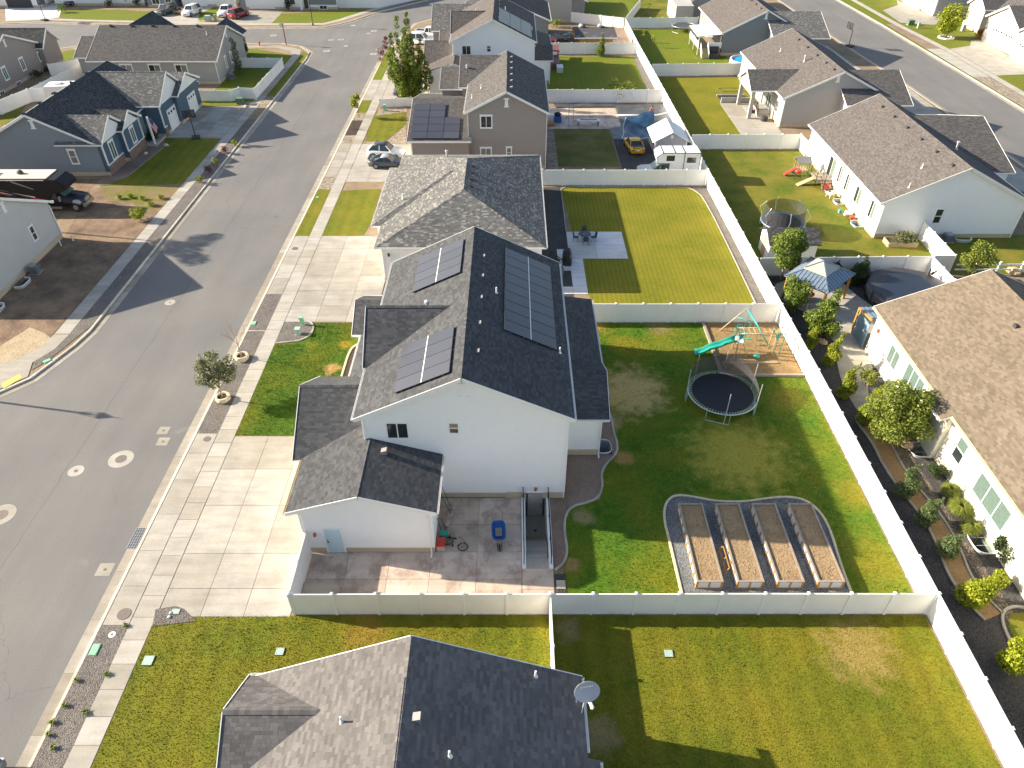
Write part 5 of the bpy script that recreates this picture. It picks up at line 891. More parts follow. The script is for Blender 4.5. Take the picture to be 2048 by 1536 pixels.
trampoline('trampoline', 'trampoline with full black net enclosure behind the small shed', 27.1, 65.2, 2.1, .85, ((265, .25), (205, .3), (330, .3), (35, .3), (95, .25), (150, .3)), [(0, 180, .9, (2.55, 2.55), 0, 'net_grey'), (180, 360, .9, (2.55, 2.55), 0, 'net_grey')], pad='blue_pad' if M('blue_pad', (.06, .13, .25), .5) else None, pole_h=1.75); trampoline('trampoline', 'distant round trampoline without net near the top edge', 31.9, 144.3, 2.2, 1.0, (), mat='mat_grey' if M('mat_grey', (.07, .07, .075), .4) else None)
# swing set
t = thing('swing_set', 'swing set with green slide, monkey bars and tan A-frame in the bark bed', 'swing set', (18.5, 45.5, 0))
def part(name, mat, *seg, r=.045, n=6):
    b = MB(); [b.path(list(s_), r, n) for s_ in seg]; return b.build(name, mat, t, True, True)
M('tan_tube', (.48, .36, .20), .45, .06); M('teal_tube', (.04, .40, .32), .4, .06)
part('a_frame_leg', 'tan_tube', [(16.95, 47.5, 0), (18.55, 47.0, 2.5)]); part('a_frame_leg', 'teal_tube', [(20.4, 45.2, .0), (18.55, 47.0, 2.5)], r=.06); part('cross_bar', 'teal_tube', [(17.9, 47.2, 1.55), (19.1, 46.5, 1.55)], r=.03); part('top_beam', 'teal_tube', [(18.55, 47.0, 2.48), (18.9, 44.3, 2.35)], r=.05)
for yy, zz in ((44.95, 2.05), (44.15, 2.05)): part('monkey_rail', 'tan_tube', [(17.45, yy, zz), (20.9, yy, zz)])
for i in range(8): x = 17.8+i*.4; part('rung', 'tan_tube', [(x, 44.15, 2.05), (x, 44.95, 2.05)], r=.02)
for x, yy in ((17.4, 44.1), (17.4, 45.0), (20.2, 44.1), (20.2, 45.0)): part('post', 'tan_tube', [(x, yy, 0), (x, yy, 2.1)])
for x, yy in ((20.75, 44.1), (20.75, 45.0)): part('post', 'teal_tube', [(x, yy, 0), (x+.1, yy, 2.2), (x-.2, yy, 2.4)], r=.03)
for i in range(6): z = .3+i*.3; part('ladder_rung', 'tan_tube', [(20.2, 44.1, z), (20.75, 44.1, z)], r=.02)
for yy in (44.1, 45.0): part('hoop_rail', 'teal_tube', [(17.3, yy, 1.2), (17.25, yy, 2.0), (17.4, yy, 2.35), (17.7, yy, 2.35), (17.8, yy, 2.0), (17.8, yy, 1.2)], r=.03)
MB().box(17.25, 17.85, 44.05, 45.05, 1.18, 1.24).build('platform', 'trim_white', t, world=True); part('ladder_rail', 'tan_tube', [(17.8, 44.2, 1.2), (18.2, 43.7, 0)], [(17.8, 44.9, 1.2), (18.3, 44.6, 0)], r=.03)
b = MB(); sp = [(17.3, 1.24), (16.9, 1.22), (16.5, 1.05), (16.1, .85), (15.7, .78), (15.3, .62), (14.9, .36), (14.55, .22), (14.2, .20)]; L = []
for i, (x, z) in enumerate(sp): yy = 44.5-.35*i/8; L.append([(x, yy-.3, z+.2), (x, yy-.26, z), (x, yy+.26, z), (x, yy+.3, z+.2), (x, yy+.3, z-.03), (x, yy-.3, z-.03)])
b.loft(L); b.build('slide', 'green_plastic', t, True, True)
for x, yy in ((17.5, 45.05), (17.5, 44.05), (20.3, 44.05), (20.3, 45.0)): b = MB(); b.extr([(x-.25, yy, 2.05), (x+.25, yy, 2.05), (x, yy, 1.5)], (0, .04, 0)); b.build('corner_bracket', 'teal_tube', t, world=True)
for i, (x, yy, z) in enumerate(((18.6, 46.3, .55), (18.75, 45.6, .5))): b = MB(); b.box(x-.22, x+.22, yy-.08, yy+.08, z, z+.05); b.tube((x-.2, yy, z), (x-.12, yy, 2.4), .01, 4); b.tube((x+.2, yy, z), (x+.12, yy, 2.4), .01, 4); b.build('swing', 'teal_tube', t, world=True)
b = MB(); b.ball((18.9, 43.7, .25), .3, .25, .2); b.tube((18.7, 43.7, .3), (18.85, 44.3, 2.3), .01, 4); b.tube((19.1, 43.7, .3), (18.95, 44.3, 2.3), .01, 4); b.build('bucket_swing', 'green_plastic', t, world=True)
for lb, a in (('weathered timber edging on the west side of the play bed', (15.68, 15.88, 41.5, 48.5)), ('weathered timber edging on the south side of the play bed', (15.9, 21.9, 41.45, 41.65))): t = thing('timber_edging', lb, 'timber', (a[0], a[2], 0)); L = max(a[1]-a[0], a[3]-a[2]); k = 3; [(MB().box(a[0], a[1], a[2]+i*L/k+.01, a[2]+(i+1)*L/k-.01, 0, .2) if a[1]-a[0] < 1 else MB().box(a[0]+i*L/k+.01, a[0]+(i+1)*L/k-.01, a[2], a[3], 0, .2)).build('timber', 'grey_wood', t, world=True) for i in range(k)]
tag(MB().box(16.2, 20.4, 43.05, 43.2, .03, .13).build('loose_timber', 'pale_wood'), 'pale timber lying across the bark below the swing set', 'timber')
# patio clutter
def wheel(b, c, r, ax='x', w_=.03, n=16, mi=0):
    pts = [(c[0], c[1]+r*math.cos(6.2832*i/n), c[2]+r*math.sin(6.2832*i/n)) if ax == 'x' else (c[0]+r*math.cos(6.2832*i/n), c[1], c[2]+r*math.sin(6.2832*i/n)) for i in range(n)]; b.path(pts, w_, 6, mi, True)
t = thing('wheelbarrow', 'blue wheelbarrow standing in the shade on the patio', 'wheelbarrow', (-.78, 26.55, 0), R(4)); b = MB(); se = lambda a, c, y0, z, dz: [(a*math.copysign(abs(math.cos(k))**.5, math.cos(k)), y0+c*math.copysign(abs(math.sin(k))**.5, math.sin(k)), z+dz*math.sin(k)) for k in np.linspace(0, 6.2832, 25)[:-1]]; b.loft([se(.42, .72, -.05, .63, .02), se(.39, .69, -.05, .65, .02), se(.36, .66, -.05, .62, .02), se(.3, .55, -.02, .44, .02), se(.2, .40, 0, .33, .03)], cap=False); b.add(se(.2, .40, 0, .33, .03), [tuple(range(24))]); b.loft([se(.42, .72, -.05, .63, .02), se(.34, .6, -.03, .44, .02), se(.22, .42, 0, .31, .03)], cap=False); b.build('tray', 'blue_plastic', t)
MB().box(-.2, .2, -.3, .3, .37, .385).build('dried_mortar', 'gutter_concrete', t); b = MB(); b.path([(-.3, 1.25, .62), (-.24, .5, .34), (-.08, -1.0, .2)], .025); b.path([(.3, 1.25, .62), (.24, .5, .34), (.08, -1.0, .2)], .025); b.build('handle', 'grey_wood', t); b = MB(); [b.path([(s_*.24, .5, .3), (s_*.26, .55, .02), (s_*.26, .2, .02), (s_*.22, .1, .3)], .02) for s_ in (-1, 1)]; b.path([(-.12, -.7, .25), (-.12, -1.25, .22), (.12, -1.25, .22), (.12, -.7, .25)], .02); b.build('frame', 'black_metal', t); b = MB(); wheel(b, (0, -.98, .2), .16, 'x', .05); b.build('wheel', 'rubber', t)
t = thing('bicycle', 'small dark bicycle lying on its side on the patio', 'bicycle', (-3.3, 25.9, .05), R(-20)); b = MB()
for x in (-.48, .48): b = MB(); b.path([(x+.28*math.cos(6.2832*i/18), .28*math.sin(6.2832*i/18)+.1*(x < 0), .02+.06*math.cos(6.2832*i/18)*(1 if x < 0 else 0)) for i in range(18)], .028, 6, 0, True); [b.tube((x, 0, .03), (x+.26*math.cos(k), .26*math.sin(k), .03), .005, 3) for k in np.arange(0, 6.2, .8)]; b.build('wheel', 'rubber', t)
b = MB(); b.tube((-.48, .05, .05), (-.1, -.15, .1), .02); b.tube((-.1, -.15, .1), (.25, .18, .1), .025); b.tube((.48, 0, .05), (.28, .35, .12), .022); b.tube((-.48, .05, .05), (-.05, .25, .08), .018); b.build('frame', M('bike_pink', (.5, .34, .30), .4), t); b = MB(); b.tube((.1, .42, .3), (.5, .36, .02), .016); b.build('handlebar', 'black_metal', t); b = MB(); b.ball((-.15, .33, .12), .13, .06, .05); b.build('saddle', 'rubber', t); b = MB(); b.tube((-.1, -.15, .02), (-.1, -.15, .2), .05, 8); b.build('crank', 'black_metal', t)
t = thing('seed_spreader', 'green seed spreader by the garage wall', 'spreader', (-3.95, 26.4, 0)); b = MB(); b.loft([[(-.12, -.12, .2), (.12, -.12, .2), (.12, .12, .2), (-.12, .12, .2)], [(-.25, -.2, .52), (.25, -.2, .52), (.25, .2, .52), (-.25, .2, .52)]]); b.build('hopper', 'green_plastic', t); b = MB(); [b.path([(s_*.12, .1, .3), (s_*.13-.3, .7, .95)], .018) for s_ in (-1, 1)]; b.tube((-.43, .7, .95), (-.17, .7, .95), .02); b.build('handle', 'black_metal', t)
for s_ in (-.25, .3): b = MB(); wheel(b, (s_, -.02, .13), .1, 'x', .03, 12); b.build('wheel', 'rubber', t)
t = thing('storage_box', 'pale box with red lid against the garage corner', 'box', (-4.1, 25.75, .03)); b = MB(); b.loft([[(-.2, -.28, 0), (.2, -.28, 0), (.2, .28, 0), (-.2, .28, 0)], [(-.24, -.32, .42), (.24, -.32, .42), (.24, .32, .42), (-.24, .32, .42)]]); b.build('body', M('beige_plastic', (.52, .45, .36), .5), t); b = MB(); b.box(-.26, .26, -.34, .34, .42, .48); [b.box(-.22+i*.12, -.16+i*.12, -.3, .3, .48, .505) for i in range(4)]; b.build('lid', 'red_plastic', t)
for nm, lb, cat, p, q, mt in (('push_broom', 'long dark broom leaning on the garage wall', 'broom', (-3.75, 28.7, .1), (-4.35, 29.3, 1.7), 'black_metal'), ('rake', 'rake with red handle leaning on the garage wall', 'rake', (-3.85, 27.4, .1), (-4.35, 27.9, 1.4), 'red_plastic'), ('shovel', 'shovel lying against the wall in the patio corner', 'shovel', (-3.7, 28.2, .05), (-4.3, 28.9, 1.0), 'black_metal')):
    t = thing(nm, lb, cat, p); d = Vector(q)-Vector(p); MB().tube((0, 0, 0), d, .018).build('handle', mt, t); b = MB(); (b.box(-.1, .1, -.25, .25, -.05, .05) if nm != 'shovel' else b.hexa([(-.12, -.15, -.04), (.12, -.15, -.04), (.12, .15, -.04), (-.12, .15, -.04)], [(-.06, -.1, 0), (.06, -.1, .02), (.06, .1, .02), (-.06, .1, 0)])); b.build('head', 'grey_wood' if nm == 'push_broom' else 'steel', t)
tag(MB().beam((-3.75, 26.6, .09), (-3.85, 28.2, .09), .1, .08).build('board', 'pale_wood'), 'pale board lying along the patio edge by the garage wall', 'board')
sheet('gravel_bed', rect(2.36, 3.0, 21.6, 23.9), .033, 'dark_gravel'); o = tag(MB().box(2.45, 2.95, 22.9, 23.45, .03, .08).build('stepping_stone', 'walk_concrete'), 'farther of two square pavers beside the patio corner', 'paver'); o = tag(MB().box(2.45, 2.95, 21.9, 22.5, .03, .08).build('stepping_stone', 'walk_concrete'), 'nearer of two square pavers beside the patio corner', 'paver')
# utility lids and pedestals
def lid(px, py, w_, d_, label, mat='green_box', z=.05, rz=0):
    p = P(px, py, 0); t = thing('utility_box', label, 'utility box', (p.x, p.y, .02), rz); MB().box(-w_/2-.02, w_/2+.02, -d_/2-.02, d_/2+.02, -.02, z-.02).build('frame', 'dark_bark' if mat == 'pale_green' else 'green_box', t); b = MB(); b.box(-w_/2, w_/2, -d_/2, d_/2, z-.02, z); [b.lathe([(.025, 0), (.02, .012)], (sx_*(w_/2-.06), sy_*(d_/2-.06), z), 6) for sx_ in (-1, 1) for sy_ in (-1, 1)]; b.build('lid', mat, t)
lid(190, 1300, .36, .6, 'bright green utility lid in the weedy gravel by the kerb'); lid(95, 722, .5, .32, 'green utility lid at the tip of the corner gravel', rz=R(50)); lid(508, 647, .32, .5, 'green utility lid in the gravel before the bare tree'); lid(297, 1322, .5, .5, 'pale square lid at the left end of the front lawn', 'pale_green'); lid(560, 1304, .42, .4, 'pale green sprinkler lid in the grass left of the nearest roof', 'pale_green'); lid(1337, 1308, .42, .38, 'pale green sprinkler lid in the back lawn right of the nearest roof', 'pale_green'); lid(352, 1224, .42, .3, 'pale teal lid in the gravel corner by the driveway', 'pale_green'); lid(635, 395, .3, .3, 'small green lid in the grass strip', 'green_box')
for px, py, lb in ((342, 1227, 'farther of two small round caps in the gravel corner'), (339, 1235, 'nearer of two small round caps in the gravel corner')): p = P(px, py); tag(MB().lathe([(.09, 0), (.09, .05), (.05, .07), (.01, .07)], (p.x, p.y, .04), 10).build('sewer_cleanout', 'pale_green'), lb, 'cleanout')
def pedestal(px, py, label, mat, w_=.3, d_=.25, h_=.75, lean=0):
    p = P(px, py); t = thing('utility_pedestal', label, 'utility box', (p.x, p.y, .02)); b = MB(); b.hexa(*[[(-w_/2+k, -d_/2, z), (w_/2+k, -d_/2, z), (w_/2+k, d_/2, z), (-w_/2+k, d_/2, z)] for z, k in ((0, 0), (h_, lean))]); b.build('cabinet', mat, t); b = MB(); b.box(-w_/2-.03+lean, w_/2+.03+lean, -d_/2-.03, d_/2+.03, h_, h_+.06); b.build('cap', mat, t); MB().box(-w_/2-.06, w_/2+.06, -d_/2-.06, d_/2+.06, -.02, .05).build('base', 'walk_concrete', t)
pedestal(607, 650, 'leaning green pedestal in the front gravel bed', 'green_box', .3, .2, .7, -.1); pedestal(597, 668, 'grey utility pedestal in the front gravel bed', 'pale_green', .38, .4, .5); pedestal(770, 222, 'green pedestal in front of the low white fence', 'green_box', .35, .3, .8); pedestal(482, 208, 'green transformer box in the rock bed at the corner driveway', M('dark_green', (.10, .17, .11), .6), .9, .9, .8); pedestal(487, 194, 'thin green pedestal behind the transformer', 'green_box', .25, .25, .9); pedestal(417, 42, 'grey transformer box across the far street', 'pale_green', 1.0, .9, .9); pedestal(431, 40, 'pale pedestal next to the far transformer', 'pale_green', .4, .4, .9); pedestal(1820, 50, 'dark transformer box across the east street', 'dark_green', 1.1, .9, .8); pedestal(1836, 56, 'pale pedestal across the east street', 'pale_green', .4, .4, .9); pedestal(1925, 62, 'stone post by the walk across the east street', 'dove_stucco', .6, .6, 1.0)
# planters with street trees come with the plants
# --- yard behind the hip roof
t = thing('patio_table', 'round dark table on the shaded grey patio', 'table', (7.1, 62.75, .05)); b = MB(); b.lathe([(.62, 0), (.64, .02), (.62, .04), (.02, .04)], (0, 0, .68), 20); b.build('tabletop', M('dark_slate', (.035, .05, .07), .4), t); [MB().path([(.15*c, .15*s_, .66), (.42*c, .42*s_, 0)], .02).build('leg', 'black_metal', t) for c, s_ in ((.7, .7), (-.7, .7), (.7, -.7), (-.7, -.7))]; 
MB().lathe([(.04, 0), (.05, .12), (.02, .12)], (-.1, -.15, .72), 8).build('candle_jar', 'pale_wood', t)
def chair(x, y, rz, label):
    t = thing('patio_chair', label, 'chair', (x, y, .05), rz, 'patio chairs'); b = MB(); b.box(-.24, .24, -.24, .24, .40, .44); b.build('seat', 'dark_slate', t); b = MB(); b.hexa([(-.24, .2, .46), (.24, .2, .46), (.24, .24, .46), (-.24, .24, .46)], [(-.23, .3, .95), (.23, .3, .95), (.23, .34, .95), (-.23, .34, .95)]); b.build('backrest', 'dark_slate', t)
    for sx_ in (-1, 1):
        for sy_ in (-1, 1): MB().tube((sx_*.22, sy_*.2, .42), (sx_*.27, sy_*.28, 0), .016).build('leg', 'black_metal', t)
        MB().path([(sx_*.25, .28, .7), (sx_*.27, -.15, .64), (sx_*.26, -.22, .4)], .016).build('armrest', 'black_metal', t)
chair(7.15, 61.95, R(180), 'patio chair nearest the camera at the round table'); chair(6.25, 62.65, R(75), 'patio chair left of the round table'); chair(7.95, 62.65, R(-75), 'patio chair right of the round table'); chair(7.15, 63.75, 0, 'patio chair behind the round table')
t = thing('covered_grill', 'grill under a black cover on the grey walk', 'grill', (5.15, 58.7, .05)); b = MB(); L = []
for y, w_, h_ in ((-.85, .28, .85), (-.6, .36, 1.0), (-.3, .4, 1.2), (.3, .4, 1.22), (.6, .36, 1.02), (.8, .3, .9)): L.append([(-w_*1.1, y*1.12, 0), (w_*1.1, y*1.12, 0), (w_, y, h_*.75), (w_*.55, y, h_), (-w_*.55, y, h_), (-w_, y, h_*.75)])
b.loft(L); b.build('cover', M('cover_black', (.012, .012, .013), .55, .3, 5, .4, 6), t); [MB().box(-.03, .03, y, y+.06, .85, .88).build('tag', 'trim_white', t) for y in (-.78, .1)]
def stairs_railing(label, x0, x1, y0, y1, ztop, n, dirv, mat='trim_white', deck=True, name='porch_steps', posts=True, xr=None):
    """small landing with steps going down along dirv ('S','N' or 'W') and black railing"""
    t = thing(name, label, 'steps', (x0, y0, 0)); MB().box(x0, x1, y0, y1, ztop-.12, ztop).build('landing', 'vent_metal' if mat == 'trim_white' else mat, t, world=True); MB().box(x0+.05, x1-.05, y0+.05, y1-.05, 0, ztop-.12).build('skirt', mat, t, world=True); run = .28
    for i in range(n):
        z = ztop*(n-i)/(n+1); a = i*run; q = {'S': (x0, x1, y0-a-run, y0-a), 'N': (x0, x1, y1+a, y1+a+run), 'W': (x0-a-run, x0-a, y0, y1)}[dirv]; MB().box(*q, 0, z).build('step', 'walk_concrete', t, world=True)
    b = MB(); L = n*run
    def rail(p, q):
        p, q = Vector(p), Vector(q); k = max(2, int((q-p).length/.14)); b.beam(p+Vector((0, 0, .95)), q+Vector((0, 0, .95)), .05, .05); b.beam(p+Vector((0, 0, .1)), q+Vector((0, 0, .1)), .03, .03)
        for i in range(k+1): c = p+(q-p)*i/k; b.beam(c+Vector((0, 0, .02 if i in (0, k) else .1)), c+Vector((0, 0, 1.0 if i in (0, k) else .95)), .05 if i in (0, k) else .018, .05 if i in (0, k) else .018)
    if dirv == 'S': rail((x0, y0, ztop), (x0, y1, ztop)); rail((x1, y0, ztop), (x1, y1, ztop)); rail((x0, y0-L, .1), (x0, y0, ztop)); rail((x1, y0-L, .1), (x1, y0, ztop))
    if dirv == 'N': rail((x0, y0, ztop), (x1, y0, ztop)); rail((x1, y0, ztop), (x1, y1, ztop)); rail((x1, y1+L, .1), (x1, y1, ztop)); rail((x0, y0, ztop), (x0, y1, ztop))
    if dirv == 'W': rail((x0, y0, ztop), (x1, y0, ztop)); rail((x0, y1, ztop), (x1, y1, ztop)); rail((x0-L, y0, .1), (x0, y0, ztop)); rail((x0-L, y1, .1), (x0, y1, ztop))
    b.build('railing', 'black_metal', t, world=True); return t
t = thing('porch_steps', 'back steps with black railing at the corner of the hip roofed house', 'steps', (3.4, 57, 0)); MB().box(2.62, 3.5, 55.6, 57.2, .9, 1.02).build('landing', 'vent_metal', t, world=True)
for i in range(5): MB().box(3.5+i*.24, 3.74+i*.24, 55.7, 57.1, .75-.17*i-.05, .85-.17*i).build('step', 'vent_metal', t, world=True)
b = MB()
for y in (55.62, 57.18):
    b.beam((2.9, y, 1.95), (3.5, y, 1.95), .05, .05); b.beam((3.5, y, 1.95), (4.65, y, 1.0), .05, .05); b.beam((3.5, y, 1.1), (4.65, y, .15), .03, .03)
    for i in range(9): x = 3.5+i*.144; z = 1.1-.826*(x-3.5); b.beam((x, y, z), (x, y, z+.85), .018 if 0 < i < 8 else .06, .018 if 0 < i < 8 else .06)
b.build('railing', 'black_metal', t, world=True)
stairs_railing('concrete back steps with black railing at the cream house', 26.3, 27.7, 37.2, 38.9, .75, 3, 'S', 'cream_stucco')
# --- white rambler yard
t = thing('deck', 'little grey deck with steps and black railing at the white rambler', 'deck', (34, 76, 0)); 
for i in range(11): MB().box(33.7, 35.5, 75.2+i*.18, 75.37+i*.18, .85, .9).build('plank', 'grey_wood', t, world=True)
for i in range(4): MB().box(34.3, 35.4, 75.15-.28*(i+1), 75.15-.28*i, .62-.2*i, .68-.2*i).build('step', 'grey_wood', t, world=True)
MB().box(33.75, 35.45, 75.2, 75.26, .6, .85).build('rim_board', 'grey_wood', t, world=True); b = MB()
for x, y in ((33.75, 75.2), (33.75, 77.1), (35.4, 77.1), (34.3, 74.1)): b.beam((x, y, 0), (x, y, 1.85), .06, .06)
for z in (1.2, 1.8): b.beam((33.75, 75.2, z), (33.75, 77.1, z), .04, .04); b.beam((33.75, 77.1, z), (35.4, 77.1, z), .04, .04); b.beam((34.3, 74.1, z-.9), (34.3, 75.2, z), .04, .04); b.beam((33.75, 75.2, z), (34.3, 75.2, z), .04, .04)
b.build('railing', 'black_metal', t, world=True); tag(MB().hexa([(31.9, 76.0, .0), (32.0, 75.4, 0), (32.0, 75.4, .06), (31.9, 76.0, .06)], [(34.4, 76.6, .9), (34.5, 76.0, .9), (34.5, 76.0, .96), (34.4, 76.6, .96)]).build('plywood_ramp', 'pale_wood'), 'yellow plywood plank leaning on the little deck', 'plank')
t = thing('playhouse', 'small wooden playhouse with grey roof beside the deck', 'playhouse', (33.2, 78.6, 0)); [MB().box(x-.04, x+.04, y-.04, y+.04, 0, 1.7).build('post', 'grey_wood', t) for x in (-.6, .6) for y in (-.6, .6)]; MB().box(-.6, .6, -.6, .6, .7, .76).build('floor', 'pale_wood', t); b = MB(); b.extr([(-.8, -.7, 1.6), (.8, -.7, 1.6), (.8, 0, 2.2), (-.8, 0, 2.2)], (0, 0, -.05)); b.extr([(.8, .7, 1.6), (-.8, .7, 1.6), (-.8, 0, 2.2), (.8, 0, 2.2)], (0, 0, -.05)); b.build('roof', 'vent_metal', t); [MB().box(-.6+i*.3, -.52+i*.3, -.62, -.58, .76, 1.3).build('slat', 'pale_wood', t) for i in range(5)]
b = MB(); b.loft([[(x, y-.25, z+.15), (x, y-.2, z), (x, y+.2, z), (x, y+.25, z+.15)] for x, y, z in ((-.6, 0, .8), (-1.1, -.1, .5), (-1.6, -.2, .2), (-1.9, -.25, .1))]); b.build('slide', 'red_plastic', t)
t = thing('grill', 'red lidded barbecue on legs next to the playhouse', 'grill', (32.5, 77.4, 0)); b = MB(); b.lathe([(.02, 0), (.25, .02), (.3, .2), (.2, .35), (.02, .38)], (0, 0, .75), 12, 0, 1.3, .9); b.build('lid', 'red_plastic', t); [MB().tube((x, y, 0), (x*.8, y*.8, .8), .02).build('leg', 'black_metal', t) for x in (-.3, .3) for y in (-.2, .2)]; MB().box(-.75, -.4, -.25, .25, .75, .8).build('side_shelf', 'black_metal', t)
def garden_chair(x, y, rz, mat, label):
    t = thing('lawn_chair', label, 'chair', (x, y, 0), rz, 'chairs along the white rambler'); b = MB(); b.box(-.26, .26, -.26, .26, .36, .4); b.build('seat', mat, t); b = MB(); [b.hexa([(x_-.04, .24, .4), (x_+.04, .24, .4), (x_+.04, .28, .4), (x_-.04, .28, .4)], [(x_-.05, .42, 1.0), (x_+.05, .42, 1.0), (x_+.05, .46, 1.0), (x_-.05, .46, 1.0)]) for x_ in (-.22, -.11, 0, .11, .22)]; b.build('backrest', mat, t); [MB().box(sx_*.3-.04, sx_*.3+.04, -.28, .32, .58, .62).build('armrest', mat, t) for sx_ in (-1, 1)]; [MB().tube((sx_*.26, sy_*.26, .6), (sx_*.3, sy_*.3, 0), .03).build('leg', mat, t) for sx_ in (-1, 1) for sy_ in (-1, 1)]
garden_chair(34.6, 72.6, R(200), 'trim_white', 'white plastic garden chair between two window wells'); garden_chair(34.7, 75.0-.6, R(150), 'red_plastic', 'red camp chair at the foot of the deck')
for i, (x, y, s_, mt, lb) in enumerate(((34.4, 68.9, .35, 'green_plastic', 'teal plastic toy on the grass by the white rambler'), (34.9, 68.2, .5, 'trim_white', 'large white folded toy box by the white rambler wall'), (35.1, 67.4, .35, 'red_plastic', 'red and white toy pile by the white rambler wall'))): t = thing('toy', lb, 'toy', (x, y, 0)); b = MB(); b.ball((0, 0, s_*.6), s_, s_*.7, s_*.6, 8, 0, .2); b.build('body', mt, t); MB().box(-s_*.6, s_*.6, -s_*.4, s_*.2, 0, s_*.5).build('base', 'trim_white' if mt != 'trim_white' else 'pale_wood', t)
t = thing('raised_planter', 'wooden planter overgrown with plants at the end of the white rambler', 'planter', (36.6, 61.4, 0)); [MB().box(*q, 0, .5).build('board', 'pale_wood', t) for q in ((-.3, -.22, 0, 1.2), (2.5, 2.58, 0, 1.2), (-.22, 2.5, -.05, .03), (-.22, 2.5, 1.17, 1.25))]; MB().box(-.22, 2.5, .03, 1.17, 0, .42).build('soil', 'dark_bark', t)
def ac_unit(x, y, label, z=0):
    t = thing('air_conditioner', label, 'air conditioner', (x, y, z), 0, 'air conditioners'); b = MB(); b.box(-.38, .38, -.38, .38, .06, .72); b.build('cabinet', M('ac_grey', (.13, .15, .16), .5), t); [MB().box(-.4, .4, -.4, .4, .1+i*.13, .13+i*.13).build('louvre', 'vent_metal' if i == 4 else 'ac_grey', t) for i in range(5)]; b = MB(); b.lathe([(.3, .72), (.3, .75), (.12, .77), (.1, .73)], n=16); [b.beam((-.3*math.cos(k), -.3*math.sin(k), .745), (.3*math.cos(k), .3*math.sin(k), .745), .02, .01) for k in np.arange(0, 3.1, .35)]; b.build('fan_guard', 'steel', t); MB().box(-.5, .5, -.5, .5, 0, .06).build('pad', 'walk_concrete', t)
ac_unit(-43.6, 56.7, 'air conditioner beside the pale grey house at the left edge'); ac_unit(42.7, 62.7, 'air conditioner below the small window of the white rambler'); ac_unit(-43.5, 115.3, 'air conditioner at the end wall of the long grey house')
for x, y, lb in ((-43.95, 54.6, 'open window well beside the air conditioner at the left edge'), (-43.95, 50.4, 'window well cut by the left edge of the photo'), (44.2, 62.9, 'window well right of the air conditioner of the white rambler')):
    t = thing('window_well', lb, 'window well', (x, y, 0)); pr = [(.75*abs(math.cos(k))**.5*(1 if x < 0 else 0)+(0 if x < 0 else .8*math.copysign(abs(math.sin(k))**.6, math.sin(k))), .85*math.copysign(abs(math.sin(k))**.6, math.sin(k)) if x < 0 else -.55*abs(math.cos(k))**.5) for k in np.linspace(-1.57, 1.57, 17)]; b = MB(); n = len(pr); b.add([(p[0], p[1], z) for z in (.02, .28) for p in pr], [(k, k+1, n+k+1, n+k) for k in range(n-1)]); b.build('liner', 'galv', t); b = MB(); b.path([(p[0], p[1], .28) for p in pr], .04); b.build('rim', 'trim_white', t); b = MB(); b.add([(p[0], p[1], .035) for p in pr], [tuple(range(n))]); b.build('floor', 'vent_dark', t)  # raised dark floor imitates the shade inside these shallow wells
for px, py, lb in ((147, 412+70, 'white vent pipe standing in the bare lot by the house corner'), (123, 492, 'pale green pipe stub in the bare lot below the white one')): p = P(px, py); tag(MB().lathe([(.06, 0), (.06, .5), (.075, .5), (.075, .58), (.02, .58)], (p.x, p.y, 0), 8).build('pipe_stub', 'trim_white' if 'white' in lb else 'pale_green'), lb, 'pipe')
t = thing('garden_shed', 'small shed with dark shingle roof left of the round tree', 'shed', (26, 60, 0)); b = MB(); b.extr([(-2.2, -1.4, 0), (-2.2, 1.4, 0), (-2.2, 1.4, 2.0), (-2.2, 0, 2.7), (-2.2, -1.4, 2.0)][::-1], (4.4, 0, 0)); b.build('wall', 'trim_white', t); b = MB(); b.extr([(-2.4, -1.7, 1.95), (2.4, -1.7, 1.95), (2.4, 0, 2.85), (-2.4, 0, 2.85)], (0, 0, -.1)); b.extr([(2.4, 1.7, 1.95), (-2.4, 1.7, 1.95), (-2.4, 0, 2.85), (2.4, 0, 2.85)], (0, 0, -.1)); r_ = b.build('roof', 'sh_dark', t)
sg = MB()
for k in range(12):
    x = -2.4
    while x < 2.35:
        w_ = random.choice((.2, .28, .36)); e = min(x+w_, 2.4); z0, z1 = 1.95+.9*k/12, 1.95+.9*(k+1)/12; y0_, y1_ = -1.7+1.7*k/12, -1.7+1.7*(k+1)/12; sg.hexa([(x, y0_, z0), (e-.01, y0_, z0), (e-.01, y1_, z1), (x, y1_, z1)], [(x, y0_, z0+.015), (e-.01, y0_, z0+.015), (e-.01, y1_, z1+.004), (x, y1_, z1+.004)]); x = e
stuff(sg.build('shingle_field', 'sh_dark', r_)); MB().box(-2.26, -2.2, -.4, .5, 0, 1.8).build('door', 'pale_wood', t); MB().box(-2.45, -2.4, -1.7, 0, 1.9, 1.98).build('fascia', 'pale_wood', t)
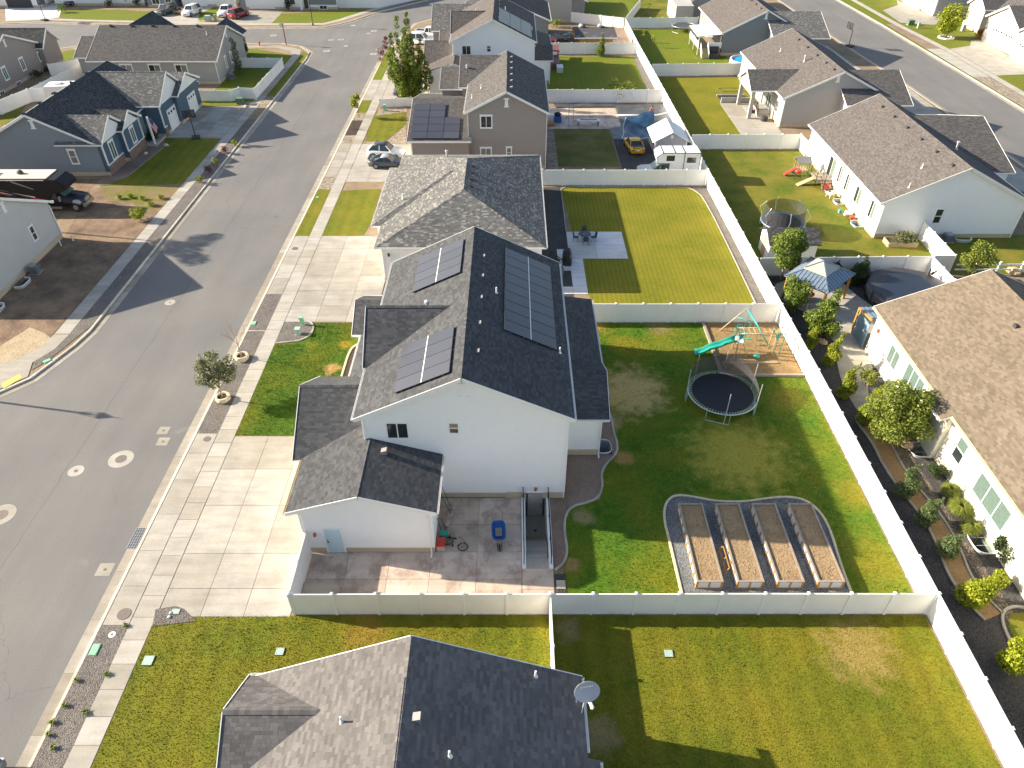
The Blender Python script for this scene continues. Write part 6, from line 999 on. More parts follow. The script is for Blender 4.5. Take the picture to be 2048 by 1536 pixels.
# --- grey porch house
stairs_railing('grey steps with black railing under the gabled porch', 33.4, 35.1, 98.9, 101.0, .8, 4, 'S', 'dove_stucco'); t = thing('basement_rail', 'black railing around sunken stairs behind the porch column', 'railing', (30.5, 105, 0)); b = MB(); MB().box(29.8, 34, 103.7, 103.95, 0, .7).build('low_wall', 'dove_stucco', t, world=True); MB().box(29.8, 34, 106.4, 106.6, 0, .3).build('low_wall', 'dove_stucco', t, world=True)
for x in np.arange(29.9, 33.5, .16): b.beam((x, 103.8, .7), (x, 103.8, 1.6), .02, .02)
b.beam((29.9, 103.8, 1.6), (33.5, 103.8, 1.6), .05, .05); b.beam((29.9, 106.5, 1.2), (33.5, 106.5, 1.2), .05, .05); b.beam((29.9, 103.8, 1.6), (29.9, 106.5, 1.2), .05, .05); b.beam((30.2, 103.9, .9), (32, 106, -.1), .04, .04); b.build('railing', 'black_metal', t, world=True); struct(MB().box(30, 33.8, 104, 106.3, .02, .03).build('stair_pit_shade', 'vent_dark'))  # flat dark sheet stands for the shade down in the stair pit
t = thing('covered_stools', 'red and dark clutter of chairs under the gabled porch', 'chairs', (33.0, 99.5, .05)); MB().ball((0, 0, .5), .3, .3, .35, 8, 0, .2).build('cushion', 'red_plastic', t); MB().box(-.3, .3, -.3, .3, 0, .4).build('frame', 'black_metal', t)
tag(MB().lathe([(.45, 0), (.47, .5), (.35, .6), (.02, .62)], (33.9, 96.3, .05), 14).build('fire_bowl', 'vent_dark'), 'dark round fire bowl on the patio by the porch column', 'fire bowl')
# --- patio cover and deck, upper right
t = thing('patio_cover', 'white flat patio cover over the raised deck', 'patio cover', (32.8, 131, 0)); b = MB(); b.extr([(31.0, 128.0, 3.0), (35.2, 128.0, 3.35), (35.2, 135.3, 3.35), (31.0, 135.3, 3.0)], (0, 0, -.12)); b.build('roof', 'trim_white', t, world=True); [MB().box(x-.06, x+.06, y-.06, y+.06, 0, 3.0).build('post', 'trim_white', t, world=True) for x, y in ((31.3, 128.2), (31.3, 131.6), (31.3, 135), (34.9, 128.2))]; [MB().box(30.7, 31.1, y, y+.08, 2.75, 2.9).build('rafter_tail', 'grey_wood', t, world=True) for y in np.arange(128.2, 135.2, .75)]
t = thing('deck', 'raised deck with white railing and steps under the patio cover', 'deck', (32.8, 131, 0)); [MB().box(31.2, 35.1, 127.6+i*.5, 128.08+i*.5, 1.1, 1.2).build('plank', 'grey_wood', t, world=True) for i in range(15)]; [MB().box(31.6, 32.7, 127.5-.28*(i+1), 127.5-.28*i, .95-.18*i, 1.02-.18*i).build('step', 'grey_wood', t, world=True) for i in range(6)]
b = MB(); b.box(31.15, 31.2, 127.6, 135, 1.3, 2.15); b.build('railing', 'trim_white', t, world=True); b = MB(); b.hexa([(31.5, 125.8, .1), (31.55, 125.8, .1), (31.55, 127.6, 1.25), (31.5, 127.6, 1.25)], [(31.5, 125.8, .95), (31.55, 125.8, .95), (31.55, 127.6, 2.15), (31.5, 127.6, 2.15)]); b.build('stair_railing', 'trim_white', t, world=True); b = MB(); b.hexa([(32.7, 125.8, .1), (32.75, 125.8, .1), (32.75, 127.6, 1.25), (32.7, 127.6, 1.25)], [(32.7, 125.8, .95), (32.75, 125.8, .95), (32.75, 127.6, 2.15), (32.7, 127.6, 2.15)]); b.build('stair_railing', 'trim_white', t, world=True); b = MB(); b.box(32.85, 35, 127.55, 127.6, 1.3, 2.15); b.build('railing', 'trim_white', t, world=True)
t = thing('hot_tub', 'dark tub with open lid below the white deck', 'hot tub', (33.8, 126.6, 0)); MB().box(-.8, .8, -.7, .7, 0, .75).build('tub', 'vent_dark', t); MB().box(-.8, .8, .6, .7, .75, 1.6).build('lid', 'vent_dark', t)
t = thing('swimming_pool', 'bright blue round above-ground pool beside the grey rambler', 'pool', (38.2, 121.6, 0)); b = MB(); n = 32; b.lathe([(2.9, 0), (3.0, .3), (2.95, 1.1), (2.75, 1.15), (2.7, .9)], n=n); b.build('wall', 'trim_white', t, True); MB().lathe([(2.72, .92), (2.0, .93), (.02, .93)], n=n).build('water', M('pool_water', (.02, .42, .72), .12, .15, .8), t)
for x, y, mt, lb in ((34.3, 121.0, 'blue_plastic', 'blue bucket near the swimming pool'), (36.6, 124.9, 'red_plastic', 'red and blue toy heap behind the swimming pool')): t = thing('toy', lb, 'toy', (x, y, 0)); MB().lathe([(.3, 0), (.36, .3), (.3, .32), (.02, .2)], n=12).build('tub', mt, t); MB().box(.2, .6, -.2, .2, 0, .35).build('block', 'blue_plastic', t)
# --- gazebo, covered pool, awning of the cream house
t = thing('gazebo', 'gazebo with blue-grey metal roof on orange timber posts', 'gazebo', (26, 52.2, 0)); C4 = [(22.95, 52.0), (25.7, 49.2), (29.1, 52.3), (26.25, 55.2)]; ap = Vector((26.0, 52.2, 3.65)); ins = [Vector((x+(26.0-x)*.52, y+(52.2-y)*.52, 3.08)) for x, y in C4]
M('roof_blue', (.20, .26, .33), .38, .08, metal=.35); M('roof_taupe', (.42, .40, .34), .4, .05)
for i in range(4):
    a, c_ = Vector((*C4[i], 2.45)), Vector((*C4[(i+1) % 4], 2.45)); b = MB(); b.extr([a, c_, ins[(i+1) % 4], ins[i]], (0, 0, -.05)); r_ = b.build('roof_slope', 'roof_blue', t, world=True); k = MB()
    for j in range(1, 12):
        p = a+(c_-a)*j/12; u = (c_-a).normalized(); e = ins[i]+(ins[(i+1) % 4]-ins[i])*min(1, max(0, (j/12-.26)/.48)); 
        if j/12 < .26: e = a+(ins[i]-a)*(j/12/.26)
        if j/12 > .74: e = c_+(ins[(i+1) % 4]-c_)*((1-j/12)/.26)
        k.beam(p+Vector((0, 0, .02)), e+Vector((0, 0, .02)), .035, .045)
    k.build('seam', 'roof_blue', r_, world=True); b = MB(); o_ = Vector((0, 0, .12)); I0, I1 = [ap+(q-ap)*1.08+Vector((0, 0, .14)) for q in (ins[i], ins[(i+1) % 4])]; b.extr([I0, I1, ap+o_], (0, 0, -.05)); b.build('top_slope', 'roof_taupe', t, world=True)
    k = MB(); k.beam(a+Vector((0, 0, .03)), ins[i]+Vector((0, 0, .03)), .1, .05); k.beam(ins[i]+Vector((0, 0, .17)), ap+Vector((0, 0, .14)), .08, .05); k.build('hip_cap', 'roof_blue', t, world=True)
for x, y in C4: px_, py_ = x+(26-x)*.12, y+(52.2-y)*.12; MB().beam((px_, py_, 0), (px_, py_, 2.4), .17, .17, 0, (0, 1, 0)).build('post', 'cedar', t, world=True); [MB().beam((px_, py_, 1.8), (px_+(26-px_)*f_+(0), py_+(52.2-py_)*f_, 2.35), .1, .1).build('brace', 'cedar', t, world=True) for f_ in (.18,)]
for i in range(4): a, c_ = [Vector((x+(26-x)*.12, y+(52.2-y)*.12, 2.3)) for x, y in (C4[i], C4[(i+1) % 4])]; MB().beam(a, c_, .12, .16).build('beam', 'cedar', t, world=True)
t = thing('outdoor_table', 'grey table with white chairs half hidden under the gazebo', 'table', (25.6, 50.9, 0)); MB().box(-.7, .7, -.45, .45, .7, .75).build('tabletop', 'vent_metal', t); [MB().box(x-.04, x+.04, y-.04, y+.04, 0, .7).build('leg', 'trim_white', t) for x in (-.6, .6) for y in (-.35, .35)]; MB().box(-.5, .6, -1.2, -.8, .4, .46).build('bench', 'trim_white', t)
p = P(1620, 605); t = thing('garden_figure', 'small red ball ornament on a stand in front of the gazebo', 'ornament', (p.x, p.y, 0)); MB().ball((0, 0, .8), .2, .2, .22).build('ball', 'red_plastic', t); MB().tube((0, 0, 0), (0, 0, .7), .04).build('stand', 'black_metal', t)
t = thing('covered_pool', 'round above-ground pool under a sagging black cover', 'pool', (34.2, 52.1, 0)); n = 40; b = MB(); b.lathe([(3.45, 0), (3.45, 1.15), (3.3, 1.15)], n=n); b.build('wall', M('pool_navy', (.02, .03, .05), .4), t, True); L = []
for r, z in ((3.62, .55), (3.56, 1.12), (3.2, 1.2), (2.2, 1.12), (1.0, 1.05), (.05, 1.03)): L.append([(r*(1+.02*math.sin(9*k)*(r > 3.5))*math.cos(k), r*(1+.02*math.sin(9*k)*(r > 3.5))*math.sin(k), z+(.25*math.sin(7*k)+.12*math.sin(13*k) if r > 3.6 else .04*math.sin(3*k+r*3)*(r < 3))) for k in np.linspace(0, 6.2832, n+1)[:-1]])
b = MB(); b.loft(L, cap=False); b.add(L[-1], [tuple(range(n))]); b.build('cover', M('cover_grey', (.045, .046, .05), .42, .35, .7, .5, 3), t, True); b = MB(); [b.tube((2.5+.2*math.cos(k*1.3), 2.1+.2*math.sin(k*1.7), 1.25), (2.9+.3*math.cos(k*2.1), 2.4+.3*math.sin(k), 1.5), .06) for k in range(6)]; b.build('bundled_cover', 'cover_black', t); b = MB(); b.tube((-3.6, -.6, 0), (-3.5, -.5, 1.4), .04); b.tube((-3.3, -1.3, 0), (-3.2, -1.2, 1.4), .04); [b.tube((-3.6+.04*k, -.6, .25+.3*k), (-3.3+.04*k, -1.3, .25+.3*k), .03) for k in range(4)]; b.build('ladder', 'vent_dark', t)
t = thing('awning', 'lean-to awning with blue roof, orange beams and a hanging screen', 'awning', (28.2, 45.6, 0)); Ya = 45.0; b = MB(); b.extr([(27.6, 45.2, 2.75), (31.5, 45.2, 2.75), (31.5, 47.3, 2.35), (27.6, 47.3, 2.35)][::-1], (0, 0, .06)); b.build('roof', 'roof_blue', t, world=True); [MB().beam((27.7+i*.35, 45.2, 2.83), (27.7+i*.35, 47.3, 2.43), .04, .05).build('seam', 'roof_blue', t, world=True) for i in range(11)]
MB().beam((27.55, 45.0, 2.7), (27.55, 47.3, 2.32), .12, .16).build('beam', 'cedar', t, world=True); [MB().box(27.48, 27.64, y-.08, y+.08, 0, 2.35).build('post', 'cedar', t, world=True) for y in (47.2,)]; MB().beam((27.55, 47.1, 1.8), (27.55, 46.6, 2.3), .09, .09).build('brace', 'cedar', t, world=True); MB().box(27.52, 27.57, 45.0, 47.0, .1, 2.25).build('screen', M('screen_blue', (.17, .25, .30), .8, .08), t, world=True)
# --- far yards
t = thing('wooden_shed', 'unfinished wooden shed with black underlay roof', 'shed', (15.5, 133.2, 0)); b = MB(); b.box(11.6, 17.3, 131.4, 136, 0, 1.95); b.build('wall', M('osb', (.52, .30, .07), .8, .25, 8), t, world=True); b = MB(); b.extr([(10.7, 130.9, 2.05), (18.0, 130.9, 2.05), (18.0, 136.6, 2.5), (10.7, 136.6, 2.5)], (0, 0, -.08)); b.build('roof', M('felt', (.07, .065, .068), .8, .1, 3), t, world=True); MB().box(10.65, 18.05, 130.82, 130.9, 1.9, 2.08).build('fascia', 'trim_white', t, world=True); MB().box(10.62, 10.7, 130.9, 136.6, 1.92, 2.5).build('fascia', 'cedar', t, world=True)
[MB().box(11.9+i*.9, 11.96+i*.9, 131.34, 131.4, 0, 1.9).build('batten', 'cedar', t, world=True) for i in range(6)]; [MB().beam((11+i*1.45, 131.6+(i % 2)*1.6, 2.12+(i % 2)*.13), (11.7+i*1.45, 131.9+(i % 2)*1.6, 2.15+(i % 2)*.13), .1, .03).build('roof_strip', 'galv', t, world=True) for i in range(5)]
for x, y, mt, lb in ((12.1, 136.3, 'trim_white', 'white bag on the far left of the unfinished roof'), (15.4, 136.2, 'trim_white', 'white roll on the right of the unfinished roof')): t = thing('roofing_roll', lb, 'roll', (x, y, 2.45)); MB().ball((0, 0, .3), .4, .3, .32, 8, 0, .1).build('bag', mt, t); MB().box(.3, .8, -.3, .2, 0, .25).build('bundle', 'felt', t)
t = thing('lumber_pile', 'heap of grey scrap wood and branches in the far brown yard', 'wood pile', (9.4, 137.8, 0)); 
for i in range(42): a = random.uniform(0, 3.14); x, y, z, L = random.gauss(0, 1.1), random.gauss(0, .9), random.uniform(.1, 1.0), random.uniform(.6, 1.4); MB().beam((x-L*math.cos(a), y-L*math.sin(a), z), (x+L*math.cos(a), y+L*math.sin(a), z+random.uniform(-.3, .3)), .12, .08).build('board', random.choice(('grey_wood', 'pale_wood', 'galv')), t)
t = thing('wooden_playset', 'orange wooden playset beside the far white house', 'playset', (6.7, 130.8, 0)); [MB().box(x-.08, x+.08, y-.08, y+.08, 0, 1.9).build('post', 'yellow_plastic', t) for x in (-.7, .7) for y in (-.7, .7)]; MB().box(-.8, .8, -.8, .8, 1.0, 1.1).build('platform', 'cedar', t); MB().box(-.9, .9, -.9, .9, 1.85, 1.92).build('canopy', 'red_plastic', t); b = MB(); b.loft([[(x, -.25, z), (x, .25, z), (x, .25, z+.06), (x, -.25, z+.06)] for x, z in ((-.2, 1.1), (.6, .5), (1.3, .1))]); b.build('slide', 'yellow_plastic', t)
t = thing('mini_excavator', 'orange wheelbarrow-like cart on the far scrap heap', 'cart', (11.9, 139.6, 0)); MB().loft([[(-.7, -.4, .5), (.7, -.4, .5), (.7, .4, .5), (-.7, .4, .5)], [(-.95, -.6, 1.05), (.95, -.6, 1.05), (.95, .6, 1.05), (-.95, .6, 1.05)]]).build('tub', 'yellow_plastic', t); [MB().tube((x, 0, .5), (x, 0, 0), .05).build('leg', 'black_metal', t) for x in (-.5, .5)]
tag(MB().box(-1.5, 1.5, -.35, .35, 0, .5).build('plant_bench', 'dark_slate'), 'long dark trough behind the far white fence', 'trough').location = (8.6, 129.9, 0)
t = thing('stool', 'yellow chair behind the unfinished shed', 'chair', (13.2, 138.9, 0)); MB().box(-.3, .3, -.3, .3, .5, .58).build('seat', 'yellow_plastic', t); [MB().box(x-.04, x+.04, y-.04, y+.04, 0, .5 if y < 0 else 1.2).build('leg', 'yellow_plastic', t) for x in (-.26, .26) for y in (-.26, .26)]
t = thing('spa', 'brown covered spa with steps beside the far green lawn', 'spa', (6.5, 124.2, 0)); MB().box(-.9, 1.2, -4, 1.2, 0, .9).build('cabinet', M('spa_brown', (.20, .10, .08), .6), t); b = MB(); b.extr([(-.95, 0, 1.7), (1.25, 0, 1.6), (1.25, 3.2, 1.8), (-.95, 3.2, 1.9)], (0, 0, -.08)); b.build('canopy', M('maroon', (.22, .07, .07), .7), t); [MB().box(x, x+.08, y, y+.08, 0, 1.65).build('post', 'black_metal', t) for x in (-.9, 1.1) for y in (.1, 3.0)]; MB().box(.6, 1.6, -6.2, -4.2, 0, .8).build('crate', 'galv', t)
# blue tarp held up by a person
t = thing('tarp', 'blue and black pond liner being pulled up in the yard', 'tarp', (17, 93, 0)); b = MB(); nx_, ny_ = 14, 12
pk = Vector((18.6, 96.6)); V = []
for j in range(ny_+1):
    for i in range(nx_+1):
        u, v = i/nx_, j/ny_; x = 14.0+u*3.9+v*1.2; y = 89.8+v*6.2+1.1*u*v; d = (Vector((x, y))-pk).length; V.append((x+.1*math.sin(7*v+3*u), y+.12*math.sin(9*u), .05+1.15*math.exp(-(d/2.4)**2)+.09*math.sin(11*u+2*v)*math.sin(8*v)+.35*math.exp(-((x-15.6)/.8)**2)*v))
b.add(V, [(j*(nx_+1)+i, j*(nx_+1)+i+1, (j+1)*(nx_+1)+i+1, (j+1)*(nx_+1)+i) for j in range(ny_) for i in range(nx_)]); b.build('sheet', M('tarp_blue', (.018, .05, .10), .22, .4, .9, .4, 4), t, True, True); b = MB(); b.path([tuple(Vector(V[i])+Vector((0, -.05, .03))) for i in range(nx_+1)], .07); b.path([tuple(Vector(V[j*(nx_+1)])+Vector((0, 0, .04))) for j in range(ny_+1)], .06); b.build('rolled_edge', M('tarp_edge', (.42, .55, .66), .4), t, False, True)
for lb, q, mt in (('black weed fabric with folds behind the blue liner', [(14.6, 94.5), (21.6, 94.5), (21.4, 103), (14.6, 102.6)], 'fabric'), ('black fabric strip along the fence behind the far patio', [(6, 101.6), (14.6, 101.8), (14.6, 103.2), (6, 103.3)], 'fabric'), ('grey plastic sheet on the ground left of the yellow car', [(12.9, 89.4), (16.2, 89.4), (14.6, 94.4), (12.9, 93.4)], 'fabric')):
    M('fabric', (.075, .08, .085), .35, .45, .8, .6, 3); xs = [p_[0] for p_ in q]; ys = [p_[1] for p_ in q]; n_ = 10; V = []
    for j in range(n_+1):
        for i in range(n_+1): u, v = i/n_, j/n_; p0 = Vector(q[0]).lerp(Vector(q[1]), u); p1 = Vector(q[3]).lerp(Vector(q[2]), u); p_ = p0.lerp(p1, v); V.append((p_.x, p_.y, .05+random.uniform(0, .10)))
    tag(MB().add(V, [(j*(n_+1)+i, j*(n_+1)+i+1, (j+1)*(n_+1)+i+1, (j+1)*(n_+1)+i) for j in range(n_) for i in range(n_)]).build('ground_fabric', 'fabric', None, True), lb, 'fabric')
tag(MB().path([(14.4, 98.3, .1), (17, 98.2, .1), (18.4, 98.2, .12), (19.8, 98.3, .1), (21.3, 99.2, .1)], .12, 6).build('white_pipe', 'trim_white', None, True), 'white pipe lying across the black fabric behind the person', 'pipe')
t = thing('step_ladder', 'blue ladder leaning upright on the far patio', 'ladder', (7.8, 94.2, .05)); b = MB(); [b.beam((x, 0, 0), (x, 1.2, 2.6), .06, .05) for x in (-.3, .3)]; b.build('stile', 'screen_blue', t); [MB().tube((-.3, .12+i*.2, .25+i*.43), (.3, .12+i*.2, .25+i*.43), .02).build('rung', 'galv', t) for i in range(6)]
t = thing('fire_table', 'long white table with dark slot on the far patio', 'table', (10.1, 94.6, .05)); MB().box(-1.5, 1.5, -.4, .4, .62, .72).build('tabletop', 'trim_white', t); MB().box(-1.1, 1.1, -.15, .15, .72, .735).build('slot', 'vent_dark', t); [MB().box(x-.1, x+.1, -.35, .35, 0, .62).build('leg', 'vent_metal', t) for x in (-1.3, 1.3)]
t = thing('tool_cart', 'blue and black tool cart next to the house on the far patio', 'cart', (6.1, 95.8, .05)); MB().box(-.5, .5, -.4, .4, .1, .8).build('body', 'blue_plastic', t); MB().ball((0, .2, 1.0), .5, .35, .3, 8, 0, .15).build('cover', 'black_metal', t); MB().box(-1.7, -.4, -1.6, -.9, .1, .3).build('plank_stack', 'cedar', t); MB().box(-1.2, -.2, .6, 1.6, .6, .66).build('sheet_board', 'trim_white', t)
# storage shed
t = thing('storage_shed', 'grey storage shed with white metal roof by the long fence', 'shed', (19.2, 86.5, 0)); b = MB(); b.extr([(17.3, 84.6, 0), (21.1, 84.6, 0), (21.1, 84.6, 1.75), (19.2, 84.6, 2.7), (17.3, 84.6, 1.75)], (0, 4.4, 0)); b.build('wall', M('shed_grey', (.36, .37, .40), .8, .03), t, world=True); b = MB(); b.extr([(16.95, 89.3, 1.62), (16.95, 84.3, 1.62), (19.2, 84.3, 2.85), (19.2, 89.3, 2.85)], (0, 0, -.07)); b.extr([(21.45, 84.3, 1.62), (21.45, 89.3, 1.62), (19.2, 89.3, 2.85), (19.2, 84.3, 2.85)], (0, 0, -.07)); b.build('roof', 'trim_white', t, world=True); MB().box(19.05, 19.35, 84.5, 84.58, 2.05, 2.4).build('gable_vent', 'trim_white', t, world=True); [MB().box(17.24, 17.3, y, y+.9, .9, 1.5).build('window', 'glass_dark', t, world=True) for y in (85.3, 87.2)]; [MB().box(x-.07, x+.07, 84.53, 84.6, 0, 1.7).build('corner_board', 'trim_white', t, world=True) for x in (17.35, 21.05)]
# basketball hoops
def hoop(x, y, rz, label, hh=3.05, s_=1.):
    t = thing('basketball_hoop', label, 'basketball hoop', (x, y, 0), rz); b = MB(); b.tube((0, 0, .1), (0, 0, 2.6), .06, 8); b.tube((0, 0, 2.6), (0, -.8, 3.2), .05); b.build('pole', 'black_metal', t); b = MB(); f_ = .05; [b.box(*q) for q in ((-.75, .75, -.85, -.8, 2.9, 2.97), (-.75, .75, -.85, -.8, 3.83, 3.9), (-.75, -.68, -.85, -.8, 2.97, 3.83), (.68, .75, -.85, -.8, 2.97, 3.83), (-.3, .3, -.86, -.84, 3.05, 3.1), (-.3, .3, -.86, -.84, 3.45, 3.5), (-.3, -.25, -.86, -.84, 3.1, 3.45), (.25, .3, -.86, -.84, 3.1, 3.45))]; bb = b.build('backboard_frame', 'black_metal', t); MB().box(-.7, .7, -.83, -.81, 2.95, 3.85).build('backboard', 'net_grey', bb); b = MB(); b.path([(.23*math.cos(k), -1.08+.23*math.sin(k), 3.05) for k in np.linspace(0, 6.28, 15)[:-1]], .02, 5, 0, True); b.build('rim', M('hoop_orange', (.6, .15, .04), .5), t); MB().box(-.5, .5, -.3, .8, 0, .25).build('base', 'vent_dark', t)
hoop(-40.3, 89.8, R(20), 'black basketball hoop at the driveway of the blue house'); hoop(58.9, 133.5, R(-75), 'clear basketball hoop at the kerb of the east street'); hoop(-91.2, 152.3, R(60), 'basketball hoop standing in the cul-de-sac gutter at the upper left')
# street lamp, sign, hydrant
t = thing('street_lamp', 'black street lamp on the far corner lawn', 'street lamp', (-38.1, 148.6, 0)); MB().lathe([(.16, 0), (.14, .5), (.08, .6), (.06, 5.2), (.1, 5.25), (.03, 5.3)], n=10).build('post', 'black_metal', t); MB().lathe([(.08, 5.3), (.2, 5.8), (.17, 5.82)], n=8).build('lantern', 'glass_pale', t); MB().lathe([(.26, 5.82), (.1, 6.1), (.02, 6.3)], n=8).build('lamp_cap', 'black_metal', t)
# the lamp that throws its shadow across the near left of the road stands just out of the picture
t = thing('street_lamp', 'street lamp just left of the photo, its shadow crossing the road', 'street lamp', (-44.6, 40.1, 0)); MB().lathe([(.2, 0), (.16, .5), (.10, .7), (.09, 5.9), (.14, 5.95), (.05, 6.0)], n=10).build('post', 'black_metal', t); b = MB(); [b.beam((.14*math.cos(k), .14*math.sin(k), 6.0), (.28*math.cos(k), .28*math.sin(k), 6.6), .04, .04) for k in np.arange(0, 6.2, 1.57)]; b.lathe([(.12, 6.0), (.1, 6.3), (.02, 6.35)], n=8); b.build('lantern', 'black_metal', t); MB().lathe([(.36, 6.6), (.14, 6.9), (.05, 7.0), (.02, 7.3)], n=8).build('lamp_cap', 'black_metal', t)
t = thing('street_sign', 'stop sign seen from behind on a wooden post at the junction', 'sign', (-39.9, 135.0, 0)); MB().box(-.07, .07, -.07, .07, 0, 3.4).build('post', M('post_brown', (.30, .16, .10), .8), t); b = MB(); b.prism([(.42*math.cos(k), .42*math.sin(k)) for k in np.arange(.39, 6.6, .785)], 0, .02); o = b.build('sign_plate', 'galv', t); o.rotation_euler = (R(90), 0, R(25)); o.location = (-.2, -.1, 3.2); MB().box(-.05, .08, -.09, -.07, 1.4, 2.8).build('reflector_strip', 'red_plastic', t)
t = thing('fire_hydrant', 'red fire hydrant at the cross street corner', 'hydrant', (-44.3, 134.0, 0)); MB().lathe([(.16, 0), (.16, .05), (.11, .07), (.11, .6), (.15, .62), (.15, .66), (.1, .78), (.03, .85)], n=10).build('barrel', 'red_plastic', t); [MB().tube((0, 0, .48), (x, y, .48), .06, 8).build('nozzle', 'red_plastic', t) for x, y in ((.2, 0), (-.2, 0), (0, -.22))]
# boulders
def rock(x, y, r, mat, label, z=.1): b = MB(); b.ball((0, 0, 0), r, r*.75, r*.55, 10, 0, .14); o = b.build('boulder', mat, None, False); o.location = (x, y, z); o.rotation_euler = (0, 0, random.uniform(0, 6)); return tag(o, label, 'rock')
M('rock_tan', (.50, .37, .24), .9, .2, 4, .6, 9); p = P(1811, 893); rock(p.x, p.y, .5, 'rock_tan', 'tan boulder by the window well of the cream house', .2); p = P(1645, 687); rock(p.x, p.y, .4, 'rock_tan', 'tan boulder in dark gravel near the long fence', .2); p = P(2025, 548); rock(p.x, p.y, .7, 'rock_tan', 'yellowish boulder behind the tan roof by the rail fence', .3)
for i, (px, py, lb) in enumerate(((333, 292, 'pale rock at the end of the blue house lawn edging'), (292, 308, 'white rock in the blue house bed'), (492, 214, 'largest pale rock by the transformer'), (478, 220, 'small rock below the transformer'), (502, 210, 'rock right of the transformer'), (430, 305, 'rock in the planting strip left of the street'))): p = P(px, py); rock(p.x, p.y, random.uniform(.25, .4), 'stone_cream', lb)
# ================================================================ VEHICLES (local x = forward)
def paint(name, col): return M(name, col, .32, .04, 1, spec=.6, coat=.7)
for n_, c_ in (('paint_white', (.84, .85, .86)), ('paint_black', (.02, .02, .022)), ('paint_yellow', (.62, .36, .015)), ('paint_red', (.38, .015, .02)), ('paint_grey', (.07, .075, .08)), ('paint_silver', (.38, .39, .42)), ('paint_navy', (.03, .06, .11))): paint(n_, c_)
M('lamp_red', (.5, .02, .02), .3); M('lamp_clear', (.6, .62, .62), .2); M('rim_alloy', (.30, .31, .33), .35, metal=.6)
KIND = {'sedan': dict(L=4.5, W=1.78, belt=.86, top=1.38, hood=.84, tail=.92, ws=(.78, .05), rf=(.32, -.75), rear=(-1.55,)), 'hatch': dict(L=4.55, W=1.86, belt=.95, top=1.6, hood=.95, tail=1.0, ws=(.85, .05), rf=(.25, -1.35), rear=(-2.0,)),
        'suv': dict(L=4.8, W=1.92, belt=1.05, top=1.78, hood=1.02, tail=1.08, ws=(.95, .1), rf=(.35, -1.9), rear=(-2.25,)), 'coupe': dict(L=4.6, W=1.85, belt=.84, top=1.32, hood=.82, tail=.92, ws=(.7, 0), rf=(.05, -.75), rear=(-1.75,)), 'pickup': dict(L=5.6, W=1.98, belt=1.12, top=1.85, hood=1.1, tail=1.15, ws=(1.15, .3), rf=(.55, -.75), rear=(-.95,))}
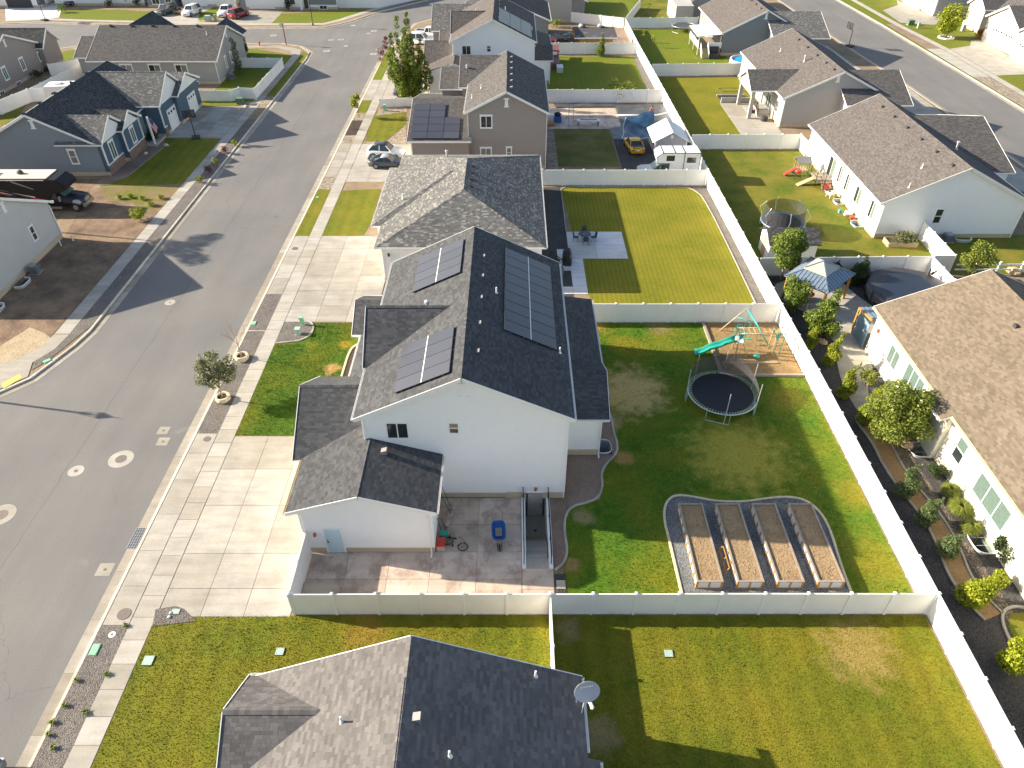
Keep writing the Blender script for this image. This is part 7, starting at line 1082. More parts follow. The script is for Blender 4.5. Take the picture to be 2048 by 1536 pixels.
def car(kind, pt, label, x, y, rz, cat='car', roof=None, z=.04, spoiler=False, plate=True):
    k = KIND[kind]; L, W_, bz = k['L'], k['W']/2, k['belt']; t = thing({'suv': 'parked_suv', 'pickup': 'pickup_truck'}.get(kind, 'parked_car'), label, cat, (x, y, z), rz); f, r = L/2, -L/2
    wx = (f-.88, r+.92); b = MB()
    def sec(X, w_, zb, zm, zt): return [(X, -w_*.94, zb), (X, w_*.94, zb), (X, w_, (zb+zm)/2), (X, w_*.97, zm), (X, w_*.78, zt), (X, -w_*.78, zt), (X, -w_*.97, zm), (X, -w_, (zb+zm)/2)]
    hd, tl = k['hood'], k['tail']; b.loft([sec(r, W_*.82, .42, tl*.72, tl*.88), sec(r+.1, W_*.95, .26, tl*.86, tl), sec(r+.7, W_, .24, bz, tl+.01), sec(k['rf'][1], W_, .22, bz, bz+.02), sec(k['ws'][0], W_, .22, bz*.97, hd+.05), sec(f-.7, W_*.98, .24, hd*.88, hd), sec(f-.15, W_*.9, .26, hd*.74, hd*.86), sec(f, W_*.74, .36, hd*.6, hd*.7)]); b.build('body', pt, t, True)
    tz = k['top']; gw, gt = W_*.93, W_*.74; a0, (r0, r1), e0 = k['ws'][0], k['rf'], k['rear'][0]
    g = lambda X, z_, w_: [(X, -w_, z_), (X, w_, z_)]
    b = MB(); P4 = [(a0, bz), (r0, tz-.03), (r1, tz-.03), (e0, bz+.02)]
    for s_ in (-1, 1): b.add([(P4[0][0], s_*gw, bz), (P4[1][0], s_*gt, P4[1][1]), (P4[2][0], s_*gt, P4[2][1]), (P4[3][0], s_*gw, P4[3][1])], [(0, 1, 2, 3) if s_ < 0 else (3, 2, 1, 0)])
    for i, j in ((0, 1), (2, 3)): b.add(g(P4[i][0], P4[i][1], gw if i == 0 else gt)+g(P4[j][0], P4[j][1], gt if i == 0 else gw), [(0, 1, 3, 2)])
    b.build('windows', 'glass_dark', t); b = MB(); b.loft([[(r1-.06, -gt-.02, tz-.06), (r1-.06, gt+.02, tz-.06), (r1, gt*.8, tz), (r1, -gt*.8, tz)], [((r0+r1)/2, -gt-.02, tz-.05), ((r0+r1)/2, gt+.02, tz-.05), ((r0+r1)/2, gt*.8, tz+.03), ((r0+r1)/2, -gt*.8, tz+.03)], [(r0+.06, -gt-.02, tz-.06), (r0+.06, gt+.02, tz-.06), (r0, gt*.8, tz), (r0, -gt*.8, tz)]]); b.build('roof', roof or pt, t, True)
    b = MB(); mid = (r0+r1)/2
    for s_ in (-1, 1):
        for p, q in (((a0, s_*gw, bz), (r0, s_*gt, tz-.03)), ((mid, s_*(gw+.01), bz), (mid, s_*(gt+.01), tz-.04)), ((e0, s_*gw, bz), (r1, s_*gt, tz-.03))): b.beam(p, q, .09, .05)
    b.build('pillars', pt, t)
    for X in wx:
        for s_ in (-1, 1):
            R_ = .34 if kind in ('sedan', 'coupe', 'hatch') else .39; w = MB(); q = [(X+R_*math.cos(a), s_*(W_-.2), R_+R_*math.sin(a)) for a in np.linspace(0, 6.2832, 19)[:-1]]; q2 = [(p[0], s_*(W_+.015), p[2]) for p in q]; w.loft([q, q2] if s_ > 0 else [q2, q]); wo = w.build('wheel', 'rubber', t); w = MB(); q = [(X+R_*.62*math.cos(a), s_*(W_+.01), R_+R_*.62*math.sin(a)) for a in np.linspace(0, 6.2832, 11)[:-1]]; q2 = [(p[0], s_*(W_+.028), p[2]) for p in q]; w.loft([q, q2] if s_ > 0 else [q2, q]); w.build('rim', 'rim_alloy', wo)
    for s_ in (-1, 1): MB().box(f-.16, f-.03, s_*W_*.62-.17, s_*W_*.62+.17, hd*.62, hd*.76).build('headlight', 'lamp_clear', t); MB().box(r-.01, r+.12, s_*W_*.68-.16, s_*W_*.68+.16, tl*.68, tl*.86).build('taillight', 'lamp_red', t); MB().ball((a0-.1, s_*(W_+.1), bz+.06), .1, .1, .08).build('mirror', pt, t)
    MB().box(f-.06, f+.01, -W_*.5, W_*.5, .4, .55).build('grille', 'black_metal', t)
    if plate: MB().box(r-.02, r+.05, -.17, .17, .6, .72).build('number_plate', 'trim_white', t)
    if spoiler: b = MB(); b.box(r+.02, r+.3, -W_*.85, W_*.85, tl+.2, tl+.25); [b.box(r+.1, r+.2, s_*W_*.6-.03, s_*W_*.6+.03, tl-.02, tl+.2) for s_ in (-1, 1)]; b.build('spoiler', 'black_metal', t)
    if kind == 'pickup': b = MB(); b.box(r+.1, e0-.15, -W_*.78, W_*.78, bz+.06, bz+.075); b.build('bed_floor', 'vent_dark', t); b = MB(); [b.box(r+.05, e0, s_*W_*.86-.05, s_*W_*.86+.05, bz, bz+.2) for s_ in (-1, 1)]; b.box(r+.02, r+.1, -W_*.8, W_*.8, bz, bz+.2); b.build('bed_rail', pt, t)
    return t
car('hatch', 'paint_white', 'white crossover with black roof in the driveway of the taupe house', -15.2, 84.0, R(-8), roof='paint_black'); car('coupe', 'paint_grey', 'black coupe with rear spoiler next to the white crossover', -14.5, 81.0, R(-2), spoiler=True, roof='paint_silver')
car('sedan', 'paint_yellow', 'yellow sedan parked on dark gravel, rear to the camera', 15.0, 86.3, R(97), spoiler=True); car('pickup', 'paint_white', 'white pickup behind the top of the poplar', -14.6, 139.2, R(-14), 'pickup'); car('suv', 'paint_white', 'white suv parked left of the far white pickup', -15.9, 135.3, R(-14), 'suv'); car('sedan', 'paint_grey', 'dark car under the poplar', -15.0, 106.8, R(0))
car('suv', 'paint_grey', 'dark suv in the forecourt at the top left', -69.6, 158.0, R(250), 'suv'); car('suv', 'paint_white', 'white suv in the middle of the top left forecourts', -64.2, 157.2, R(255), 'suv'); car('pickup', 'paint_white', 'white pickup with hood scoop beside the red suv', -57.0, 157.0, R(262), 'pickup'); car('suv', 'paint_red', 'red suv at the top left driveway', -54.2, 155.2, R(250+180), 'suv'); car('pickup', 'paint_black', 'black pickup parked beside the far right house', 88.6, 152.6, R(192), 'pickup'); car('sedan', 'paint_navy', 'blue car whose roof just shows at the lower left corner', -23.35, 11.6, R(90), z=-.1); car('sedan', 'paint_black', 'dark car before the open garage at the top left', -92.2, 166.5, R(250))
t = thing('utility_trailer', 'small wooden utility trailer between dark and white suv', 'trailer', (-67.0, 158.2, 0), R(250)); MB().box(-1.2, 1.2, -.7, .7, .45, .52).build('bed', 'pale_wood', t); [MB().box(-1.2, 1.2, s_*.7-.03, s_*.7+.03, .5, .8).build('side_board', 'cedar', t) for s_ in (-1, 1)]; [MB().lathe([(.02, -.08), (.28, -.08), (.28, .08), (.02, .08)], n=12).build('wheel', 'rubber', t) and None for _ in ()]; b = MB(); [wheel(b, (0, s_*.8, .28), .22, 'y', .07, 12) for s_ in (-1, 1)]; b.build('wheels', 'rubber', t); MB().tube((1.2, 0, .48), (2.1, 0, .45), .05).build('drawbar', 'black_metal', t); MB().ball((0, .1, .75), .5, .4, .3, 8, 0, .2).build('load', 'vent_dark', t)
# motorhome
t = thing('motorhome', 'long black motorhome with red and white swooshes and cream roof', 'motorhome', (-51.3, 70.2, .02)); x0, x1, w_ = -8, 3.2, 1.28
b = MB(); L = []
for X, za, zb, ww in ((x0, .7, 3.55, w_), (x1-.3, .7, 3.6, w_), (x1+.5, 1.9, 3.6, w_), (x1+1.5, 2.15, 3.5, w_*.98), (x1+2.1, 2.35, 3.15, w_*.92), (x1+2.3, 2.5, 2.9, w_*.85)): L.append([(X, -ww, za), (X, ww, za), (X, ww, zb-.12), (X, ww*.93, zb), (X, -ww*.93, zb), (X, -ww, zb-.12)])
b.loft(L); b.build('coach_body', M('rv_black', (.016, .016, .018), .5, .1, spec=.25), t); b = MB(); b.box(x0+.05, x1+.6, -w_*.9, w_*.9, 3.58, 3.66); b.build('roof_panel', M('rv_cream', (.66, .58, .46), .6, .06, 2), t); b = MB(); b.beam((x0, -w_-.01, 3.5), (x1+.4, -w_-.01, 3.5), .03, .05); b.build('awning_rail', 'trim_white', t)
for i, (X0, X1, z0, z1, mt) in enumerate(((-5.2, -3.0, 1.9, 3.0, 'red_plastic'), (-4.4, -2.2, 1.8, 3.1, 'trim_white'), (-3.9, -.4, 1.8, 2.8, 'red_plastic'), (-3.2, .6, 1.8, 2.75, 'vent_metal'), (-1.6, 3.0, 1.3, 2.3, 'red_plastic'), (-3.4, 2, 1.6, 2.5, 'trim_white'), (.2, 2.2, 2.5, 3.3, 'vent_metal'))): b = MB(); h_ = .09+.05*(i % 2); b.hexa([(X0, -w_-.02, z1), (X1, -w_-.02, z0), (X1, -w_+.005, z0), (X0, -w_+.005, z1)], [(X0, -w_-.02, z1+h_*2.2), (X1, -w_-.02, z0+h_), (X1, -w_+.005, z0+h_), (X0, -w_+.005, z1+h_*2.2)]); b.build('swoosh', mt, t)
b = MB(); L = []
for X, zt, ww in ((x1-.4, 2.0, 1.1), (x1+1.1, 2.0, 1.1), (x1+1.6, 1.55, 1.1), (x1+2.6, 1.45, 1.0), (x1+3.3, 1.3, .85)): L.append([(X, -ww, .6), (X, ww, .6), (X, ww, zt*.75), (X, ww*.8, zt), (X, -ww*.8, zt), (X, -ww, zt*.75)])
b.loft(L); b.build('truck_cab', M('cab_black', (.018, .019, .028), .35, .05, spec=.5), t, True); b = MB(); b.add([(x1+1.15, -1.0, 2.0), (x1+1.15, 1.0, 2.0), (x1+1.75, .98, 1.58), (x1+1.75, -.98, 1.58)], [(0, 1, 2, 3)]); b.v = [(x, y, z+.06) for x, y, z in b.v]; b.build('windscreen', 'glass_pale', t); MB().box(x1+.1, x1+.95, -1.13, -1.08, 1.45, 1.95).build('side_window', 'glass_dark', t); MB().box(x1+3.2, x1+3.45, -.95, .95, .45, .85).build('bumper', 'steel', t); MB().box(x1+3.28, x1+3.38, -.5, .5, .88, 1.25).build('grille', 'steel', t); [MB().ball((x1+2.7, s_*.98, 1.0), .5, .2, .3).build('fender', 'paint_silver', t, True) for s_ in (-1, 1)]
for X in (x1+2.5, x0+2.6, x0+3.7):
    for s_ in (-1, 1): w = MB(); q = [(X+.48*math.cos(a), s_*.9, .48+.48*math.sin(a)) for a in np.linspace(0, 6.2832, 21)[:-1]]; q2 = [(p[0], s_*1.18, p[2]) for p in q]; w.loft([q, q2] if s_ > 0 else [q2, q]); wo = w.build('wheel', 'rubber', t); w = MB(); q = [(X+.27*math.cos(a), s_*1.18, .48+.27*math.sin(a)) for a in np.linspace(0, 6.2832, 15)[:-1]]; q2 = [(p[0], s_*1.21, p[2]) for p in q]; w.loft([q, q2] if s_ > 0 else [q2, q]); w.build('rim', 'steel', wo)
MB().box(-3.4, -1.8, -.5, .35, 3.66, 3.95).build('roof_unit', M('rv_green', (.06, .09, .08), .6), t); MB().ball((.6, .1, 3.75), .35, .3, .32).build('roof_dome', 'rv_green', t); [MB().box(X, X+1.5, .1, 1.05, 3.67, 3.7).build('roof_solar', 'vent_metal', t) for X in (-6.8, -5.1)]; MB().box(-6.4, -4.9, -.95, -.1, 3.67, 3.7).build('roof_solar', 'vent_metal', t); MB().box(x1+1.3, x1+1.4, -1.55, -1.25, 1.3, 1.8).build('mirror', 'steel', t); MB().box(x1-.1, x1+1.0, -1.2, -1.0, .35, .6).build('running_board', 'steel', t)
# pickup with camper
t = thing('camper_pickup', 'silver pickup carrying a white truck camper behind the fence', 'camper truck', (18.3, 78.0, .03)); b = MB(); L = []
for X, zt, ww in ((-4.0, .95, .75), (-3.6, 1.1, .95), (-2.5, 1.15, .98), (2.4, 1.15, .98), (2.5, 1.0, .95)): L.append([(X, -ww, .45), (X, ww, .45), (X, ww, zt*.85), (X, ww*.85, zt), (X, -ww*.85, zt), (X, -ww, zt*.85)])
b.loft(L); b.build('body', 'paint_silver', t); b = MB(); b.loft([[(-2.5, -.9, 1.12), (-2.5, .9, 1.12), (-2.4, .88, 1.16), (-2.4, -.88, 1.16)], [(-1.7, -.78, 1.85), (-1.7, .78, 1.85), (-1.6, .76, 1.87), (-1.6, -.76, 1.87)]]); b.box(-1.7, -.6, -.85, .85, 1.1, 1.87); b.build('cab', 'glass_pale', t); MB().box(-1.5, -.7, -.88, -.84, 1.2, 1.75).build('side_window', 'glass_dark', t)
b = MB(); pr = [(-.7, 1.2), (2.7, 1.2), (2.7, 3.2), (-1.6, 3.2), (-2.2, 2.75), (-2.0, 2.0), (-.7, 2.0)]; b.extr([(x, -1.1, z) for x, z in pr], (0, 2.2, 0)); b.build('camper_shell', 'trim_white', t); b = MB(); [b.beam((x, -1.12, z), (x2, -1.12, z2), .05, .06) for (x, z), (x2, z2) in zip(pr, pr[1:]+pr[:1])]; b.beam((.9, -1.12, 1.2), (.9, -1.12, 3.2), .06, .06); [b.beam((x, -1.1, 3.22), (x, 1.1, 3.22), .07, .05) for x in (-.2, .9, -1.55, 2.65)]; b.beam((-1.6, -1.1, 3.2), (2.7, -1.1, 3.2), .07, .07); b.build('trim_frame', 'vent_dark', t); [MB().box(a_, c_, -1.13, -1.1, z0, z1).build('window', 'glass_dark', t) for a_, c_, z0, z1 in ((-1.1, -.2, 2.3, 2.9), (1.2, 2.2, 2.1, 2.7))]
for X in (-3.0, 1.3):
    for s_ in (-1, 1): w = MB(); q = [(X+.4*math.cos(a), s_*.75, .4+.4*math.sin(a)) for a in np.linspace(0, 6.2832, 17)[:-1]]; w.loft([q, [(p[0], s_*1.0, p[2]) for p in q]]); w.build('wheel', 'rubber', t)
t = thing('travel_trailer', 'white travel trailer roof behind the blue house', 'trailer', (-61.5, 104.6-1.6, 0), R(8)); b = MB(); b.extr([(x, -1.2, z) for x, z in ((-3.4, .6), (3.2, .6), (3.4, 1.8), (3.0, 2.9), (-3.2, 2.9), (-3.4, 2.4))], (0, 2.4, 0)); b.build('shell', 'trim_white', t); MB().box(-2, -1.2, -.4, .4, 2.9, 3.1).build('roof_vent', 'trim_white', t); MB().box(-2.5, -1.2, -1.22, -1.19, 1.5, 2.1).build('window', 'glass_dark', t); b = MB(); [wheel(b, (x, s_*1.1, .35), .28, 'y', .08, 12) for x in (-.4, .5) for s_ in (-1, 1)]; b.build('wheels', 'rubber', t)
# person lifting the liner: one skinned body
t = thing('person', 'person in a pink shirt bending over and lifting the blue liner', 'person', (18.85, 97.75, .05)); V = [(0, 0, .92), (0, -.12, 1.12), (0, -.34, 1.3), (0, -.42, 1.38), (0, -.52, 1.5), (-.12, .0, .86), (-.15, -.08, .48), (-.15, .03, .06), (-.15, -.12, .03), (.12, .0, .86), (.17, .02, .46), (.18, .12, .06), (.18, -.03, .03), (-.19, -.34, 1.26), (-.26, -.48, 1.02), (-.18, -.66, .86), (.19, -.34, 1.26), (.27, -.46, 1.0), (.16, -.66, .85)]
E_ = [(0, 1), (1, 2), (2, 3), (3, 4), (0, 5), (5, 6), (6, 7), (7, 8), (0, 9), (9, 10), (10, 11), (11, 12), (2, 13), (13, 14), (14, 15), (2, 16), (16, 17), (17, 18)]; rad = [.15, .15, .15, .055, .11, .1, .065, .045, .04, .1, .065, .045, .04, .065, .045, .035, .065, .045, .035]
me = bpy.data.meshes.new('person_body'); me.from_pydata(V, E_, []); bo = obj('body', me, t); bo.modifiers.new('skin', 'SKIN'); su = bo.modifiers.new('sub', 'SUBSURF'); su.levels = su.render_levels = 1
for i, v in enumerate(me.skin_vertices[0].data): v.radius = (rad[i], rad[i]); v.use_root = (i == 0)
tp = NT('person_mat'); oc = tp.n('TexCoord').outputs['Object']; zz = tp.n('SeparateXYZ', {0: oc}).outputs[2]; yy = tp.n('SeparateXYZ', {0: oc}).outputs[1]; c_ = tp.mix(tp.math('GREATER_THAN', zz, .9), (.06, .065, .10), (.55, .20, .17)); c_ = tp.mix(tp.math('GREATER_THAN', zz, 1.4), c_, (.45, .26, .18)); c_ = tp.mix(tp.math('LESS_THAN', zz, .42), c_, (.45, .26, .18)); c_ = tp.mix(tp.math('LESS_THAN', yy, -.5), c_, (.45, .26, .18)); tp.set('Base Color', c_); tp.set('Roughness', .8); me.materials.append(tp.m)
MB().ball((0, -.5, 1.56), .11, .115, .1, 10).build('hair', M('hair_dark', (.03, .02, .016), .6), t, True)
b = MB(); b.ball((-.045, -.63, 1.5), .016, .012, .012, 6); b.ball((.045, -.63, 1.5), .016, .012, .012, 6); b.build('eyes', 'rubber', t); b = MB(); [b.path([(sx_*.17+i*.02*sx_, -.66, .86-.01*i), (sx_*.17+i*.02*sx_, -.72, .80), (sx_*.16+i*.018*sx_, -.70, .76)], .009, 5) for sx_ in (-1, 1) for i in range(-2, 2)]; [b.path([(sx_*.13, -.65, .85), (sx_*.11, -.7, .81)], .01, 5) for sx_ in (-1, 1)]; b.build('fingers', M('skin', (.45, .26, .18), .6), t)
# ================================================================ PLANTS
for n_, a, b_, c_ in (('leaf_poplar', (.07, .12, .014), (.14, .20, .022), (.28, .31, .04)), ('leaf_green', (.07, .12, .018), (.14, .20, .025), (.25, .29, .04)), ('leaf_yellow', (.14, .18, .010), (.25, .29, .015), (.40, .41, .035)), ('leaf_olive', (.08, .095, .04), (.15, .165, .065), (.24, .25, .12)), ('leaf_dark', (.02, .04, .012), (.04, .065, .018), (.07, .10, .025)), ('leaf_purple', (.10, .03, .035), (.17, .055, .055), (.26, .10, .09)), ('leaf_pine', (.06, .10, .035), (.13, .18, .06), (.17, .21, .08)), ('leaf_gold', (.10, .145, .02), (.19, .23, .03), (.32, .34, .06)), ('leaf_lime', (.16, .2, .01), (.28, .32, .015), (.4, .42, .03)), ('leaf_rust', (.3, .08, .02), (.42, .13, .03), (.5, .2, .04))): leafmat(n_, a, b_, c_)
def leaves(lumps, n, size, out=.6, flat=0.):
    """n leaf blades spread through the lumps (cx, cy, cz, rx, ry, rz), denser towards their skins"""
    L = np.array(lumps, float); vol = (L[:, 3]*L[:, 4]*L[:, 5])**.67; idx = RNG.choice(len(L), n, p=vol/vol.sum()); d = RNG.normal(size=(n, 3)); d /= np.linalg.norm(d, axis=1)[:, None]; r = RNG.uniform(.35, 1.06, n)**.6
    c = L[idx, :3]+d*L[idx, 3:]*r[:, None]; nn = d*out+RNG.normal(size=(n, 3))*.55+np.array((0, 0, .25)); nn /= np.linalg.norm(nn, axis=1)[:, None]; a = np.cross(nn, RNG.normal(size=(n, 3))); a /= np.linalg.norm(a, axis=1)[:, None]; b = np.cross(nn, a); s_ = size*RNG.uniform(.45, 1.4, n)[:, None]
    v = np.stack([c-a*s_*.5, c+b*s_*.42+nn*s_*.1, c+a*s_*.6, c-b*s_*.42+nn*s_*.1], 1).reshape(-1, 3); return v, np.arange(4*n).reshape(-1, 4)
def crown(t, lumps, n, size, mat, name='crown', **k):
    v, f = leaves(lumps, n, size, **k); me = bpy.data.meshes.new(name); fastmesh(me, v, f); me.materials.append(MATS[mat]); return obj(name, me, t)
def trunk(t, h, r, lumps=(), mat='bark', lean=(0, 0)):
    b = MB(); b.path([(0, 0, -.05), (lean[0]*.3, lean[1]*.3, h*.35), (lean[0]*.7, lean[1]*.7, h*.7), (lean[0], lean[1], h)], [r*1.25, r, r*.8, r*.5], 8)
    for l in lumps: z0 = min(h*.9, max(h*.35, l[2]-l[5]*.9)); f_ = z0/h; b.path([(lean[0]*f_, lean[1]*f_, z0), (l[0]*.55, l[1]*.55, z0+(l[2]-z0)*.6), (l[0], l[1], l[2])], [r*.5, r*.32, r*.12], 5)
    b.build('trunk', mat, t, True)
def lumpy(n, R_, z0, z1, s_=(.35, .55), seed=0):
    q = random.Random(seed); o = []
    for i in range(n):
        a = q.uniform(0, 6.28); z = q.uniform(0, 1); rr = R_*math.sin(math.pi*(.12+.8*z))**.6*q.uniform(.3, .8); k = q.uniform(*s_)*R_; o.append((rr*math.cos(a), rr*math.sin(a), z0+(z1-z0)*(.15+.75*z), k, k, k*q.uniform(.7, 1)))
    return o
def tree(label, x, y, h, R_, z0, mat, n=2500, size=.16, lumps=None, r=.08, name='tree', cat='tree', bark='bark', seed=1, group=None, k=14, z=0, lean=(0, 0)):
    t = thing(name, label, cat, (x, y, z), 0, group); lm = lumps or lumpy(k, R_, z0, h, seed=seed); trunk(t, z0+(h-z0)*.6, r, lm[:9], bark, lean); crown(t, lm, n, size, mat); return t
def cone(label, x, y, h, R_, mat, n=1500, size=.1, tw=0., name='conifer', cat='shrub', seed=1, z0=.1, lean=(0, 0)):
    q = random.Random(seed); lm = []
    for i in range(11):
        f_ = i/10; rr = R_*.82*(1-f_)**.7*(.75+.6*q.random())+.08; a = q.uniform(0, 6.28); lm.append((rr*.35*math.cos(a)+tw*math.sin(f_*7)*R_+lean[0]*f_, rr*.35*math.sin(a)+lean[1]*f_, z0+rr*.6+(h-z0-rr*.6)*f_, rr*.85, rr*.85, max(rr*.7, h/16)))
    t = thing(name, label, cat, (x, y, 0)); b = MB(); b.tube((0, 0, 0), (lean[0]*.8, lean[1]*.8, h*.8), .05, 6, .02); b.build('stem', 'bark', t); crown(t, lm, int(n*2), size*.95, mat); return t
def bush(label, x, y, R_, h, mat, n=900, size=.1, name='shrub', seed=1, k=9, z=0):
    t = thing(name, label, 'shrub', (x, y, z)); q = random.Random(seed); lm = [(R_*.6*q.uniform(-1, 1), R_*.6*q.uniform(-1, 1), h*q.uniform(.35, .7), R_*q.uniform(.35, .6), R_*q.uniform(.35, .6), h*q.uniform(.25, .42)) for _ in range(k)]; b = MB(); [b.tube((0, 0, 0), (l[0]*.8, l[1]*.8, l[2]), .03, 5, .012) for l in lm[:5]]; b.build('stem', 'bark', t); crown(t, lm, n, size, mat); return t
def clump(label, x, y, R_, h, mat='leaf_gold', n=420, name='ornamental_grass', z=0):
    t = thing(name, label, 'grass clump', (x, y, z)); A = RNG.uniform(0, 6.283, n); rr = RNG.uniform(.5, 1., n)*R_; hh = RNG.uniform(.6, 1., n)*h; d = np.stack([np.cos(A), np.sin(A), 0*A], 1); s_ = np.stack([-np.sin(A), np.cos(A), 0*A], 1)*.014; b0 = d*R_*.12*RNG.random((n, 1)); m1 = d*(rr*.42)[:, None]+np.array((0, 0, 1))*(hh*.85)[:, None]; e = d*(rr*1.05)[:, None]+np.array((0, 0, 1))*(hh*RNG.uniform(.25, 1.05, n))[:, None]
    v = np.stack([b0-s_, b0+s_, m1+s_*1.4, m1-s_*1.4, e+s_*.3, e-s_*.3], 1).reshape(-1, 3); f = np.concatenate([np.arange(n)[:, None]*6+np.array([[0, 1, 2, 3]]), np.arange(n)[:, None]*6+np.array([[3, 2, 4, 5]])]); me = bpy.data.meshes.new('blades'); fastmesh(me, v, f); me.materials.append(MATS[mat]); obj('blades', me, t); MB().lathe([(R_*.2, 0), (R_*.12, .12), (.01, .14)], n=8).build('crown_base', 'bark_pale', t); return t
# street planters
def planter(x, y, label):
    t = thing('stone_planter', label, 'planter', (x, y, .02)); b = MB(); n = 22; pr = [(.40, 0), (.50, .02), (.54, .2), (.50, .36), (.38, .37), (.34, .22)]; L = [[((r+random.uniform(-.03, .03))*math.cos(6.2832*j/n), (r+random.uniform(-.03, .03))*math.sin(6.2832*j/n), z+random.uniform(-.015, .015)) for j in range(n)] for r, z in pr]; b.loft(L, cap=False); b.build('ring', 'stone_cream', t); MB().lathe([(.37, .1), (.36, .24), (.02, .27)], n=16).build('soil', 'dark_bark', t)
planter(-20.85, 38.85, 'nearer round stone planter with a leafy tree in the gravel strip'); planter(-20.9, 43.7, 'farther round stone planter with a bare tree in the gravel strip')
tree('leafy olive-green tree growing from the nearer stone planter', -20.85, 38.85, 4.1, 1.75, 1.5, 'leaf_olive', 2600, .15, k=16, r=.045, bark='bark_pale', seed=4, z=.2, lumps=lumpy(17, 1.65, 1.35, 3.95, (.22, .38), 9))
t = thing('bare_tree', 'leafless young tree in the farther stone planter', 'tree', (-20.9, 43.7, .2)); b = MB(); b.path([(0, 0, 0), (-.05, 0, .7), (-.03, .02, 1.3)], [.045, .035, .028], 7); b.build('trunk', 'bark_pale', t); b = MB(); q = random.Random(3)
def twig(p, d, L, r, dep):
    e = Vector(p)+Vector(d)*L; b.tube(p, e, r, 4, r*.6)
    if dep: [twig(e, (Vector(d)+Vector((q.uniform(-.5, .5), q.uniform(-.5, .5), q.uniform(-.1, .4)))).normalized(), L*q.uniform(.6, .85), r*.6, dep-1) for _ in range(3)]
for i in range(6): a = i*1.05; twig((-.03, .02, 1.0+.06*i), Vector((.6*math.cos(a), .6*math.sin(a), 1)).normalized(), .6, .016, 3)
b.build('branches', M('twig', (.30, .17, .13), .9), t)
# the big poplar
lm = []
q = random.Random(11)
for (cx, cy, top, rr) in ((-.9, 0, 10.9, .75), (.55, .2, 11.4, .8), (-1.7, .3, 8.8, .8), (1.6, -.2, 8.2, .8), (0, -.9, 8.6, .9), (-.3, .9, 9.2, .8), (2.2, .3, 6.0, .8), (-2.0, -.5, 6.2, .85), (.9, -1.3, 6.4, .9), (-1.0, -1.3, 6.0, .9), (1.5, 1.2, 6.5, .8), (2.6, -.2, 4.2, .8), (-2.2, .6, 4.4, .8)):
    n_ = int(top*1.1)
    for i in range(n_): f_ = i/(n_-1); z = 1.5+(top-1.5)*f_; s_ = rr*(1-.5*f_)*q.uniform(.75, 1.15); m_ = .35+.65*min(1, f_*1.6); lm.append((cx*1.1*m_+q.uniform(-.25, .25), cy*m_+q.uniform(-.25, .25), z, s_, s_, s_*1.15))
tree('tall twin-topped poplar beside the street at the low white fence', -14.5, 103.9, 10, 2, 1.2, 'leaf_poplar', 26000, .2, lumps=lm, r=.22)
tree('tall unseen tree out of view at left, crown shaped to cast the road shadow', -56.9, 66.6, 12.4, 1.5, 9.3, 'leaf_green', 2500, .2, r=.12, lumps=[(0, 1.1, 11.2, .8, 1.4, .6), (0, -1.0, 10.9, .9, 1.6, .65), (.2, 2.1, 11.6, .5, .8, .4), (-.5, -.6, 10.3, .8, 1.6, .6), (0, -2.4, 11.5, .8, 1.2, .6)]); tree('farther purple-leaved sapling at the kerb', -21.2, 127.4, 3.2, .8, .9, 'leaf_purple', 520, .15, r=.03, k=8, seed=2); tree('nearer purple-leaved sapling at the kerb', -21.2, 121.8, 2.8, .8, .7, 'leaf_purple', 420, .15, r=.03, k=7, seed=3); tree('young green sapling in the planting strip before the taupe house', -20.9, 98.2, 3.3, .95, .9, 'leaf_lime', 900, .17, r=.035, k=9, seed=6); cone('tiny dead seedling in the dark planting strip', -20.9, 93.3, .9, .25, 'leaf_olive', 60, .08, name='seedling')  # first tree is added out of view, its crown shaped to cast the rounded shadow
# behind the gazebo and along the cream house
tree('round-crowned tree behind the gazebo at the fence corner', 24.2, 55.4, 4.9, 1.5, 1.5, 'leaf_green', 10000, .16, r=.07, k=18, seed=5, bark='bark_pale', lumps=lumpy(26, 1.6, 1.3, 5.0, (.32, .5), 5)); bush('broad green shrub in front of the gazebo', 23.55, 50.3, 1.25, 3.0, 'leaf_green', 7000, .135, seed=2, k=14); tree('tall upright green shrub between long fence and terrace', 24.7, 46.6, 4.0, 1.35, .3, 'leaf_green', 9500, .145, name='tall_shrub', cat='shrub', seed=8, k=20, lumps=lumpy(20, 1.35, .1, 3.1, (.4, .6), 8)+[(.5, .3, 3.3, .4, .4, .6), (.65, .4, 3.9, .25, .25, .5)])
cone('narrow yellow shrub at the foot of the tall upright shrub', 23.5, 45.0, 2.2, .55, 'leaf_yellow', 1300, .1, seed=3); cone('yellow columnar conifer bending toward the terrace walk', 23.9, 42.7, 3.0, .62, 'leaf_yellow', 2400, .1, .25, seed=4, lean=(.7, .2)); cone('yellow columnar conifer beside the walk, second of the yellow row', 23.9, 39.3, 2.8, .6, 'leaf_yellow', 2200, .1, .25, seed=5, lean=(.6, .2)); bush('round yellow-green shrub by the back window well', 26.1, 40.4, .75, 1.5, 'leaf_gold', 1500, .1, seed=6); cone('yellow conifer next to the big round tree', 24.2, 36.2, 3.0, .75, 'leaf_yellow', 2600, .11, .2, seed=7, lean=(.7, .4)); cone('yellow conifer by the concrete back steps', 25.6, 37.9, 2.2, .5, 'leaf_yellow', 1400, .1, .2, seed=17, lean=(.3, .2))
tree('big bushy round tree overhanging the brown path', 25.4, 34.6, 4.4, 2.05, 1.0, 'leaf_gold', 16000, .135, r=.09, lumps=lumpy(34, 2.2, .7, 4.5, (.28, .45), 12), seed=12)
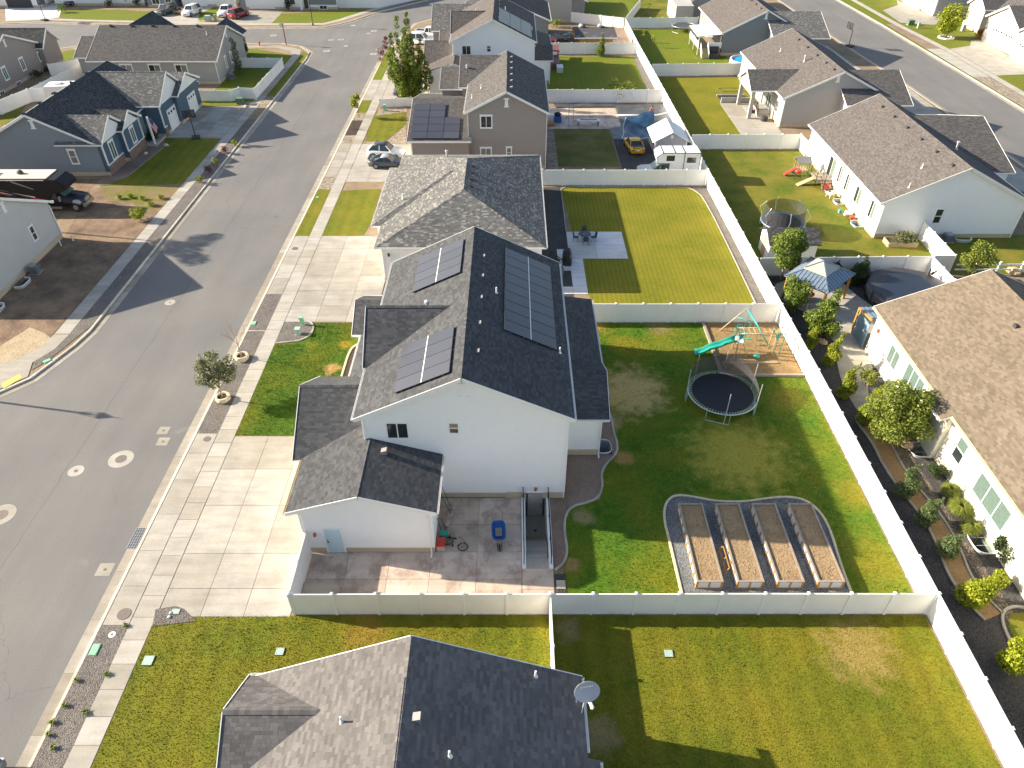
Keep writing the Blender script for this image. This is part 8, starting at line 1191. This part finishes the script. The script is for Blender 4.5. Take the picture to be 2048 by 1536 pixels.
for i, (x, y, h_, lb) in enumerate(((24.3, 29.9, 2.4, 'twisted green spruce over the brown path, farthest of three'), (24.55, 27.5, 2.1, 'twisted green spruce over the brown path, middle of three'), (24.6, 25.0, 1.9, 'twisted green spruce over the brown path, nearest of three'))): cone(lb, x, y, h_, .62, 'leaf_pine', 2300, .09, .3, seed=20+i, name='spruce', lean=(.45, .15))
for i, (x, y, h_, lb) in enumerate(((24.5, 21.9, 2.3, 'bright yellow shrub where the brown path forks'), (24.5, 18.4, 2.3, 'bright yellow shrub near the right edge below the fork'), (24.7, 15.2, 1.8, 'bright yellow shrub cut by the right edge, lowest'))): cone(lb, x, y, h_, .8, 'leaf_lime', 2600, .12, .25, seed=30+i, lean=(.9, .3))
p = P(1868, 950); bush('dark round mugo shrub by the cream wall', p.x, p.y, .62, 1.0, 'leaf_dark', 1600, .09, seed=40); p = P(2012, 1120); bush('dark green pine shrub at the window well near right edge', p.x, p.y, .85, 1.7, 'leaf_dark', 2600, .12, seed=41, k=12); p = P(1985, 1165); bush('lime shrub in front of the dark pine shrub', p.x, p.y, .6, 1.0, 'leaf_lime', 1400, .1, seed=42)
for i, (px, py, R_, lb) in enumerate(((1897, 990, .62, 'farthest of three ornamental grass clumps by the cream wall'), (1917, 1024, .8, 'middle and widest of three ornamental grass clumps'), (1937, 1062, .66, 'nearest of three ornamental grass clumps by the cream wall'))): p = P(px, py); clump(lb, p.x, p.y, R_, .8, n=1100)
for i, (x, y, h_, lb) in enumerate(((28.9, 55.3, 2.0, 'dark arborvitae directly behind the gazebo roof'), (30.6, 54.6, 2.2, 'left dark arborvitae of the pair beside the covered pool'), (31.2, 55.2, 2.6, 'right dark arborvitae of the pair beside the covered pool'))): cone(lb, x, y, h_, .75, 'leaf_dark', 2200, .1, seed=50+i, name='arborvitae')
tree('golden-green round tree beside the white rail fence', 41.2, 55.2, 3.9, 1.45, .8, 'leaf_gold', 3400, .14, r=.06, seed=14, k=16); t = bush('overgrown vegetable plants in the wooden planter', 37.8, 62.0, 1.15, 1.0, 'leaf_olive', 1800, .13, 'planter_plants', 15, 14, .35)
# far yards
bush('big loose shrub leaning on the fence behind the blue liner', 15.9, 105.2, 2.0, 2.6, 'leaf_gold', 3200, .16, seed=60, k=16); cone('small conifer in front of the far white fence', 15.1, 127.5, 3.4, .85, 'leaf_green', 1500, .15, seed=61); bush('tall weeds behind the unfinished shed', 15.7, 139.2, 1.0, 1.7, 'leaf_olive', 700, .15, seed=62); bush('green bush at the far fence by the wood pile', 8.5, 147.2, 1.3, 1.4, 'leaf_gold', 700, .16, seed=63); bush('weed bush right of the unfinished shed', 18.8, 131.6, .8, 1.2, 'leaf_green', 500, .14, seed=64); bush('low bush in the gravel corner behind the shrub', 20.6, 106.3, .8, .9, 'leaf_gold', 500, .13, seed=65)
for i, (px, py, lb) in enumerate(((1304, 95, 'leftmost spindly sapling in the pool yard'), (1285, 85, 'bare stake sapling at the pool yard fence'), (1295, 28, 'yellow sapling near the top edge'))): p = P(px, py); tree(lb, p.x, p.y, 2.4, .5, .8, 'leaf_lime', 130, .15, r=.025, k=5, seed=70+i)
p = P(1892, 76); tree('bright drooping tree in a white ring across the east street', p.x, p.y, 5.4, 2.4, .7, 'leaf_lime', 3400, .26, r=.1, seed=80, k=20); t = thing('tree_ring', 'white stone ring around the drooping tree', 'edging', (p.x, p.y, 0)); [MB().box(-.25, .25, -.12, .12, 0, .22).build('edging_stone', 'trim_white', t) for _ in ()]
for i in range(14): a = 6.2832*i/14; o = MB().box(-.26, .26, -.12, .12, 0, .22).build('edging_stone', 'trim_white', t); o.location = (1.25*math.cos(a), 1.25*math.sin(a), 0); o.rotation_euler = (0, 0, a+1.57)
p = P(1958, 76); bush('rust-red round bush by the far right house', p.x, p.y, 1.0, 1.7, 'leaf_rust', 700, .18, seed=81)
# west side
p = P(281, 440); bush('bright green bush beside the walk at the bare lot', p.x, p.y, .85, 1.3, 'leaf_lime', 1100, .13, seed=90)
for i, (px, py, r_, lb) in enumerate(((302, 412, .6, 'weed tuft right of the bush by the walk'), (322, 398, .55, 'weed tuft at the lawn corner by the walk'), (262, 396, .55, 'weed tuft in the middle of the bare lot edge'), (240, 398, .45, 'leftmost weed tuft below the lawn'), (285, 400, .5, 'weed tuft between the others below the lawn'))): p = P(px, py); clump(lb, p.x, p.y, r_, .55, 'leaf_lime', 200, 'weed_tuft')
p = P(308, 282); bush('dark round shrub before the blue house porch', p.x, p.y, 1.1, 1.5, 'leaf_dark', 900, .15, seed=95)
for i, (px, py, m_, lb) in enumerate(((418, 345, 'leaf_purple', 'purple plant in the strip left of the street, nearer'), (452, 305, 'leaf_purple', 'purple plant in the strip left of the street, farther'), (470, 292, 'leaf_lime', 'yellow-green plant beside the farther purple plant'), (432, 330, 'leaf_gold', 'golden plant beside the nearer purple plant'), (400, 365, 'leaf_gold', 'small golden plant at the near end of the strip'))): p = P(px, py); bush(lb, p.x, p.y, .5, .9, m_, 260, .12, seed=100+i)
cone('dark pencil conifer at the cross street corner', -45.3, 128.4, 3.6, .8, 'leaf_dark', 900, .14, seed=110); tree('tall slender tree against the end wall of the long grey house', -43.1, 117.6, 5.4, .8, .4, 'leaf_olive', 1300, .17, r=.05, seed=111, lumps=[(.1*i % .3, .1*(i % 3), .8+i*.45, .65-.03*i, .65-.03*i, .5) for i in range(10)])
for i, (px, py, lb) in enumerate(((77, 155, 'left shrub at the foot of the taupe house'), (97, 147, 'right shrub at the foot of the taupe house'))): p = P(px, py); bush(lb, p.x, p.y, .9, 1.2, 'leaf_dark', 350, .17, seed=120+i)
for i, (px, py, m_, lb) in enumerate(((125, 25, 'leaf_green', 'bush at the corner of the top left driveway'), (220, 14, 'leaf_dark', 'conifer shrub by the blue-sided house, left one'), (275, 12, 'leaf_dark', 'conifer shrub by the blue-sided house, right one'), (578, 20, 'leaf_dark', 'dark shrub under the porch window at top')), ): p = P(px, py); bush(lb, p.x, p.y, .9, 1.8, m_, 300, .2, seed=130+i)
# weeds in the near gravel strip
for i, (px, py, r_) in enumerate(((106, 1446, .22), (107, 1496, .2), (172, 1426, .22), (215, 1350, .2), (252, 1252, .2), (130, 1412, .18), (98, 1470, .16), (154, 1362, .18))): p = P(px, py); clump(['weed by the kerb, third from below', 'lowest weed in the near gravel', 'weed at the walk edge in the near gravel', 'weed halfway up the near gravel strip', 'weed at the corner of the apron', 'weed tuft hugging the white kerb', 'second weed from below in the near gravel', 'weed tuft by the kerb above the middle'][i], p.x, p.y, r_, .22, 'leaf_green', 60, 'weed_tuft')

# short grass blades standing in the near lawns, coloured by the lawn they grow from
def blades(poly, keep, dens, mat, h_=.07, z=.02):
    xs = [p[0] for p in poly]; ys = [p[1] for p in poly]; n = int((max(xs)-min(xs))*(max(ys)-min(ys))*dens); X = RNG.uniform(min(xs), max(xs), n); Y = RNG.uniform(min(ys), max(ys), n); ins = np.zeros(n, bool); m = len(poly)
    for i in range(m):
        (x0, y0), (x1, y1) = poly[i], poly[i-1]; c = ((y0 > Y) != (y1 > Y)) & (X < (x1-x0)*(Y-y0)/((y1-y0) or 1e-9)+x0); ins ^= c
    k = ins & keep(X, Y); X, Y = X[k], Y[k]; n = len(X); a = RNG.uniform(0, 6.283, n); hh = RNG.uniform(.5, 1.2, n)*h_; wd = .018; cx, cy = np.cos(a)*wd, np.sin(a)*wd; lx, ly = RNG.normal(0, .35, n)*hh, RNG.normal(0, .35, n)*hh
    v = np.stack([np.stack([X-cx, Y-cy, 0*X+z], 1), np.stack([X+cx, Y+cy, 0*X+z], 1), np.stack([X+lx, Y+ly, z+hh], 1)], 1).reshape(-1, 3); me = bpy.data.meshes.new('grass'); fastmesh(me, v, np.arange(3*n).reshape(-1, 3)); me.materials.append(MATS[mat]); return stuff(obj('grass', me))
tag(blades(rect(-18.83, 1.9, 9, 21.28), lambda X, Y: ~((X > -11.2) & (Y < 15.5)), 190, 'lawn_olive', .048), 'olive mown grass of the lawn left of the nearest roof', 'grass'); tag(blades(rect(2.1, 21.88, 10.5, 21.28), lambda X, Y: ~((X < 3.4) & (Y < 12.4)), 190, 'lawn_olive', .048), 'olive mown grass of the lawn right of the nearest roof', 'grass'); tag(blades(rect(-18.83, -12.3, 35.1, 48.55), lambda X, Y: ~((X < -16.2) & (Y > 45.6)) & ~((X > -12.85) & (Y > 41.3)), 150, 'lawn_front', .08), 'green grass of the front lawn before the white house', 'grass')
YP = [(2.5, 21.6), (9.2, 21.6), (9.1, 28.5), (10, 29.9), (18.2, 29.7), (19, 27), (18.6, 21.6), (21.85, 21.6), (21.85, 41.4), (15.6, 41.4), (15.6, 48.5), (6.3, 48.5), (6.4, 38.7), (7.2, 37.5), (7.25, 34), (5.9, 31.8), (5.6, 29.3), (3.6, 28.8), (3.25, 27.8), (3.35, 25.4), (2.6, 24.1)]
tag(blades(YP, lambda X, Y: X > -99, 130, 'lawn_yard', .085), 'patchy green grass of the yard with the trampoline', 'grass')
